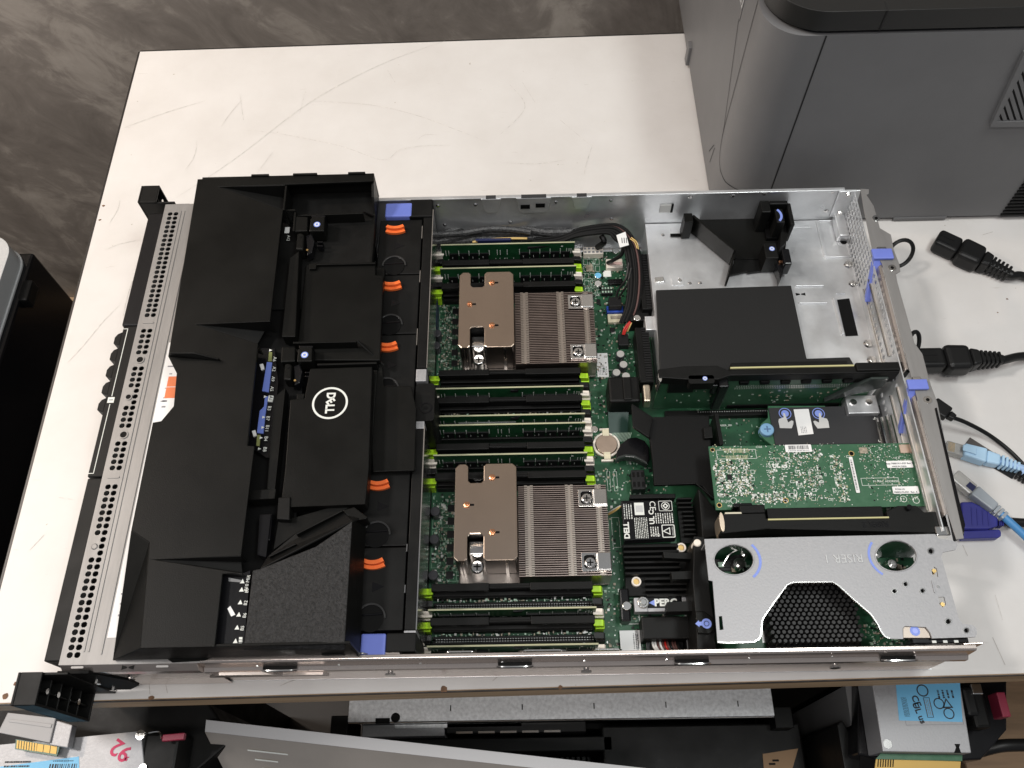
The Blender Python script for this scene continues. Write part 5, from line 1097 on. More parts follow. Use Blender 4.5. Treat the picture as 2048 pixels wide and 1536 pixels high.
for (u,v) in ((375,820),(738,545)):
    c = G(*c3(u,v),0.022); MB().prism(oval(c.x,c.y,0.0040,0.0040),0.0191,0.0222,holes=[oval(c.x,c.y,0.0026,0.0026)]).obj('standoff_ring', WHITEL, rc, bevel=0.0003); MB().cyl((c.x,c.y,0.0191),0.0025,0.0010,16).obj('standoff_core', GOLD, rc)
# battery with print
BZ = 0.030
bp_ = P([c3(*w) for w in ((250,165),(660,160),(700,470),(278,490))],BZ)
ba = MB().prism(bp_,0.0196,BZ).obj('battery_pack', BLKG, rc, bevel=0.001)
def bt(s_,u,v,size,**k): return text('battery_print',s_,SILK,ba,G(*c3(u,v),BZ+0.0002),size,rot=-math.pi/2,**k)
text('battery_print','DELL',SILK,ba,G(*c3(298,408),BZ+0.0002),0.0062,rot=math.pi/2,bold=0.00025,sx=1.05)
qa = R(*c3(262,180),*c3(350,330),BZ); codes(ba,qa,BZ+0.0001,4,71,'y',SILK)
qa = R(*c3(352,300),*c3(478,470),BZ); codes(ba,qa,BZ+0.0001,8,72,'y',SILK,(0.0,0.97))
qa = R(*c3(520,265),*c3(680,350),BZ); codes(ba,qa,BZ+0.0001,8,73,'y',SILK,(0.02,0.95))
qa = R(*c3(480,370),*c3(565,465),BZ); codes(ba,qa,BZ+0.0001,4,75,'y',SILK,(0.1,0.9))
q_ = R(*c3(355,185),*c3(440,283),BZ); bx('white_square', SILK, ba, q_[0],q_[1],BZ+0.0001,q_[2],q_[3],BZ+0.0003,bevel=0); cc_ = ((q_[0]+q_[2])/2,(q_[1]+q_[3])/2); bx('grey_square', PAPERG, ba, cc_[0]-0.003,cc_[1]-0.003,BZ+0.0003,cc_[0]+0.003,cc_[1]+0.003,BZ+0.0004,bevel=0)
text('battery_print','CE',SILK,ba,G(*c3(503,208),BZ+0.0002),0.0072,rot=-math.pi/2); text('battery_print','UL C',SILK,ba,G(*c3(500,300),BZ+0.0002),0.0058,rot=math.pi/2,bold=0.0002)
def frame_(u0,v0,u1,v1,w=0.0004):
    q = R(*c3(u0,v0),*c3(u1,v1),BZ); MB().prism(rrect(*q,0.001),BZ+0.0001,BZ+0.0003,holes=[rrect(q[0]+w,q[1]+w,q[2]-w,q[3]-w,0.0008)]).obj('print_frame', SILK, ba); return ((q[0]+q[2])/2,(q[1]+q[3])/2,q)
cx_,cy_,q_ = frame_(550,170,668,250); MB().prism(oval(cx_,cy_,0.0036,0.0036),BZ+0.0001,BZ+0.0003,holes=[oval(cx_,cy_,0.0031,0.0031)]).obj('print_ring', SILK, ba); MB().prism([(cx_+0.0026,cy_),(cx_,cy_+0.0026),(cx_-0.0026,cy_),(cx_,cy_-0.0026)],BZ+0.0001,BZ+0.0003,holes=[oval(cx_,cy_,0.001,0.001,10)]).obj('print_mark', SILK, ba)
cx_,cy_,q_ = frame_(576,362,692,465,0.0007); tx = cx_-0.002; MB().prism([(tx+0.0035,cy_+0.0034),(tx+0.0035,cy_-0.0034),(tx-0.0030,cy_)],BZ+0.0001,BZ+0.0003,holes=[[(tx+0.0028,cy_+0.0022),(tx+0.0028,cy_-0.0022),(tx-0.0015,cy_)]]).obj('print_mark', SILK, ba); codes(ba,(cx_+0.003,q_[1]+0.001,q_[2]-0.001,q_[3]-0.001),BZ+0.0001,3,77,'y',SILK)
for (u,v) in ((516,444),(553,446)): c = G(*c3(u,v),BZ); MB().prism(oval(c.x,c.y,0.0013,0.0013,14),BZ+0.0001,BZ+0.0003,holes=[oval(c.x,c.y,0.0010,0.0010,14)]).obj('print_ring', SILK, ba)
for dx in (0,10,20): MB().tube([G(*c3(255+dx*0.3,205-dx*0.3),0.026),G(*c3(215,222+dx),0.024),G(*c3(150,262+dx),0.014)],0.0005,6).obj('battery_wire', YELW if dx else WHTW, rc)
# finned block right of the battery
g1 = R(*c3(705,130),*c3(865,490),0.028)
f2 = bx('side_block', BLK, rc, g1[0],g1[1],0.0192,g1[2],g1[3],0.0215,bevel=0.0004)
for k_ in range(9): y = g1[3]-0.002-0.0040*k_; bx('cooling_fin', BLK, rc, g1[0]+(0.0 if k_ < 3 else 0.003),y-0.0011,0.0215,g1[2],y+0.0004,0.0285,bevel=0.0003)
bx('top_rail', BLK, rc, *R(*c3(320,122),*c3(690,150),0.028)[:2],0.0192,*R(*c3(320,122),*c3(690,150),0.028)[2:],0.030,bevel=0.0006)
# PERC strip, drive clip, drive connectors, small cables
q = R(*c3(355,950),*c3(470,1062),0.024); pl = bx('perc_bracket', STEELS, rc, q[0],q[1],MZ+0.006,q[2],q[3],0.0235,bevel=0.0004)
q2 = R(*c3(470,945),*c3(740,1030),0.024); bx('perc_label', BLKG, rc, q[2]+0.0002,q2[1]+0.0005,MZ+0.006,q2[2],q2[3],0.0236,bevel=0.0002)
bx('perc_bracket', STEELS, rc, q[2]+0.0002,q[1],MZ+0.006,q2[2]-0.012,q2[1]+0.0002,0.0232,bevel=0.0003); q3 = R(*c3(742,940),*c3(815,985),0.024); bx('perc_bracket', STEELS, rc, *q3[:2],MZ+0.006,*q3[2:],0.0235,bevel=0.0003)
text('perc_text','PERC',SILK,rc,G(*c3(612,992),0.0238),0.0080,bold=0.00035); c = G(*c3(503,992),0.0238); MB().prism([(c.x-0.0028,c.y),(c.x+0.0022,c.y+0.0026),(c.x+0.0022,c.y-0.0026)],0.0236,0.0238).obj('blue_arrow', BLUEP, rc)
c = G(*c3(430,990),0.0245); MB().cyl((c.x,c.y,0.0235),0.0052,0.0022,22,r2=0.0046).cyl((c.x,c.y,0.0257),0.0028,0.0008,14).obj('thumb_screw', CHROME, rc, bevel=0.0004, smooth=True)
q = R(*c3(235,872),*c3(335,1138),0.022); bx('plastic_clip', BLKG, rc, *q[:2],MZ,*q[2:],0.0215,bevel=0.0015); c = G(*c3(297,1018),0.0225); MB().cyl((c.x,c.y,0.0215),0.0042,0.0018,20,r2=0.0036).obj('screw', CHROME, rc, bevel=0.0003, smooth=True)
silk(mb,[R(*c3(225,880),*c3(405,1165),MZ)],MZ,0.0005)
dc = bx('drive_connector', BLK, mb, *R(*c3(412,1105),*c3(850,1280),0.026)[:2],MZ,*R(*c3(412,1105),*c3(850,1280),0.026)[2:],0.026,bevel=0.001)
q = R(*c3(455,1290),*c3(770,1400),0.018); bx('power_header', CHIP, mb, *q[:2],MZ,*q[2:],0.014,bevel=0.0006); q = R(*c3(775,1270),*c3(845,1400),0.022); bx('power_header', CHIP, mb, *q[:2],MZ,*q[2:],0.022,bevel=0.0008)
for k_ in range(11):
    u = 505+20*k_; m_ = [WHTW,WHTW,BRNW,WHTW,BRNW,REDW,BRNW,RUBBER,BRNW,BRNW,RUBBER][k_]
    MB().tube([G(*c3(u,1305),0.0155),G(*c3(u+12,1350),0.0200),G(*c3(u+60,1420),0.0140)],0.0009,6).obj('header_wire', m_, mb, smooth=True)

# ------------------------------------------------------------------ centre air baffle and neighbours
ab = thing('air_baffle', 'black angular plastic baffle between the coin cell and the riser cards', 'baffle', (0.478,0.19,MZ))
pz('baffle_plate', [c5(*q) for q in ((185,310),(310,390),(640,385),(650,560),(672,800),(690,860),(660,870),(600,795),(560,778),(318,785),(308,640),(290,505),(195,440))], 0.040, 0.034, 0.0395, mat('baffle_black',(0.006,0.006,0.006),spec=0.2,rough=0.62,bump=0.15,bscale=900), ab, 0.0008)
pz('baffle_wing', [c5(*q) for q in ((575,805),(640,880),(720,985),(700,1085),(600,1100),(590,960))], 0.044, 0.012, 0.043, BLK, ab, 0.0008)
pz('baffle_wall', [c5(*q) for q in ((668,370),(690,372),(722,552),(700,560))], 0.046, 0.012, 0.047, BLK, ab, 0.0006); pz('baffle_latch', [c5(*q) for q in ((605,450),(655,445),(662,512),(612,516))], 0.044, 0.0396, 0.044, BLK, ab, 0.0006)
pz('baffle_ramp', [c5(*q) for q in ((185,310),(310,390),(290,505),(195,440))], 0.046, 0.0396, 0.043, BLK, ab, 0.0006)
wallseg('baffle_rim', c5(318,787), c5(560,780), 0.0396, 0.0415, 0.0012, ab, BLK, 0.041); wallseg('baffle_rim', c5(562,780), c5(670,870), 0.0396, 0.0415, 0.0012, ab, BLK, 0.041)
MB().tube([G(*c5(x,y),0.044) for x,y in ((690,870),(620,800),(560,782))],0.0004,5).obj('edge_wire', CHROME, ab) if False else None
bx('baffle_block', BLK, ab, 0.459,0.232,0.020,0.5050,0.2365,0.0335,bevel=0.0008) if False else None
# dark domed pull tab over the board
pz('pull_tab', [c5(*q) for q in ((92,640),(100,590),(125,545),(165,515),(215,508),(262,528),(288,565),(290,640),(278,665),(240,640),(200,622),(150,618),(110,628))], 0.024, 0.012, 0.0235, BLKG, ab, 0.0010)
pz('pull_tab_rim', [c5(*q) for q in ((88,646),(112,632),(150,622),(200,626),(240,644),(278,668),(276,655),(240,632),(200,612),(150,608),(108,620))], 0.027, 0.0236, 0.0265, mat('smoke_clear',(0.03,0.035,0.034),rough=0.12), ab, 0.0004)
# flat cable plug and ribbon
q = R(*c5(45,155),*c5(240,300),0.036); bx('ribbon_plug', BLK, mb, q[0],q[1],MZ,q[2],q[3],0.036,bevel=0.0022); q = R(*c5(130,160),*c5(190,290),0.038); bx('plug_ridge', BLK, mb, q[0],q[1],0.0361,q[2],q[3],0.0385,bevel=0.001)
q = R(*c5(250,200),*c5(302,310),0.034); bx('gold_clamp', mat('clamp_metal',(0.66,0.58,0.46),metal=0.9,rough=0.35), mb, q[0],q[1]+0.002,0.020,q[2],q[3],0.034,bevel=0.0015)
q = R(*c5(48,330),*c5(186,500),0.020); MB().hexa([(q[0],q[1],MZ+0.0005),(q[2]-0.003,q[1],MZ+0.0005),(q[2],q[3],0.0150),(q[0],q[3],0.0150)],[(q[0],q[1],MZ+0.0012),(q[2]-0.003,q[1],MZ+0.0012),(q[2],q[3],0.0158),(q[0],q[3],0.0158)]).obj('ribbon_cable', mat('ribbon_dark',(0.010,0.035,0.026),rough=0.3), mb)
s = MB()
for k_ in range(14): x = q[0]+(q[2]-q[0])*(k_+0.3)/15; s.add([(x,q[1]-0.001,MZ+0.0013),(x+0.0006,q[1]-0.001,MZ+0.0013),(x+0.0036,q[1]+0.007,MZ+0.0036),(x+0.0030,q[1]+0.007,MZ+0.0036)],[(0,1,2,3)])
s.obj('ribbon_lines', SILK2, mb)
s = MB()
for k_ in range(44): s.box(0.500+0.0022*k_,0.2320,0.0148,0.5010+0.0022*k_,0.2327,0.0155)
bx('long_socket', BLK, mb, 0.47,0.2285,MZ,0.60,0.2345,0.0148,bevel=0.0004); s.obj('socket_pins', SOLDER, mb)
text('board_print','J_RISER_3B1',SILK,mb,(0.525,0.2215,MZ+0.0002),0.0026)
# ------------------------------------------------------------------ air shroud lying on the front of the server
sh = thing('air_shroud', 'black plastic air shroud with round logo laid across the front half of the server', 'air shroud', (0.12,0.217,ZT))
SZ = 0.1220
k2 = lambda x,y: (360+x/3.84, 320+y/3.84)
k3 = lambda x,y: (300+x/3.531, 680+y/3.531)
k4 = lambda x,y: (200+x/3.0118, 1000+y/3.0118)
roof = [(395,358),(748,346),(748,362),(439,374),(566,420),(559,476),(540,643),(392,649),(516,688),(495,891),(509,892),(482,1112),(313,1119.5),(485,1146),(445,1148),(429,1294),(280,1297),(299,1085),(262,1060),(305,845),(322,842),(347,812),(353,746),(336,712)]
rf = MB().prism(P(roof,SZ), SZ-0.0022, SZ).obj('roof', BLK2, sh, bevel=0.0005)
# near skirt
a0 = G(280,1297,SZ); a1 = G(225,1321,0.089); a2 = G(700,1287,0.118); a3 = G(720,1310,0.0900); 
def slab(name, pts, t, m=BLK2, parent=None, bevel=0.0004):    # a quad given by four 3-D corners, thickened along its normal
    p = [Vector(q) for q in pts]; n_ = (p[1]-p[0]).cross(p[-1]-p[0]).normalized()*t
    N_ = len(p); vs = [tuple(q) for q in p]+[tuple(q-n_) for q in p]
    fs = [tuple(range(N_)),tuple(reversed(range(N_,2*N_)))]+[(i,(i+1)%N_,N_+(i+1)%N_,N_+i) for i in range(N_)]
    return MB().add(vs,fs).obj(name, m, parent or sh, bevel)
pa, pb, pc, pd = G(299,1085,SZ-0.0001), G(280,1297,SZ-0.0001), G(225,1321,0.0890), G(262,1060,SZ-0.0001)
slab('folded_edge', [pa,pd,pc], 0.0020); slab('folded_edge', [pa,pc,pb], 0.0020)
slab('near_skirt', [a0, a1, G(335,1319,0.089), G(345,1326,0.087), G(410,1322,0.087), G(420,1317,0.089), a3, a2], 0.002)
for (u0,u1) in ((495,530),(535,572),(645,690)): 
    pA = G(u0,1309,0.0912); pB = G(u1,1307,0.0912); MB().box(pA.x,pA.y-0.0008,0.0895,pB.x,pA.y+0.001,0.0945).obj('skirt_notch', BLKD, sh)
# low raised lip beside the label notch
slab('notch_lip', [G(337,713,SZ),G(440,722,SZ),G(436,719,SZ+0.004),G(388,706,SZ+0.007),G(340,707,SZ+0.007)], 0.0014)
# far skirt with tabs
yF = G(560,352,SZ).y
fx_a, fx_b = G(395,358,SZ).x, G(748,345,SZ).x
MB().box(fx_a+0.004,yF-0.001,0.0900,fx_b,yF+0.0012,SZ-0.0005).obj('far_skirt', BLK2, sh, bevel=0.0004)
for (u0,u1) in ((503,538),(586,634),(696,730)):
    pA = G(u0,350,SZ+0.001); pB = G(u1,350,SZ+0.001); MB().box(pA.x,yF-0.0008,SZ-0.003,pB.x,yF+0.0014,SZ+0.0018).obj('skirt_tab', BLK2, sh, bevel=0.0003)
# inner floors and ramps (the recesses)
FZ_ = 0.0985
MB().box(0.118,0.300,FZ_-0.002,0.2045,yF-0.0012,FZ_).obj('recess_floor', BLK, sh, bevel=0.0003)
def tri_ramp(apex, ua, ub, zb):
    s = MB(); A_ = G(*apex,SZ-0.0003); B_ = G(*ua,zb); C_ = G(*ub,zb); D_ = G(*ua,SZ-0.0003); E_ = G(*ub,SZ-0.0003)
    slab('ramp', [A_, C_, B_], 0.0016, BLK)
    slab('ramp_side', [A_, (D_.x,D_.y,zb-0.002) , D_], 0.0014, BLK); slab('ramp_side', [A_, E_, (E_.x,E_.y,zb-0.002)], 0.0014, BLK)
tri_ramp((439,374),(570,371),(566,420),0.1045); tri_ramp((392,649),(540,643),(516,687),0.1065); tri_ramp((313,1119.5),(482,1113),(485,1146),0.1085)
# edges of the far recess: partition, wall along the right end
def wall3(name, p0, p1, z0, z1, t=0.0018, m=BLK2, zr=None):
    a = Vector(P([p0],zr or z1)[0]); b = Vector(P([p1],zr or z1)[0]); d = b-a; n_ = Vector((-d.y,d.x)).normalized()*t/2
    return MB().prism([tuple(a+n_),tuple(b+n_),tuple(b-n_),tuple(a-n_)], z0, z1).obj(name, m, sh, 0.0004)
wall3('partition', k2(815,195), k2(795,382), 0.0985, SZ-0.0003); wall3('partition', k2(795,385), k2(885,383), 0.0985, 0.1180); wall3('partition', k2(885,385), k2(872,545), 0.0985, 0.1160)
xe = fx_b
MB().prism([(yF-0.001,0.0890),(yF-0.001,SZ-0.0008),(yF-0.020,SZ-0.009),(yF-0.030,0.1000),(0.345,0.0985),(0.345,0.0890)], xe-0.0022, xe-0.0002, 'x').obj('end_wall', BLK2, sh, bevel=0.0004)
wall3('rib', k2(890,425), k2(1405,405), 0.0985, 0.1110); 
slab('rib_slope', [G(*k2(1405,405),0.111),G(*k2(1405,405),0.099),G(*k2(1490,440),0.099)], 0.0016)
wall3('rib', k2(1040,800), k2(1500,790), 0.0985, 0.1060); MB().box(0.162,0.3150,0.0985,0.2040,0.3350,0.1000).obj('step', BLK2, sh, bevel=0.0006) if False else None
# right side of the roof: long channel, rail and the logo deck
pz('rail', [k2(*q) for q in ((845,745),(915,690),(885,1355),(780,1355))], 0.112, 0.098, 0.1115, BLK2, sh, 0.0008)
pz('channel_floor', [(500,430),(620,430),(580,1300),(440,1300)], 0.096, 0.0935, 0.0955, BLKD, sh, 0)
pz('deck', [k2(*q) for q in ((965,800),(1500,795),(1500,880),(1560,885),(1535,1536),(880,1536),(905,1380),(930,1150))], 0.1035, 0.0960, 0.1030, BLK2, sh, 0.0008)
dz = 0.1085
deck = pz('logo_deck', [k3(*q) for q in ((1130,200),(1570,185),(1545,900),(1520,1160),(985,1180),(930,1110),(955,900),(990,420),(1090,410))], dz, 0.0960, dz, BLK2, sh, 0.0008)
pz('step_deck', [k3(*q) for q in ((1640,185),(1650,322),(1845,322),(1880,480),(1868,920),(1572,930),(1560,700),(1572,190))], 0.0935, 0.0895, 0.0932, BLK2, sh, 0.0008)
bx('end_step', BLK2, sh, 0.2045, 0.115, 0.0890, 0.2160, 0.345, 0.0950, bevel=0.0008)
wall3('rib', k3(1010,18), k3(1455,8), 0.1032, 0.1130); slab('rib_slope', [G(*k3(1455,8),0.113),G(*k3(1455,8),0.096),G(*k3(1650,185),0.096)],0.0016)
wall3('rib', k3(1180,172), k3(1600,160), 0.1000, 0.1115)
# label window with the blue strip and slot names
wz = 0.1010
pz('label_window', [k3(*q) for q in ((770,55),(880,60),(905,300),(850,830),(820,830),(690,745))], wz, wz-0.003, wz, BLKG, sh, 0)
pz('blue_strip', [k3(*q) for q in ((826,155),(862,158),(838,368),(792,360),(800,310))], wz+0.0012, wz, wz+0.0012, mat('strip_blue',(0.14,0.20,0.55),rough=0.3), sh, 0)
pz('blue_strip', [k3(*q) for q in ((812,395),(834,398),(815,520),(800,660),(755,655),(775,500),(805,470))], wz+0.0012, wz, wz+0.0012, MATS['strip_blue'], sh, 0)
pz('green_strip', [k3(*q) for q in ((840,85),(862,85),(860,150),(834,150))], wz+0.001, wz, wz+0.001, mat('strip_olive',(0.20,0.22,0.08),rough=0.4), sh, 0); pz('green_strip', [k3(*q) for q in ((757,670),(780,670),(772,750),(750,745))], wz+0.001, wz, wz+0.001, MATS['strip_olive'], sh, 0)
for (x,y) in ((790,190),(735,660)): pz('paper_bit', [k3(x-16,y-18),k3(x+8,y-24),k3(x+18,y+12),k3(x-4,y+22)], wz+0.002, wz+0.0005, wz+0.002, WHITE, sh, 0)
for s_,x,y in (('A6',880,135),('A2',875,205),('A9',868,275),('A5',860,345),('A1',852,412),('B3',842,482),('B7',832,553),('B11',826,625),('B4',818,697),('B8',810,772)):
    if s_ == 'A1': pz('print_tile', [k3(838,390),k3(872,393),k3(864,435),k3(830,432)], wz+0.0018, wz, wz+0.0016, SILK, sh, 0)
    text('slot_name', s_, INK if s_ == 'A1' else SILK, sh, G(*k3(x,y),wz+0.0020), 0.0040, rot=-math.pi/2-0.06)
s = MB()
for (x,y) in ((852,72),(803,545),(797,617),(785,690),(773,768),(815,400)):
    c = G(*k3(x,y),wz+0.0016); s.prism([(c.x-0.0012,c.y-0.0012),(c.x-0.0012,c.y+0.0012),(c.x+0.0014,c.y)],wz+0.0014,wz+0.0016)
s.obj('arrow_prints', SILK, sh)
# bridge pieces along the channel
pz('bridge', [k3(*q) for q in ((705,1062),(890,1050),(880,1120),(700,1130))], 0.112, 0.098, 0.112, BLK2, sh, 0.0006)
pz('post', [k3(*q) for q in ((905,1110),(990,1105),(985,1270),(895,1265))], 0.110, 0.096, 0.110, BLK, sh, 0.0008)
pz('rail', [k3(*q) for q in ((870,400),(955,330),(880,1050),(822,1050))], 0.110, 0.097, 0.109, BLK2, sh, 0.0008); pz('rail', [k3(*q) for q in ((780,1225),(862,1222),(845,1412),(760,1412))], 0.108, 0.097, 0.107, BLKG, sh, 0.0008)
pz('rail', [k4(*q) for q in ((960,82),(1030,82),(1000,345),(945,330))], 0.109, 0.097, 0.1085, BLKG, sh, 0.0008)
# latch blocks with blue rings
for kk,(x,y),zz in ((k2,(1052,495),0.1150),(k2,(957,1497),0.1150)):
    b0 = pz('latch_cap', [kk(x-175,y-65),kk(x-70,y-60),kk(x-75,y+50),kk(x-185,y+55)], zz, 0.1005, zz, BLK2, sh, 0.0010)
    pz('latch_cap', [kk(x-50,y-45),kk(x-35,y-60),kk(x+60,y-60),kk(x+55,y+50),kk(x-62,y+52)], zz, 0.1005, zz, BLK2, sh, 0.0010); touch(sh,*kk(x,y),zz+0.0001,0.0030)
    pz('latch_bar', [kk(x-45,y-75),kk(x+62,y-75),kk(x+62,y-62),kk(x-45,y-62)], zz, 0.1005, zz-0.001, BLKG, sh, 0.0005)
    pz('latch_lever', [kk(x-155,y+70),kk(x-125,y+58),kk(x-100,y+70),kk(x-108,y+190),kk(x-165,y+185)], zz, 0.1005, zz-0.001, BLK2, sh, 0.0014); 
    c = G(*kk(x-128,y+90),zz); MB().cyl((c.x,c.y,zz-0.001),0.0011,0.0004,12).obj('pin_hole', BLKD, sh)
    pz('latch_hook', [kk(x-90,y+80),kk(x-40,y+60),kk(x-20,y+120),kk(x-40,y+210),kk(x-80,y+230)], zz-0.004, 0.1005, zz-0.005, BLKG, sh, 0.0010)
    for j in (135,165): pz('fin_mark', [kk(x+2,y+j-5),kk(x+45,y+j-5),kk(x+45,y+j+3),kk(x+2,y+j+3)], 0.108, 0.1005, 0.108, BLKG, sh, 0.0003)
    c = G(*kk(x-75,y+195),0.111); MB().cyl((c.x,c.y,0.108),0.0010,0.003,10).obj('spring_pin', GOLD, sh)
    pz('latch_pad', [kk(x-60,y+300),kk(x+0,y+296),kk(x-10,y+340),kk(x-60,y+342)], 0.106, 0.1005, 0.106, BLK2, sh, 0.0004)
bx('latch_glimpse', WHITE, sh, *G(*k2(800,560),0.100)[:2], 0.0992, G(*k2(800,560),0.100).x+0.0045, G(*k2(800,560),0.100).y+0.007, 0.0998, bevel=0.0003); text('slot_name','A12',SILK,sh,G(*k2(832,600),0.1002),0.0038,rot=-math.pi/2)
# logo: ring and letters
c = G(*k3(1271,445),dz+0.0001)
rr_ = (G(*k3(1397,445),dz)-G(*k3(1145,445),dz)).length/2
MB().prism(oval(c.x,c.y,rr_,rr_,48),dz,dz+0.0002,holes=[oval(c.x,c.y,rr_*0.885,rr_*0.885,48)]).obj('logo_ring', SILK, sh)
hgt = rr_*0.66
def letter(ch_, along, tilt=0.0):
    text('logo_letter', ch_, SILK, sh, (c.x, c.y-along, dz+0.0002), hgt, rot=-math.pi/2+tilt, bold=0.0004, sx=0.80)
letter('D',-rr_*0.46); letter('E',-rr_*0.10,0.62); letter('L',rr_*0.22); letter('L',rr_*0.51)
# near block: rough textured panel with sloped sides
tz = 0.1185
pz('rough_panel', [k4(*q) for q in ((920,424),(965,414),(1300,280),(1520,128),(1475,856),(866,880))], tz, tz-0.003, tz, BLKR, sh, 0.0006)
slab('panel_side', [G(*k4(965,412),tz),G(*k4(1520,125),tz),G(*k4(1590,95),0.110),G(*k4(1450,60),0.110),G(*k4(1180,200),0.110),G(*k4(1010,340),0.110)],0.0016,BLK)
slab('panel_side', [G(*k4(1520,128),tz),G(*k4(1475,856),tz),G(*k4(1565,945),0.0905),G(*k4(1605,110),0.0950)],0.0016,BLK2)
slab('panel_side', [G(*k4(866,880),tz),G(*k4(865,905),0.110),G(*k4(1475,905),0.110),G(*k4(1475,857),tz)],0.0016,BLKR)
wall3('rim', k4(1015,340), k4(1180,262), 0.100, 0.1170, 0.0012); wall3('rim', k4(1180,205), k4(1460,62), 0.100, 0.1160, 0.0012)
pz('panel_cap', [k4(*q) for q in ((1460,60),(1530,40),(1610,100),(1600,112),(1520,125))], 0.114, 0.098, 0.1135, BLK2, sh, 0.0006)
pz('inner_deck', [k4(*q) for q in ((1070,130),(1460,20),(1500,45),(1180,200),(1040,300))], 0.1035, 0.096, 0.1030, BLK2, sh, 0.0006)
# second label strip
w2 = 0.1150
pz('label_window', [k4(*q) for q in ((742,446),(868,440),(905,425),(866,880),(690,880))], w2, w2-0.003, w2, BLKG, sh, 0)
for s_,x,y in (('B10 MIR',888,500),('B9',886,545),('B2',878,620),('B6',872,695),('B5',858,772)): text('slot_name', s_, SILK, sh, G(*k4(x,y),w2+0.0004), 0.0034, rot=math.pi/2-0.08)
pz('print_tile', [k4(838,826),k4(858,826),k4(856,880),k4(834,880)], w2+0.0002, w2, w2+0.0003, SILK, sh, 0); text('slot_name','B1',INK,sh,G(*k4(847,853),w2+0.0005),0.0042,rot=math.pi/2-0.08)
s = MB()
for (x,y) in ((858,490),(853,540),(845,616),(836,690),(826,768),(816,850)):
    c = G(*k4(x,y),w2+0.0002); s.prism([(c.x-0.0017,c.y-0.0014),(c.x+0.0017,c.y-0.0014),(c.x,c.y+0.0018)],w2,w2+0.0003)
s.obj('arrow_prints', SILK, sh)
pz('paper_bit', [k4(768,655),k4(785,638),k4(815,690),k4(790,702)], w2+0.0008, w2, w2+0.0010, WHITE, sh, 0); pz('paper_bit', [k4(775,468),k4(850,482),k4(850,496),k4(775,490)], w2+0.0004, w2, w2+0.0005, mat('faded_paper',(0.2,0.2,0.2),rough=0.5), sh, 0)
# ------------------------------------------------------------------ cables on the table, right of the server
def plug_axis(p0, p1): d = (p1-p0); return p0, d.normalized(), Vector((-d.y,d.x,0)).normalized()
def bar(parent, name, o, d, n_, a, b, w0, w1, z0, z1, m, bevel=0.001, **k):
    pts = [o+d*a+n_*w0/2, o+d*b+n_*w1/2, o+d*b-n_*w1/2, o+d*a-n_*w0/2]
    return MB().prism([(p.x,p.y) for p in pts], z0, z1).obj(name, m, parent, bevel, **k)
def power_cord(pA, pB, zc, tail, lab, loc):
    o,d,n_ = plug_axis(pA,pB); t = thing('power_cable', lab, 'power cable', (loc.x,loc.y,0), 'black power cables')
    bar(t,'plug_front',o,d,n_,0.0,0.024,0.021,0.021,zc-0.0085,zc+0.0085,RUBBER,0.0035,seg=4); 
    for w in (-0.0055,0.0012): bar(t,'plug_groove',o+n_*w,d,n_,0.001,0.016,0.0010,0.0010,zc+0.0084,zc+0.0088,CHIP,0)
    bar(t,'plug_collar',o,d,n_,0.0241,0.048,0.027,0.0255,zc-0.0100,zc+0.0100,RUBBER,0.0048,seg=4); bar(t,'plug_collar',o,d,n_,0.0481,0.057,0.0195,0.0150,zc-0.0085,zc+0.0085,RUBBER,0.0025,seg=3)
    for k_ in range(5): bar(t,'strain_relief',o,d,n_,0.0575+0.0042*k_,0.0602+0.0042*k_,0.0145-0.0006*k_,0.0145-0.0006*k_,zc-0.0072+0.0003*k_,zc+0.0072-0.0003*k_,RUBBER,0.001)
    st = o+d*0.050; st.z = zc
    en = o+d*0.080; en.z = zc; MB().tube([st,en],[0.0072,0.0048],12).obj('strain_core', RUBBER, t, smooth=True)
    MB().tube([st]+tail,0.0040,12).obj('cord', RUBBER, t, smooth=True)
p0 = G(1878,468,0.020); p1 = G(1995,522,0.020)
power_cord(p0,p1,0.0105,[Vector((*(p0+(p1-p0).normalized()*0.078)[:2],0.0095)),G(2048,552,0.006),G(2120,585,0.005),G(2300,640,0.0045)],'black power cord with unplugged connector lying on the table by the printer',p0)
p0 = G(1838,716,0.026); p1 = G(1985,714,0.026)
power_cord(p0,p1,0.0205,[Vector((*(p0+(p1-p0).normalized()*0.078)[:2],0.0190)),G(2048,712,0.012),G(2150,712,0.0045),G(2300,712,0.0045)],'black power cord plugged into the back of the server',p0)
# usb cable
u0 = G(1874,812,0.024); u1 = G(1905,832,0.024); o,d,n_ = plug_axis(u0,u1); t = thing('usb_cable', 'thin black cable with small angled plug at the rear of the server', 'cable', (u0.x,u0.y,0))
bar(t,'plug',o,d,n_,-0.004,0.012,0.015,0.0135,0.018,0.026,RUBBER,0.0015); bar(t,'plug_neck',o,d,n_,0.0121,0.018,0.0075,0.0055,0.019,0.0255,RUBBER,0.001)
st = o+d*0.016; st.z = 0.022
MB().tube([st,G(1932,845,0.018),G(1975,868,0.008),G(2015,898,0.0035),G(2052,935,0.003),G(2120,1010,0.003)],0.0019,10).obj('cord', RUBBER, t, smooth=True)
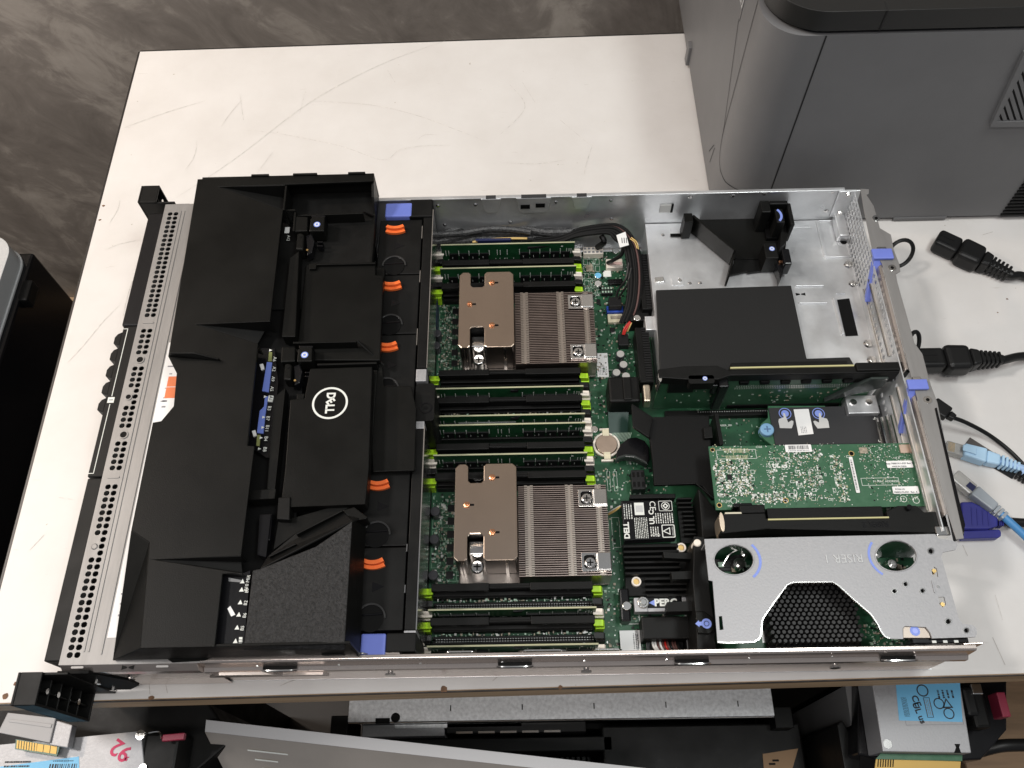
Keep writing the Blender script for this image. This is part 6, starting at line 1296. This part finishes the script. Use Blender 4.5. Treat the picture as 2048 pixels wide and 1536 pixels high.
# light blue network cable
LB = mat('light_blue_boot',(0.42,0.62,0.80),rough=0.42); CLR = mat('clear_plug',(0.70,0.69,0.66),rough=0.12,trans=0.55,ior=1.45)
e0 = G(1893,892,0.008); e1 = G(1985,918,0.008); o,d,n_ = plug_axis(e0,e1); t = thing('network_cable', 'light blue network cable with clear plug on the table', 'cable', (e0.x,e0.y,0), 'network cables')
bar(t,'clear_plug',o,d,n_,0,0.019,0.0116,0.0116,0.001,0.0090,CLR,0.0012); 
s = MB()
for k_ in range(8):
    q0 = o+d*0.001+n_*(-0.0042+0.0012*k_); q1 = o+d*0.007+n_*(-0.0042+0.0012*k_); s.tube([(q0.x,q0.y,0.0090),(q1.x,q1.y,0.0090)],0.0003,4)
s.obj('plug_contacts', GOLD, t)
bar(t,'boot',o,d,n_,0.014,0.034,0.0125,0.0145,0.0012,0.0125,LB,0.002,seg=3); bar(t,'boot_latch',o,d,n_,0.012,0.024,0.0060,0.0070,0.0125,0.0140,LB,0.0008); bar(t,'boot',o,d,n_,0.0341,0.046,0.0130,0.0105,0.0015,0.0115,LB,0.002,seg=3)
for k_ in range(5): bar(t,'boot_rib',o,d,n_,0.0470+0.0036*k_,0.0492+0.0036*k_,0.0105-0.0005*k_,0.0105-0.0005*k_,0.0015,0.0112-0.0005*k_,LB,0.0006)
st = o+d*0.044; st.z = 0.0055
MB().tube([st,o+d*0.068+Vector((0,0,-0.002)),G(2048,946,0.0045),G(2120,985,0.004)],0.0034,12).obj('cord', mat('light_blue_cord',(0.36,0.52,0.78),rough=0.4), t, smooth=True)
# black plug lying under it
b0 = G(1942,882,0.006); b1 = G(2030,940,0.006); o,d,n_ = plug_axis(b0,b1); t = thing('power_adapter_lead', 'black flat plug lead lying under the light blue network cable', 'cable', (b0.x,b0.y,0))
bar(t,'plug',o,d,n_,-0.002,0.022,0.013,0.014,0.0003,0.0010,mat('smoky_plug',(0.10,0.09,0.085),rough=0.3),0.0003); bar(t,'plug_body',o,d,n_,0.0221,0.046,0.0155,0.0120,0.0004,0.0011,RUBBER,0.0003)
for k_ in range(5): bar(t,'strain_relief',o,d,n_,0.0465+0.0034*k_,0.0488+0.0034*k_,0.0100-0.0006*k_,0.0100-0.0006*k_,0.0006,0.0070,RUBBER,0.0008)
st = o+d*0.060; st.z = 0.0035; MB().tube([st,G(2060,962,0.0035),G(2140,1030,0.0035)],0.0026,10).obj('cord', RUBBER, t, smooth=True)
# second network cable: grey boot, blue cord
e0 = G(1912,952,0.016); e1 = G(1992,1018,0.016); o,d,n_ = plug_axis(e0,e1); t = thing('network_cable', 'blue network cable with clear grey boot crossing the blue video plug', 'cable', (e0.x,e0.y,0), 'network cables')
GB = mat('grey_boot',(0.42,0.46,0.50),rough=0.25,trans=0.25)
bar(t,'clear_plug',o,d,n_,-0.002,0.018,0.0116,0.0116,0.010,0.018,CLR,0.0012); bar(t,'inner_blue',o,d,n_,0.011,0.0178,0.0060,0.0060,0.0181,0.0186,BLUED,0.0002); bar(t,'boot',o,d,n_,0.0181,0.040,0.0118,0.0092,0.0100,0.0190,GB,0.0018,seg=3)
for k_ in range(3): bar(t,'boot_rib',o,d,n_,0.0402+0.0036*k_,0.0428+0.0036*k_,0.0092-0.0005*k_,0.0092-0.0005*k_,0.0105,0.0180,GB,0.0008)
st = o+d*0.046; st.z = 0.0145
MB().tube([st,G(2015,1040,0.0140),G(2050,1072,0.0120),G(2120,1140,0.008)],0.0034,12).obj('cord', mat('blue_cord',(0.07,0.25,0.52),rough=0.38), t, smooth=True)
# video plug
v = thing('video_cable', 'dark blue video plug with thumb screw at the rear of the server', 'cable', (*G(1960,1045,0.008)[:2],0))
MB().prism(P([(1922,1003),(1945,1003),(1960,1010),(1985,1028),(1997,1035),(1997,1052),(1975,1058),(1926,1058)],0.013),0.001,0.0130).obj('plug_body', BLUEV, v, bevel=0.002, seg=3)
for k_ in range(4):
    x = 1942+11*k_; q = P([(x,1014+3*k_),(x+3,1014+3*k_),(x+5,1050),(x+2,1050)],0.0135); MB().prism(q,0.0130,0.0135).obj('grip_rib', BLUEV, v, bevel=0.0003)
MB().prism(P([(1926,1061),(1999,1058),(2003,1063),(2003,1072),(1998,1075),(1926,1077)],0.010),0.0015,0.0100).obj('thumb_screw', BLUEV, v, bevel=0.0018, seg=3)
for k_ in range(3): MB().prism(P([(1998+3.5*k_,1036),(2000+3.5*k_,1036),(2000+3.5*k_,1052),(1998+3.5*k_,1052)],0.010),0.0025,0.0110).obj('strain_relief', BLUEV, v, bevel=0.0004)
MB().tube([G(2004,1043,0.0065),G(2050,1046,0.0055),G(2150,1052,0.005)],0.0040,12).obj('cord', RUBBER, v, smooth=True)

# ------------------------------------------------------------------ spare parts below the near table edge
bk = thing('equipment_case', 'black equipment case standing below the near table edge at the right middle', 'case', (0.50,-0.06,FZ))
# lower server lying under the table edge
lz = -0.27
ls = thing('rack_server', 'second rack server lying under the near edge of the table', 'server', (0.36,0.2,lz-0.09))
lx0 = G(696,1440,lz).x; lx1 = G(1545,1402,lz).x; ly = G(1000,1438,lz).y-0.001
bx('chassis', BLKD, ls, lx0+0.004,ly+0.006,lz-0.088,lx1-0.004,0.60,lz-0.006,bevel=0)
GAL = mat('spangled_steel',(0.72,0.74,0.75),metal=0.35,rough=0.42,var=0.2,vscale=260,bump=0.1,bscale=300)
bx('top_cover', GAL, ls, lx0,ly,lz-0.0012,lx1,0.60,lz,bevel=0.0004); bx('cover_lip', CHROME, ls, lx0,ly-0.0014,lz-0.008,lx1,ly-0.0001,lz-0.0014,bevel=0.0004); bx('cover_fold', GAL, ls, lx0+0.05,ly-0.006,lz-0.012,lx0+0.19,ly-0.0016,lz-0.0095,bevel=0.0006); MB().cyl((lx0+0.052,ly+0.004,lz),0.005,0.0012,14).obj('cover_boss', BLKD, ls); bx('cover_notch', BLKD, ls, lx0+0.030,ly-0.0016,lz-0.004,lx0+0.046,ly+0.004,lz+0.0002,bevel=0.0005)
s = MB()
for k_ in range(5): x = lx0+(lx1-lx0)*(0.24+0.235*k_*0.72); s.box(x,ly+0.010,lz+0.0001,x+0.0012,ly+0.016,lz+0.0003)
s.obj('cover_slots', BLKD, ls)
bx('rack_ear', BLK, ls, lx0-0.020,ly-0.012,lz-0.088,lx0-0.001,ly+0.008,lz-0.006,bevel=0.001); bx('rack_ear', BLK, ls, lx1+0.001,ly-0.012,lz-0.088,lx1+0.021,ly+0.010,lz-0.006,bevel=0.001)
for k_ in range(6): MB().box(lx0-0.016,ly-0.0135,lz-0.02-0.011*k_,lx0-0.003,ly-0.0121,lz-0.014-0.011*k_).obj('ear_screw', CHROME if k_ in (1,) else BLKD, ls)
bx('front_panel', STEELS, ls, lx0+0.014,ly-0.014,lz-0.05,lx0+0.105,ly-0.0014,lz-0.012,bevel=0.0008); bx('drive_fascia', BLK, ls, lx0+0.042,ly-0.030,lz-0.085,lx0+0.29,ly-0.0142,lz-0.030,bevel=0.0015)
bx('control_panel', BLK, ls, lx0+0.107,ly-0.012,lz-0.04,lx0+0.26,ly-0.0014,lz-0.0095,bevel=0.0008)
for k_ in range(5): bx('fascia_mark', CHROME, ls, lx0+0.118+0.024*k_,ly-0.0122,lz-0.0094,lx0+0.136+0.024*k_,ly-0.0100,lz-0.0088,bevel=0)
bx('blue_tab', BLUEP, ls, lx0+0.050,ly-0.0315,lz-0.031,lx0+0.072,ly-0.028,lz-0.0295,bevel=0.0002)
s = MB()
for k_ in range(34): s.box(lx0+0.06+0.0062*k_,ly-0.046,lz-0.090,lx0+0.0635+0.0062*k_,ly-0.0305,lz-0.084)
s.obj('drive_grille', BLK, ls)
bx('base_block', BLKD, ls, lx0,ly,FZ,lx1,0.60,lz-0.0885,bevel=0)
# black case at the right middle
bz = -0.30
q = P([(1203,1452),(1598,1444),(1592,1600),(1203,1600)],bz); cx0,cx1 = q[0][0],q[1][0]; cy1 = q[0][1]
bk.location = ((cx0+cx1)/2,cy1-0.1,FZ)
MB().box(cx0,cy1-0.30,FZ,cx1,cy1,bz).obj('case_body', BLK, bk, bevel=0.002)
MB().prism(P([(1525,1508),(1596,1497),(1585,1536),(1530,1570)],bz+0.0005),bz+0.0002,bz+0.0012).obj('cardboard_patch', mat('cardboard',(0.25,0.16,0.09),rough=0.8), bk)
for (u,v_) in ((1545,1528),(1552,1521)): c = G(u,v_,bz+0.001); MB().prism(rrect(c.x-0.004,c.y-0.001,c.x+0.003,c.y+0.001,0.0005),bz+0.0012,bz+0.0016).obj('patch_hole', BLKD, bk)
# leaning silver cover
cz_ = -0.16
t = thing('server_lid', 'long silver server lid leaning below the near table edge', 'lid', (*G(800,1500,cz_)[:2],FZ))
A_ = G(411,1462,cz_); B_ = G(1300,1560,cz_-0.02); 
dn = Vector((0.0,-0.20,-0.22))
pts = [A_,B_,B_+dn,A_+dn*1.0+Vector((0.08,0,0))]
slab('lid_sheet', [tuple(p) for p in pts], 0.0015, mat('lid_steel',(0.50,0.455,0.41),metal=0.55,rough=0.36,var=0.08,vscale=12), t, 0)
dA = (B_-A_).normalized(); up_ = Vector((0,0.010,0.002))
slab('lid_lip', [tuple(A_+up_),tuple(B_+up_),tuple(B_+Vector((0,-0.0008,0.0004))),tuple(A_+Vector((0,-0.0008,0.0004)))], 0.0012, mat('lid_edge',(0.36,0.36,0.365),metal=0.3,rough=0.45), t, 0.0002)
s = MB()
nn = (pts[1]-pts[0]).cross(pts[3]-pts[0]).normalized()
if nn.z < 0: nn = -nn
for k_ in range(7):
    p = A_+dA*(0.040+0.006*(k_%3))+dn*(0.05+0.035*k_)+nn*0.002; q_ = p+dA*random.uniform(0.02,0.04); s.add([tuple(p),tuple(q_),tuple(q_+dn*0.006),tuple(p+dn*0.006)],[(0,1,2,3)])
s.obj('lid_scratches', SILK, t)
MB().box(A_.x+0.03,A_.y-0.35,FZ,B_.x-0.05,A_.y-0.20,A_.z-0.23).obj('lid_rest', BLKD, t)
# power supply at the right
def supply(corners, z, lab, parts, grp='loose power supplies'):
    p = P(corners,z); c = (sum(a[0] for a in p)/4,sum(a[1] for a in p)/4)
    t = thing('power_supply', lab, 'power supply', (*c,z-0.04), grp)
    o = MB().prism(p,z-0.039,z).obj('case', STEELS, t, bevel=0.0008); return t
PZ = -0.13
ps = supply([(1740,1340),(1916,1340),(1943,1506),(1766,1503)],PZ,'silver power supply with blue label and gold edge connector, below the right table edge',None)
lab_ = MB().prism(P([(1788,1330),(1917,1330),(1925,1444),(1798,1441)],PZ),PZ+0.0001,PZ+0.0003).obj('blue_label', BLUEL, ps); lp = PZ+0.0005
for s_,u,v_,sz in (('CE',1832,1402,0.0085),('UL us',1838,1426,0.0080)): text('label_text',s_,INK,ps,G(u,v_,lp),sz,rot=-1.35,bold=0.0002)
for (u,v_,r) in ((1845,1381,0.0055),(1878,1407,0.0050),(1898,1427,0.0050)): c = G(u,v_,lp); MB().prism(oval(c.x,c.y,r,r),lp-0.0001,lp,holes=[oval(c.x,c.y,r*0.8,r*0.8)]).obj('label_ring', INK, ps)
c = G(1894,1407,lp); MB().prism([(c.x-0.005,c.y-0.004),(c.x+0.005,c.y-0.004),(c.x,c.y+0.005)],lp-0.0001,lp,holes=[[(c.x-0.003,c.y-0.0028),(c.x+0.003,c.y-0.0028),(c.x,c.y+0.003)]]).obj('label_triangle', INK, ps)
q = R(1800,1390,1822,1438,lp); codes(ps,q,lp-0.0001,5,91,'y',INK); q = R(1846,1395,1868,1435,lp); silk(ps,[q],lp-0.0001,0.0005,INK); codes(ps,q,lp-0.0001,4,92,'y',GREYINK); q = R(1870,1378,1912,1398,lp); codes(ps,q,lp-0.0001,4,93,'y',INK)
silk(ps,[R(1785,1325,1928,1449,PZ+0.0001)],PZ+0.0001,0.0004,GREYINK)
c = G(1775,1488,PZ); MB().cyl((c.x,c.y,PZ),0.0040,0.0006,18).obj('screw', CHROME, ps, smooth=True)
MB().prism(P([(1909,1488),(1920,1488),(1918,1495),(1922,1506),(1908,1506),(1912,1495)],PZ),PZ+0.0001,PZ+0.0004).obj('keyhole', BLKD, ps)
bp2 = MB().prism(P([(1762,1507),(1925,1510),(1925,1522),(1752,1518)],PZ-0.014),PZ-0.016,PZ-0.0145).obj('edge_board', PCBL, ps)
MB().prism(P([(1753,1516),(1922,1523),(1920,1545),(1750,1536)],PZ-0.016),PZ-0.018,PZ-0.0165).obj('edge_connector', mat('gold_dull',(0.50,0.33,0.10),metal=0.5,rough=0.5), ps)
s = MB()
for k_ in range(7): q = P([(1756+5*k_,1518),(1758+5*k_,1518),(1757+5*k_,1534),(1755+5*k_,1534)],PZ-0.016); s.prism(q,PZ-0.0164,PZ-0.0161)
s.obj('connector_gaps', BLKD, ps)
pcx = [a for a in P([(1740,1340),(1943,1506)],PZ)]
w_ = thing('equipment_case', 'black case holding the silver power supply under the right end of the table', 'case', (pcx[0][0]+0.02,0.0,FZ))
MB().prism(P([(1715,1340),(2012,1340),(2012,1460),(1960,1520),(1800,1530),(1715,1510)],PZ-0.042),FZ,PZ-0.0395).obj('case_body', BLKG, w_, bevel=0.002)
bx('fan_handle', BLK, ps, *G(1990,1455,PZ)[:2],PZ-0.03,*G(1935,1372,PZ)[:2],PZ-0.004,bevel=0.003)
c = G(1930,1395,PZ); bx('power_inlet', RUBBER, ps, c.x,c.y-0.016,PZ-0.02,c.x+0.012,c.y+0.010,PZ-0.002,bevel=0.003); c = G(1960,1380,PZ); bx('bracket', CHROME, ps, c.x-0.008,c.y-0.004,PZ-0.003,c.x+0.002,c.y+0.006,PZ+0.001,bevel=0.001)
c = G(2015,1415,PZ); MB().box(c.x-0.006,c.y-0.008,PZ-0.02,c.x+0.002,c.y+0.014,PZ-0.001).obj('release_lever', mat('maroon',(0.28,0.03,0.06),rough=0.4), ps, bevel=0.001)
MB().tube([G(1950,1505,-0.2),G(2000,1492,-0.19),G(2060,1490,-0.19)],0.006,10).obj('power_lead', RUBBER, w_, smooth=True)
bd = thing('wooden_stool', 'brown wooden surface under the right end of the table', 'stool', (0.86,-0.1,FZ)); bx('seat', mat('stool_wood',(0.26,0.17,0.10),rough=0.6,var=0.3,vscale=20,stretch=(0.3,3,1)), bd, G(1925,1500,-0.34).x,-0.30,-0.36,G(2200,1500,-0.34).x,0.10,-0.34,bevel=0.003)
for (x,y) in ((0.86,0.06),(1.0,0.06),(0.86,-0.26),(1.0,-0.26)): MB().box(x-0.015,y-0.015,FZ,x+0.015,y+0.015,-0.36).obj('leg', MATS['stool_wood'], bd)
# grey tower between
tw = thing('drive_caddy', 'dull grey metal strip standing between black cases below the right table edge', 'bracket', (*G(1715,1420,-0.2)[:2],-0.4))
MB().prism(P([(1690,1370),(1722,1370),(1734,1468),(1706,1470)],-0.19),-0.40,-0.19).obj('strip', mat('dull_grey',(0.22,0.22,0.22),metal=0.5,rough=0.5), tw, bevel=0.001)
MB().prism(P([(1674,1449),(1684,1440),(1720,1500),(1720,1540),(1690,1540)],-0.2),FZ,-0.2).obj('black_panel', BLK, tw, bevel=0.001)
# power supply and gold-fingered module at the left
pl_ = supply([(-60,1495),(282,1462),(290,1545),(-60,1600)],PZ,'silver power supply with red handwritten mark at the lower left corner',None)
text('red_mark','92',mat('red_ink',(0.55,0.02,0.10),rough=0.5),pl_,G(242,1500,PZ+0.0003),0.020,rot=2.6,bold=0.0003); text('red_mark',',',MATS['red_ink'],pl_,G(246,1527,PZ+0.0003),0.016,rot=2.6,bold=0.0003)
MB().prism(P([(-50,1540),(158,1513),(160,1600),(-50,1620)],PZ),PZ+0.0001,PZ+0.0003).obj('blue_label', BLUEL, pl_); q = R(100,1528,150,1560,PZ); bars(pl_,q,PZ+0.0003,16,95,'x'); q = R(5,1520,65,1536,PZ); codes(pl_,(q[0],q[1]-0.004,q[2],q[3]),PZ+0.0003,3,96,'x',INK); q = R(102,1520,152,1524,PZ); codes(pl_,q,PZ+0.0003,1,97,'x',INK)
c = G(281,1470,PZ); MB().cyl((c.x,c.y,PZ),0.0045,0.0008,18).obj('screw', CHROME, pl_, smooth=True); c = G(286,1536,PZ); MB().cyl((c.x,c.y,PZ),0.0035,0.0008,18).obj('screw', CHROME, pl_, smooth=True)
e = R(290,1465,345,1560,PZ); bx('fan_end', BLK, pl_, e[0],e[1],PZ-0.038,e[2],e[3],PZ-0.001,bevel=0.003); MB().tube([G(298,1466,PZ+0.004),G(318,1464,PZ+0.010),G(322,1478,PZ+0.012)],0.0008,6).obj('wire_bail', CHROME, pl_); 
a = G(324,1476,PZ+0.012); b = G(368,1472,PZ+0.012); MB().hexa([(a.x,a.y-0.003,PZ+0.006),(b.x,b.y-0.003,PZ+0.006),(b.x,b.y+0.003,PZ+0.006),(a.x,a.y+0.003,PZ+0.006)],[(a.x,a.y-0.003,PZ+0.012),(b.x,b.y-0.003,PZ+0.012),(b.x,b.y+0.003,PZ+0.012),(a.x,a.y+0.003,PZ+0.012)]).obj('release_lever', MATS['maroon'], pl_, bevel=0.0008)
cs = thing('equipment_case', 'black case under the spare power supply at the lower left', 'case', (0.0,-0.06,FZ)); MB().prism(P([(-120,1420),(420,1408),(470,1480),(330,1600),(-120,1640)],PZ-0.045),FZ,PZ-0.0395).obj('case_body', BLK, cs, bevel=0.002)
mz = -0.115
mo = thing('edge_card', 'flat silver module with a gold edge connector resting on a power supply at lower left', 'circuit card', (*G(70,1450,mz)[:2],mz-0.012))
MB().prism(P([(15,1425),(112,1436),(100,1486),(-5,1465)],mz),mz-0.0118,mz).obj('case', mat('white_steel',(0.34,0.34,0.345),metal=0.0,rough=0.4), mo, bevel=0.0008)
MB().prism(P([(20,1438),(105,1448),(102,1456),(18,1444)],mz),mz+0.00005,mz+0.0006).obj('pressed_panel', MATS['white_steel'], mo, bevel=0.0003)
MB().prism(P([(112,1440),(145,1450),(135,1496),(98,1490)],mz-0.002),mz-0.0117,mz-0.002).obj('bracket', STEELS, mo, bevel=0.0008); MB().prism(P([(30,1478),(118,1492),(112,1512),(28,1498)],mz-0.004),mz-0.0075,mz-0.0055).obj('board', PCBL, mo)
s = MB()
for k_ in range(8): s.prism(P([(33+5.2*k_,1480+0.8*k_),(36.5+5.2*k_,1480.6+0.8*k_),(35+5.2*k_,1497+0.8*k_),(31.5+5.2*k_,1496.4+0.8*k_)],mz-0.004),mz-0.0054,mz-0.0050)
for k_ in range(3): s.prism(P([(74+13.5*k_,1487+2*k_),(86+13.5*k_,1489+2*k_),(84+13.5*k_,1504+2*k_),(72+13.5*k_,1502+2*k_)],mz-0.004),mz-0.0054,mz-0.0050)
s.obj('gold_fingers', mat('gold_dull',(0.50,0.33,0.10),metal=0.5,rough=0.5), mo)
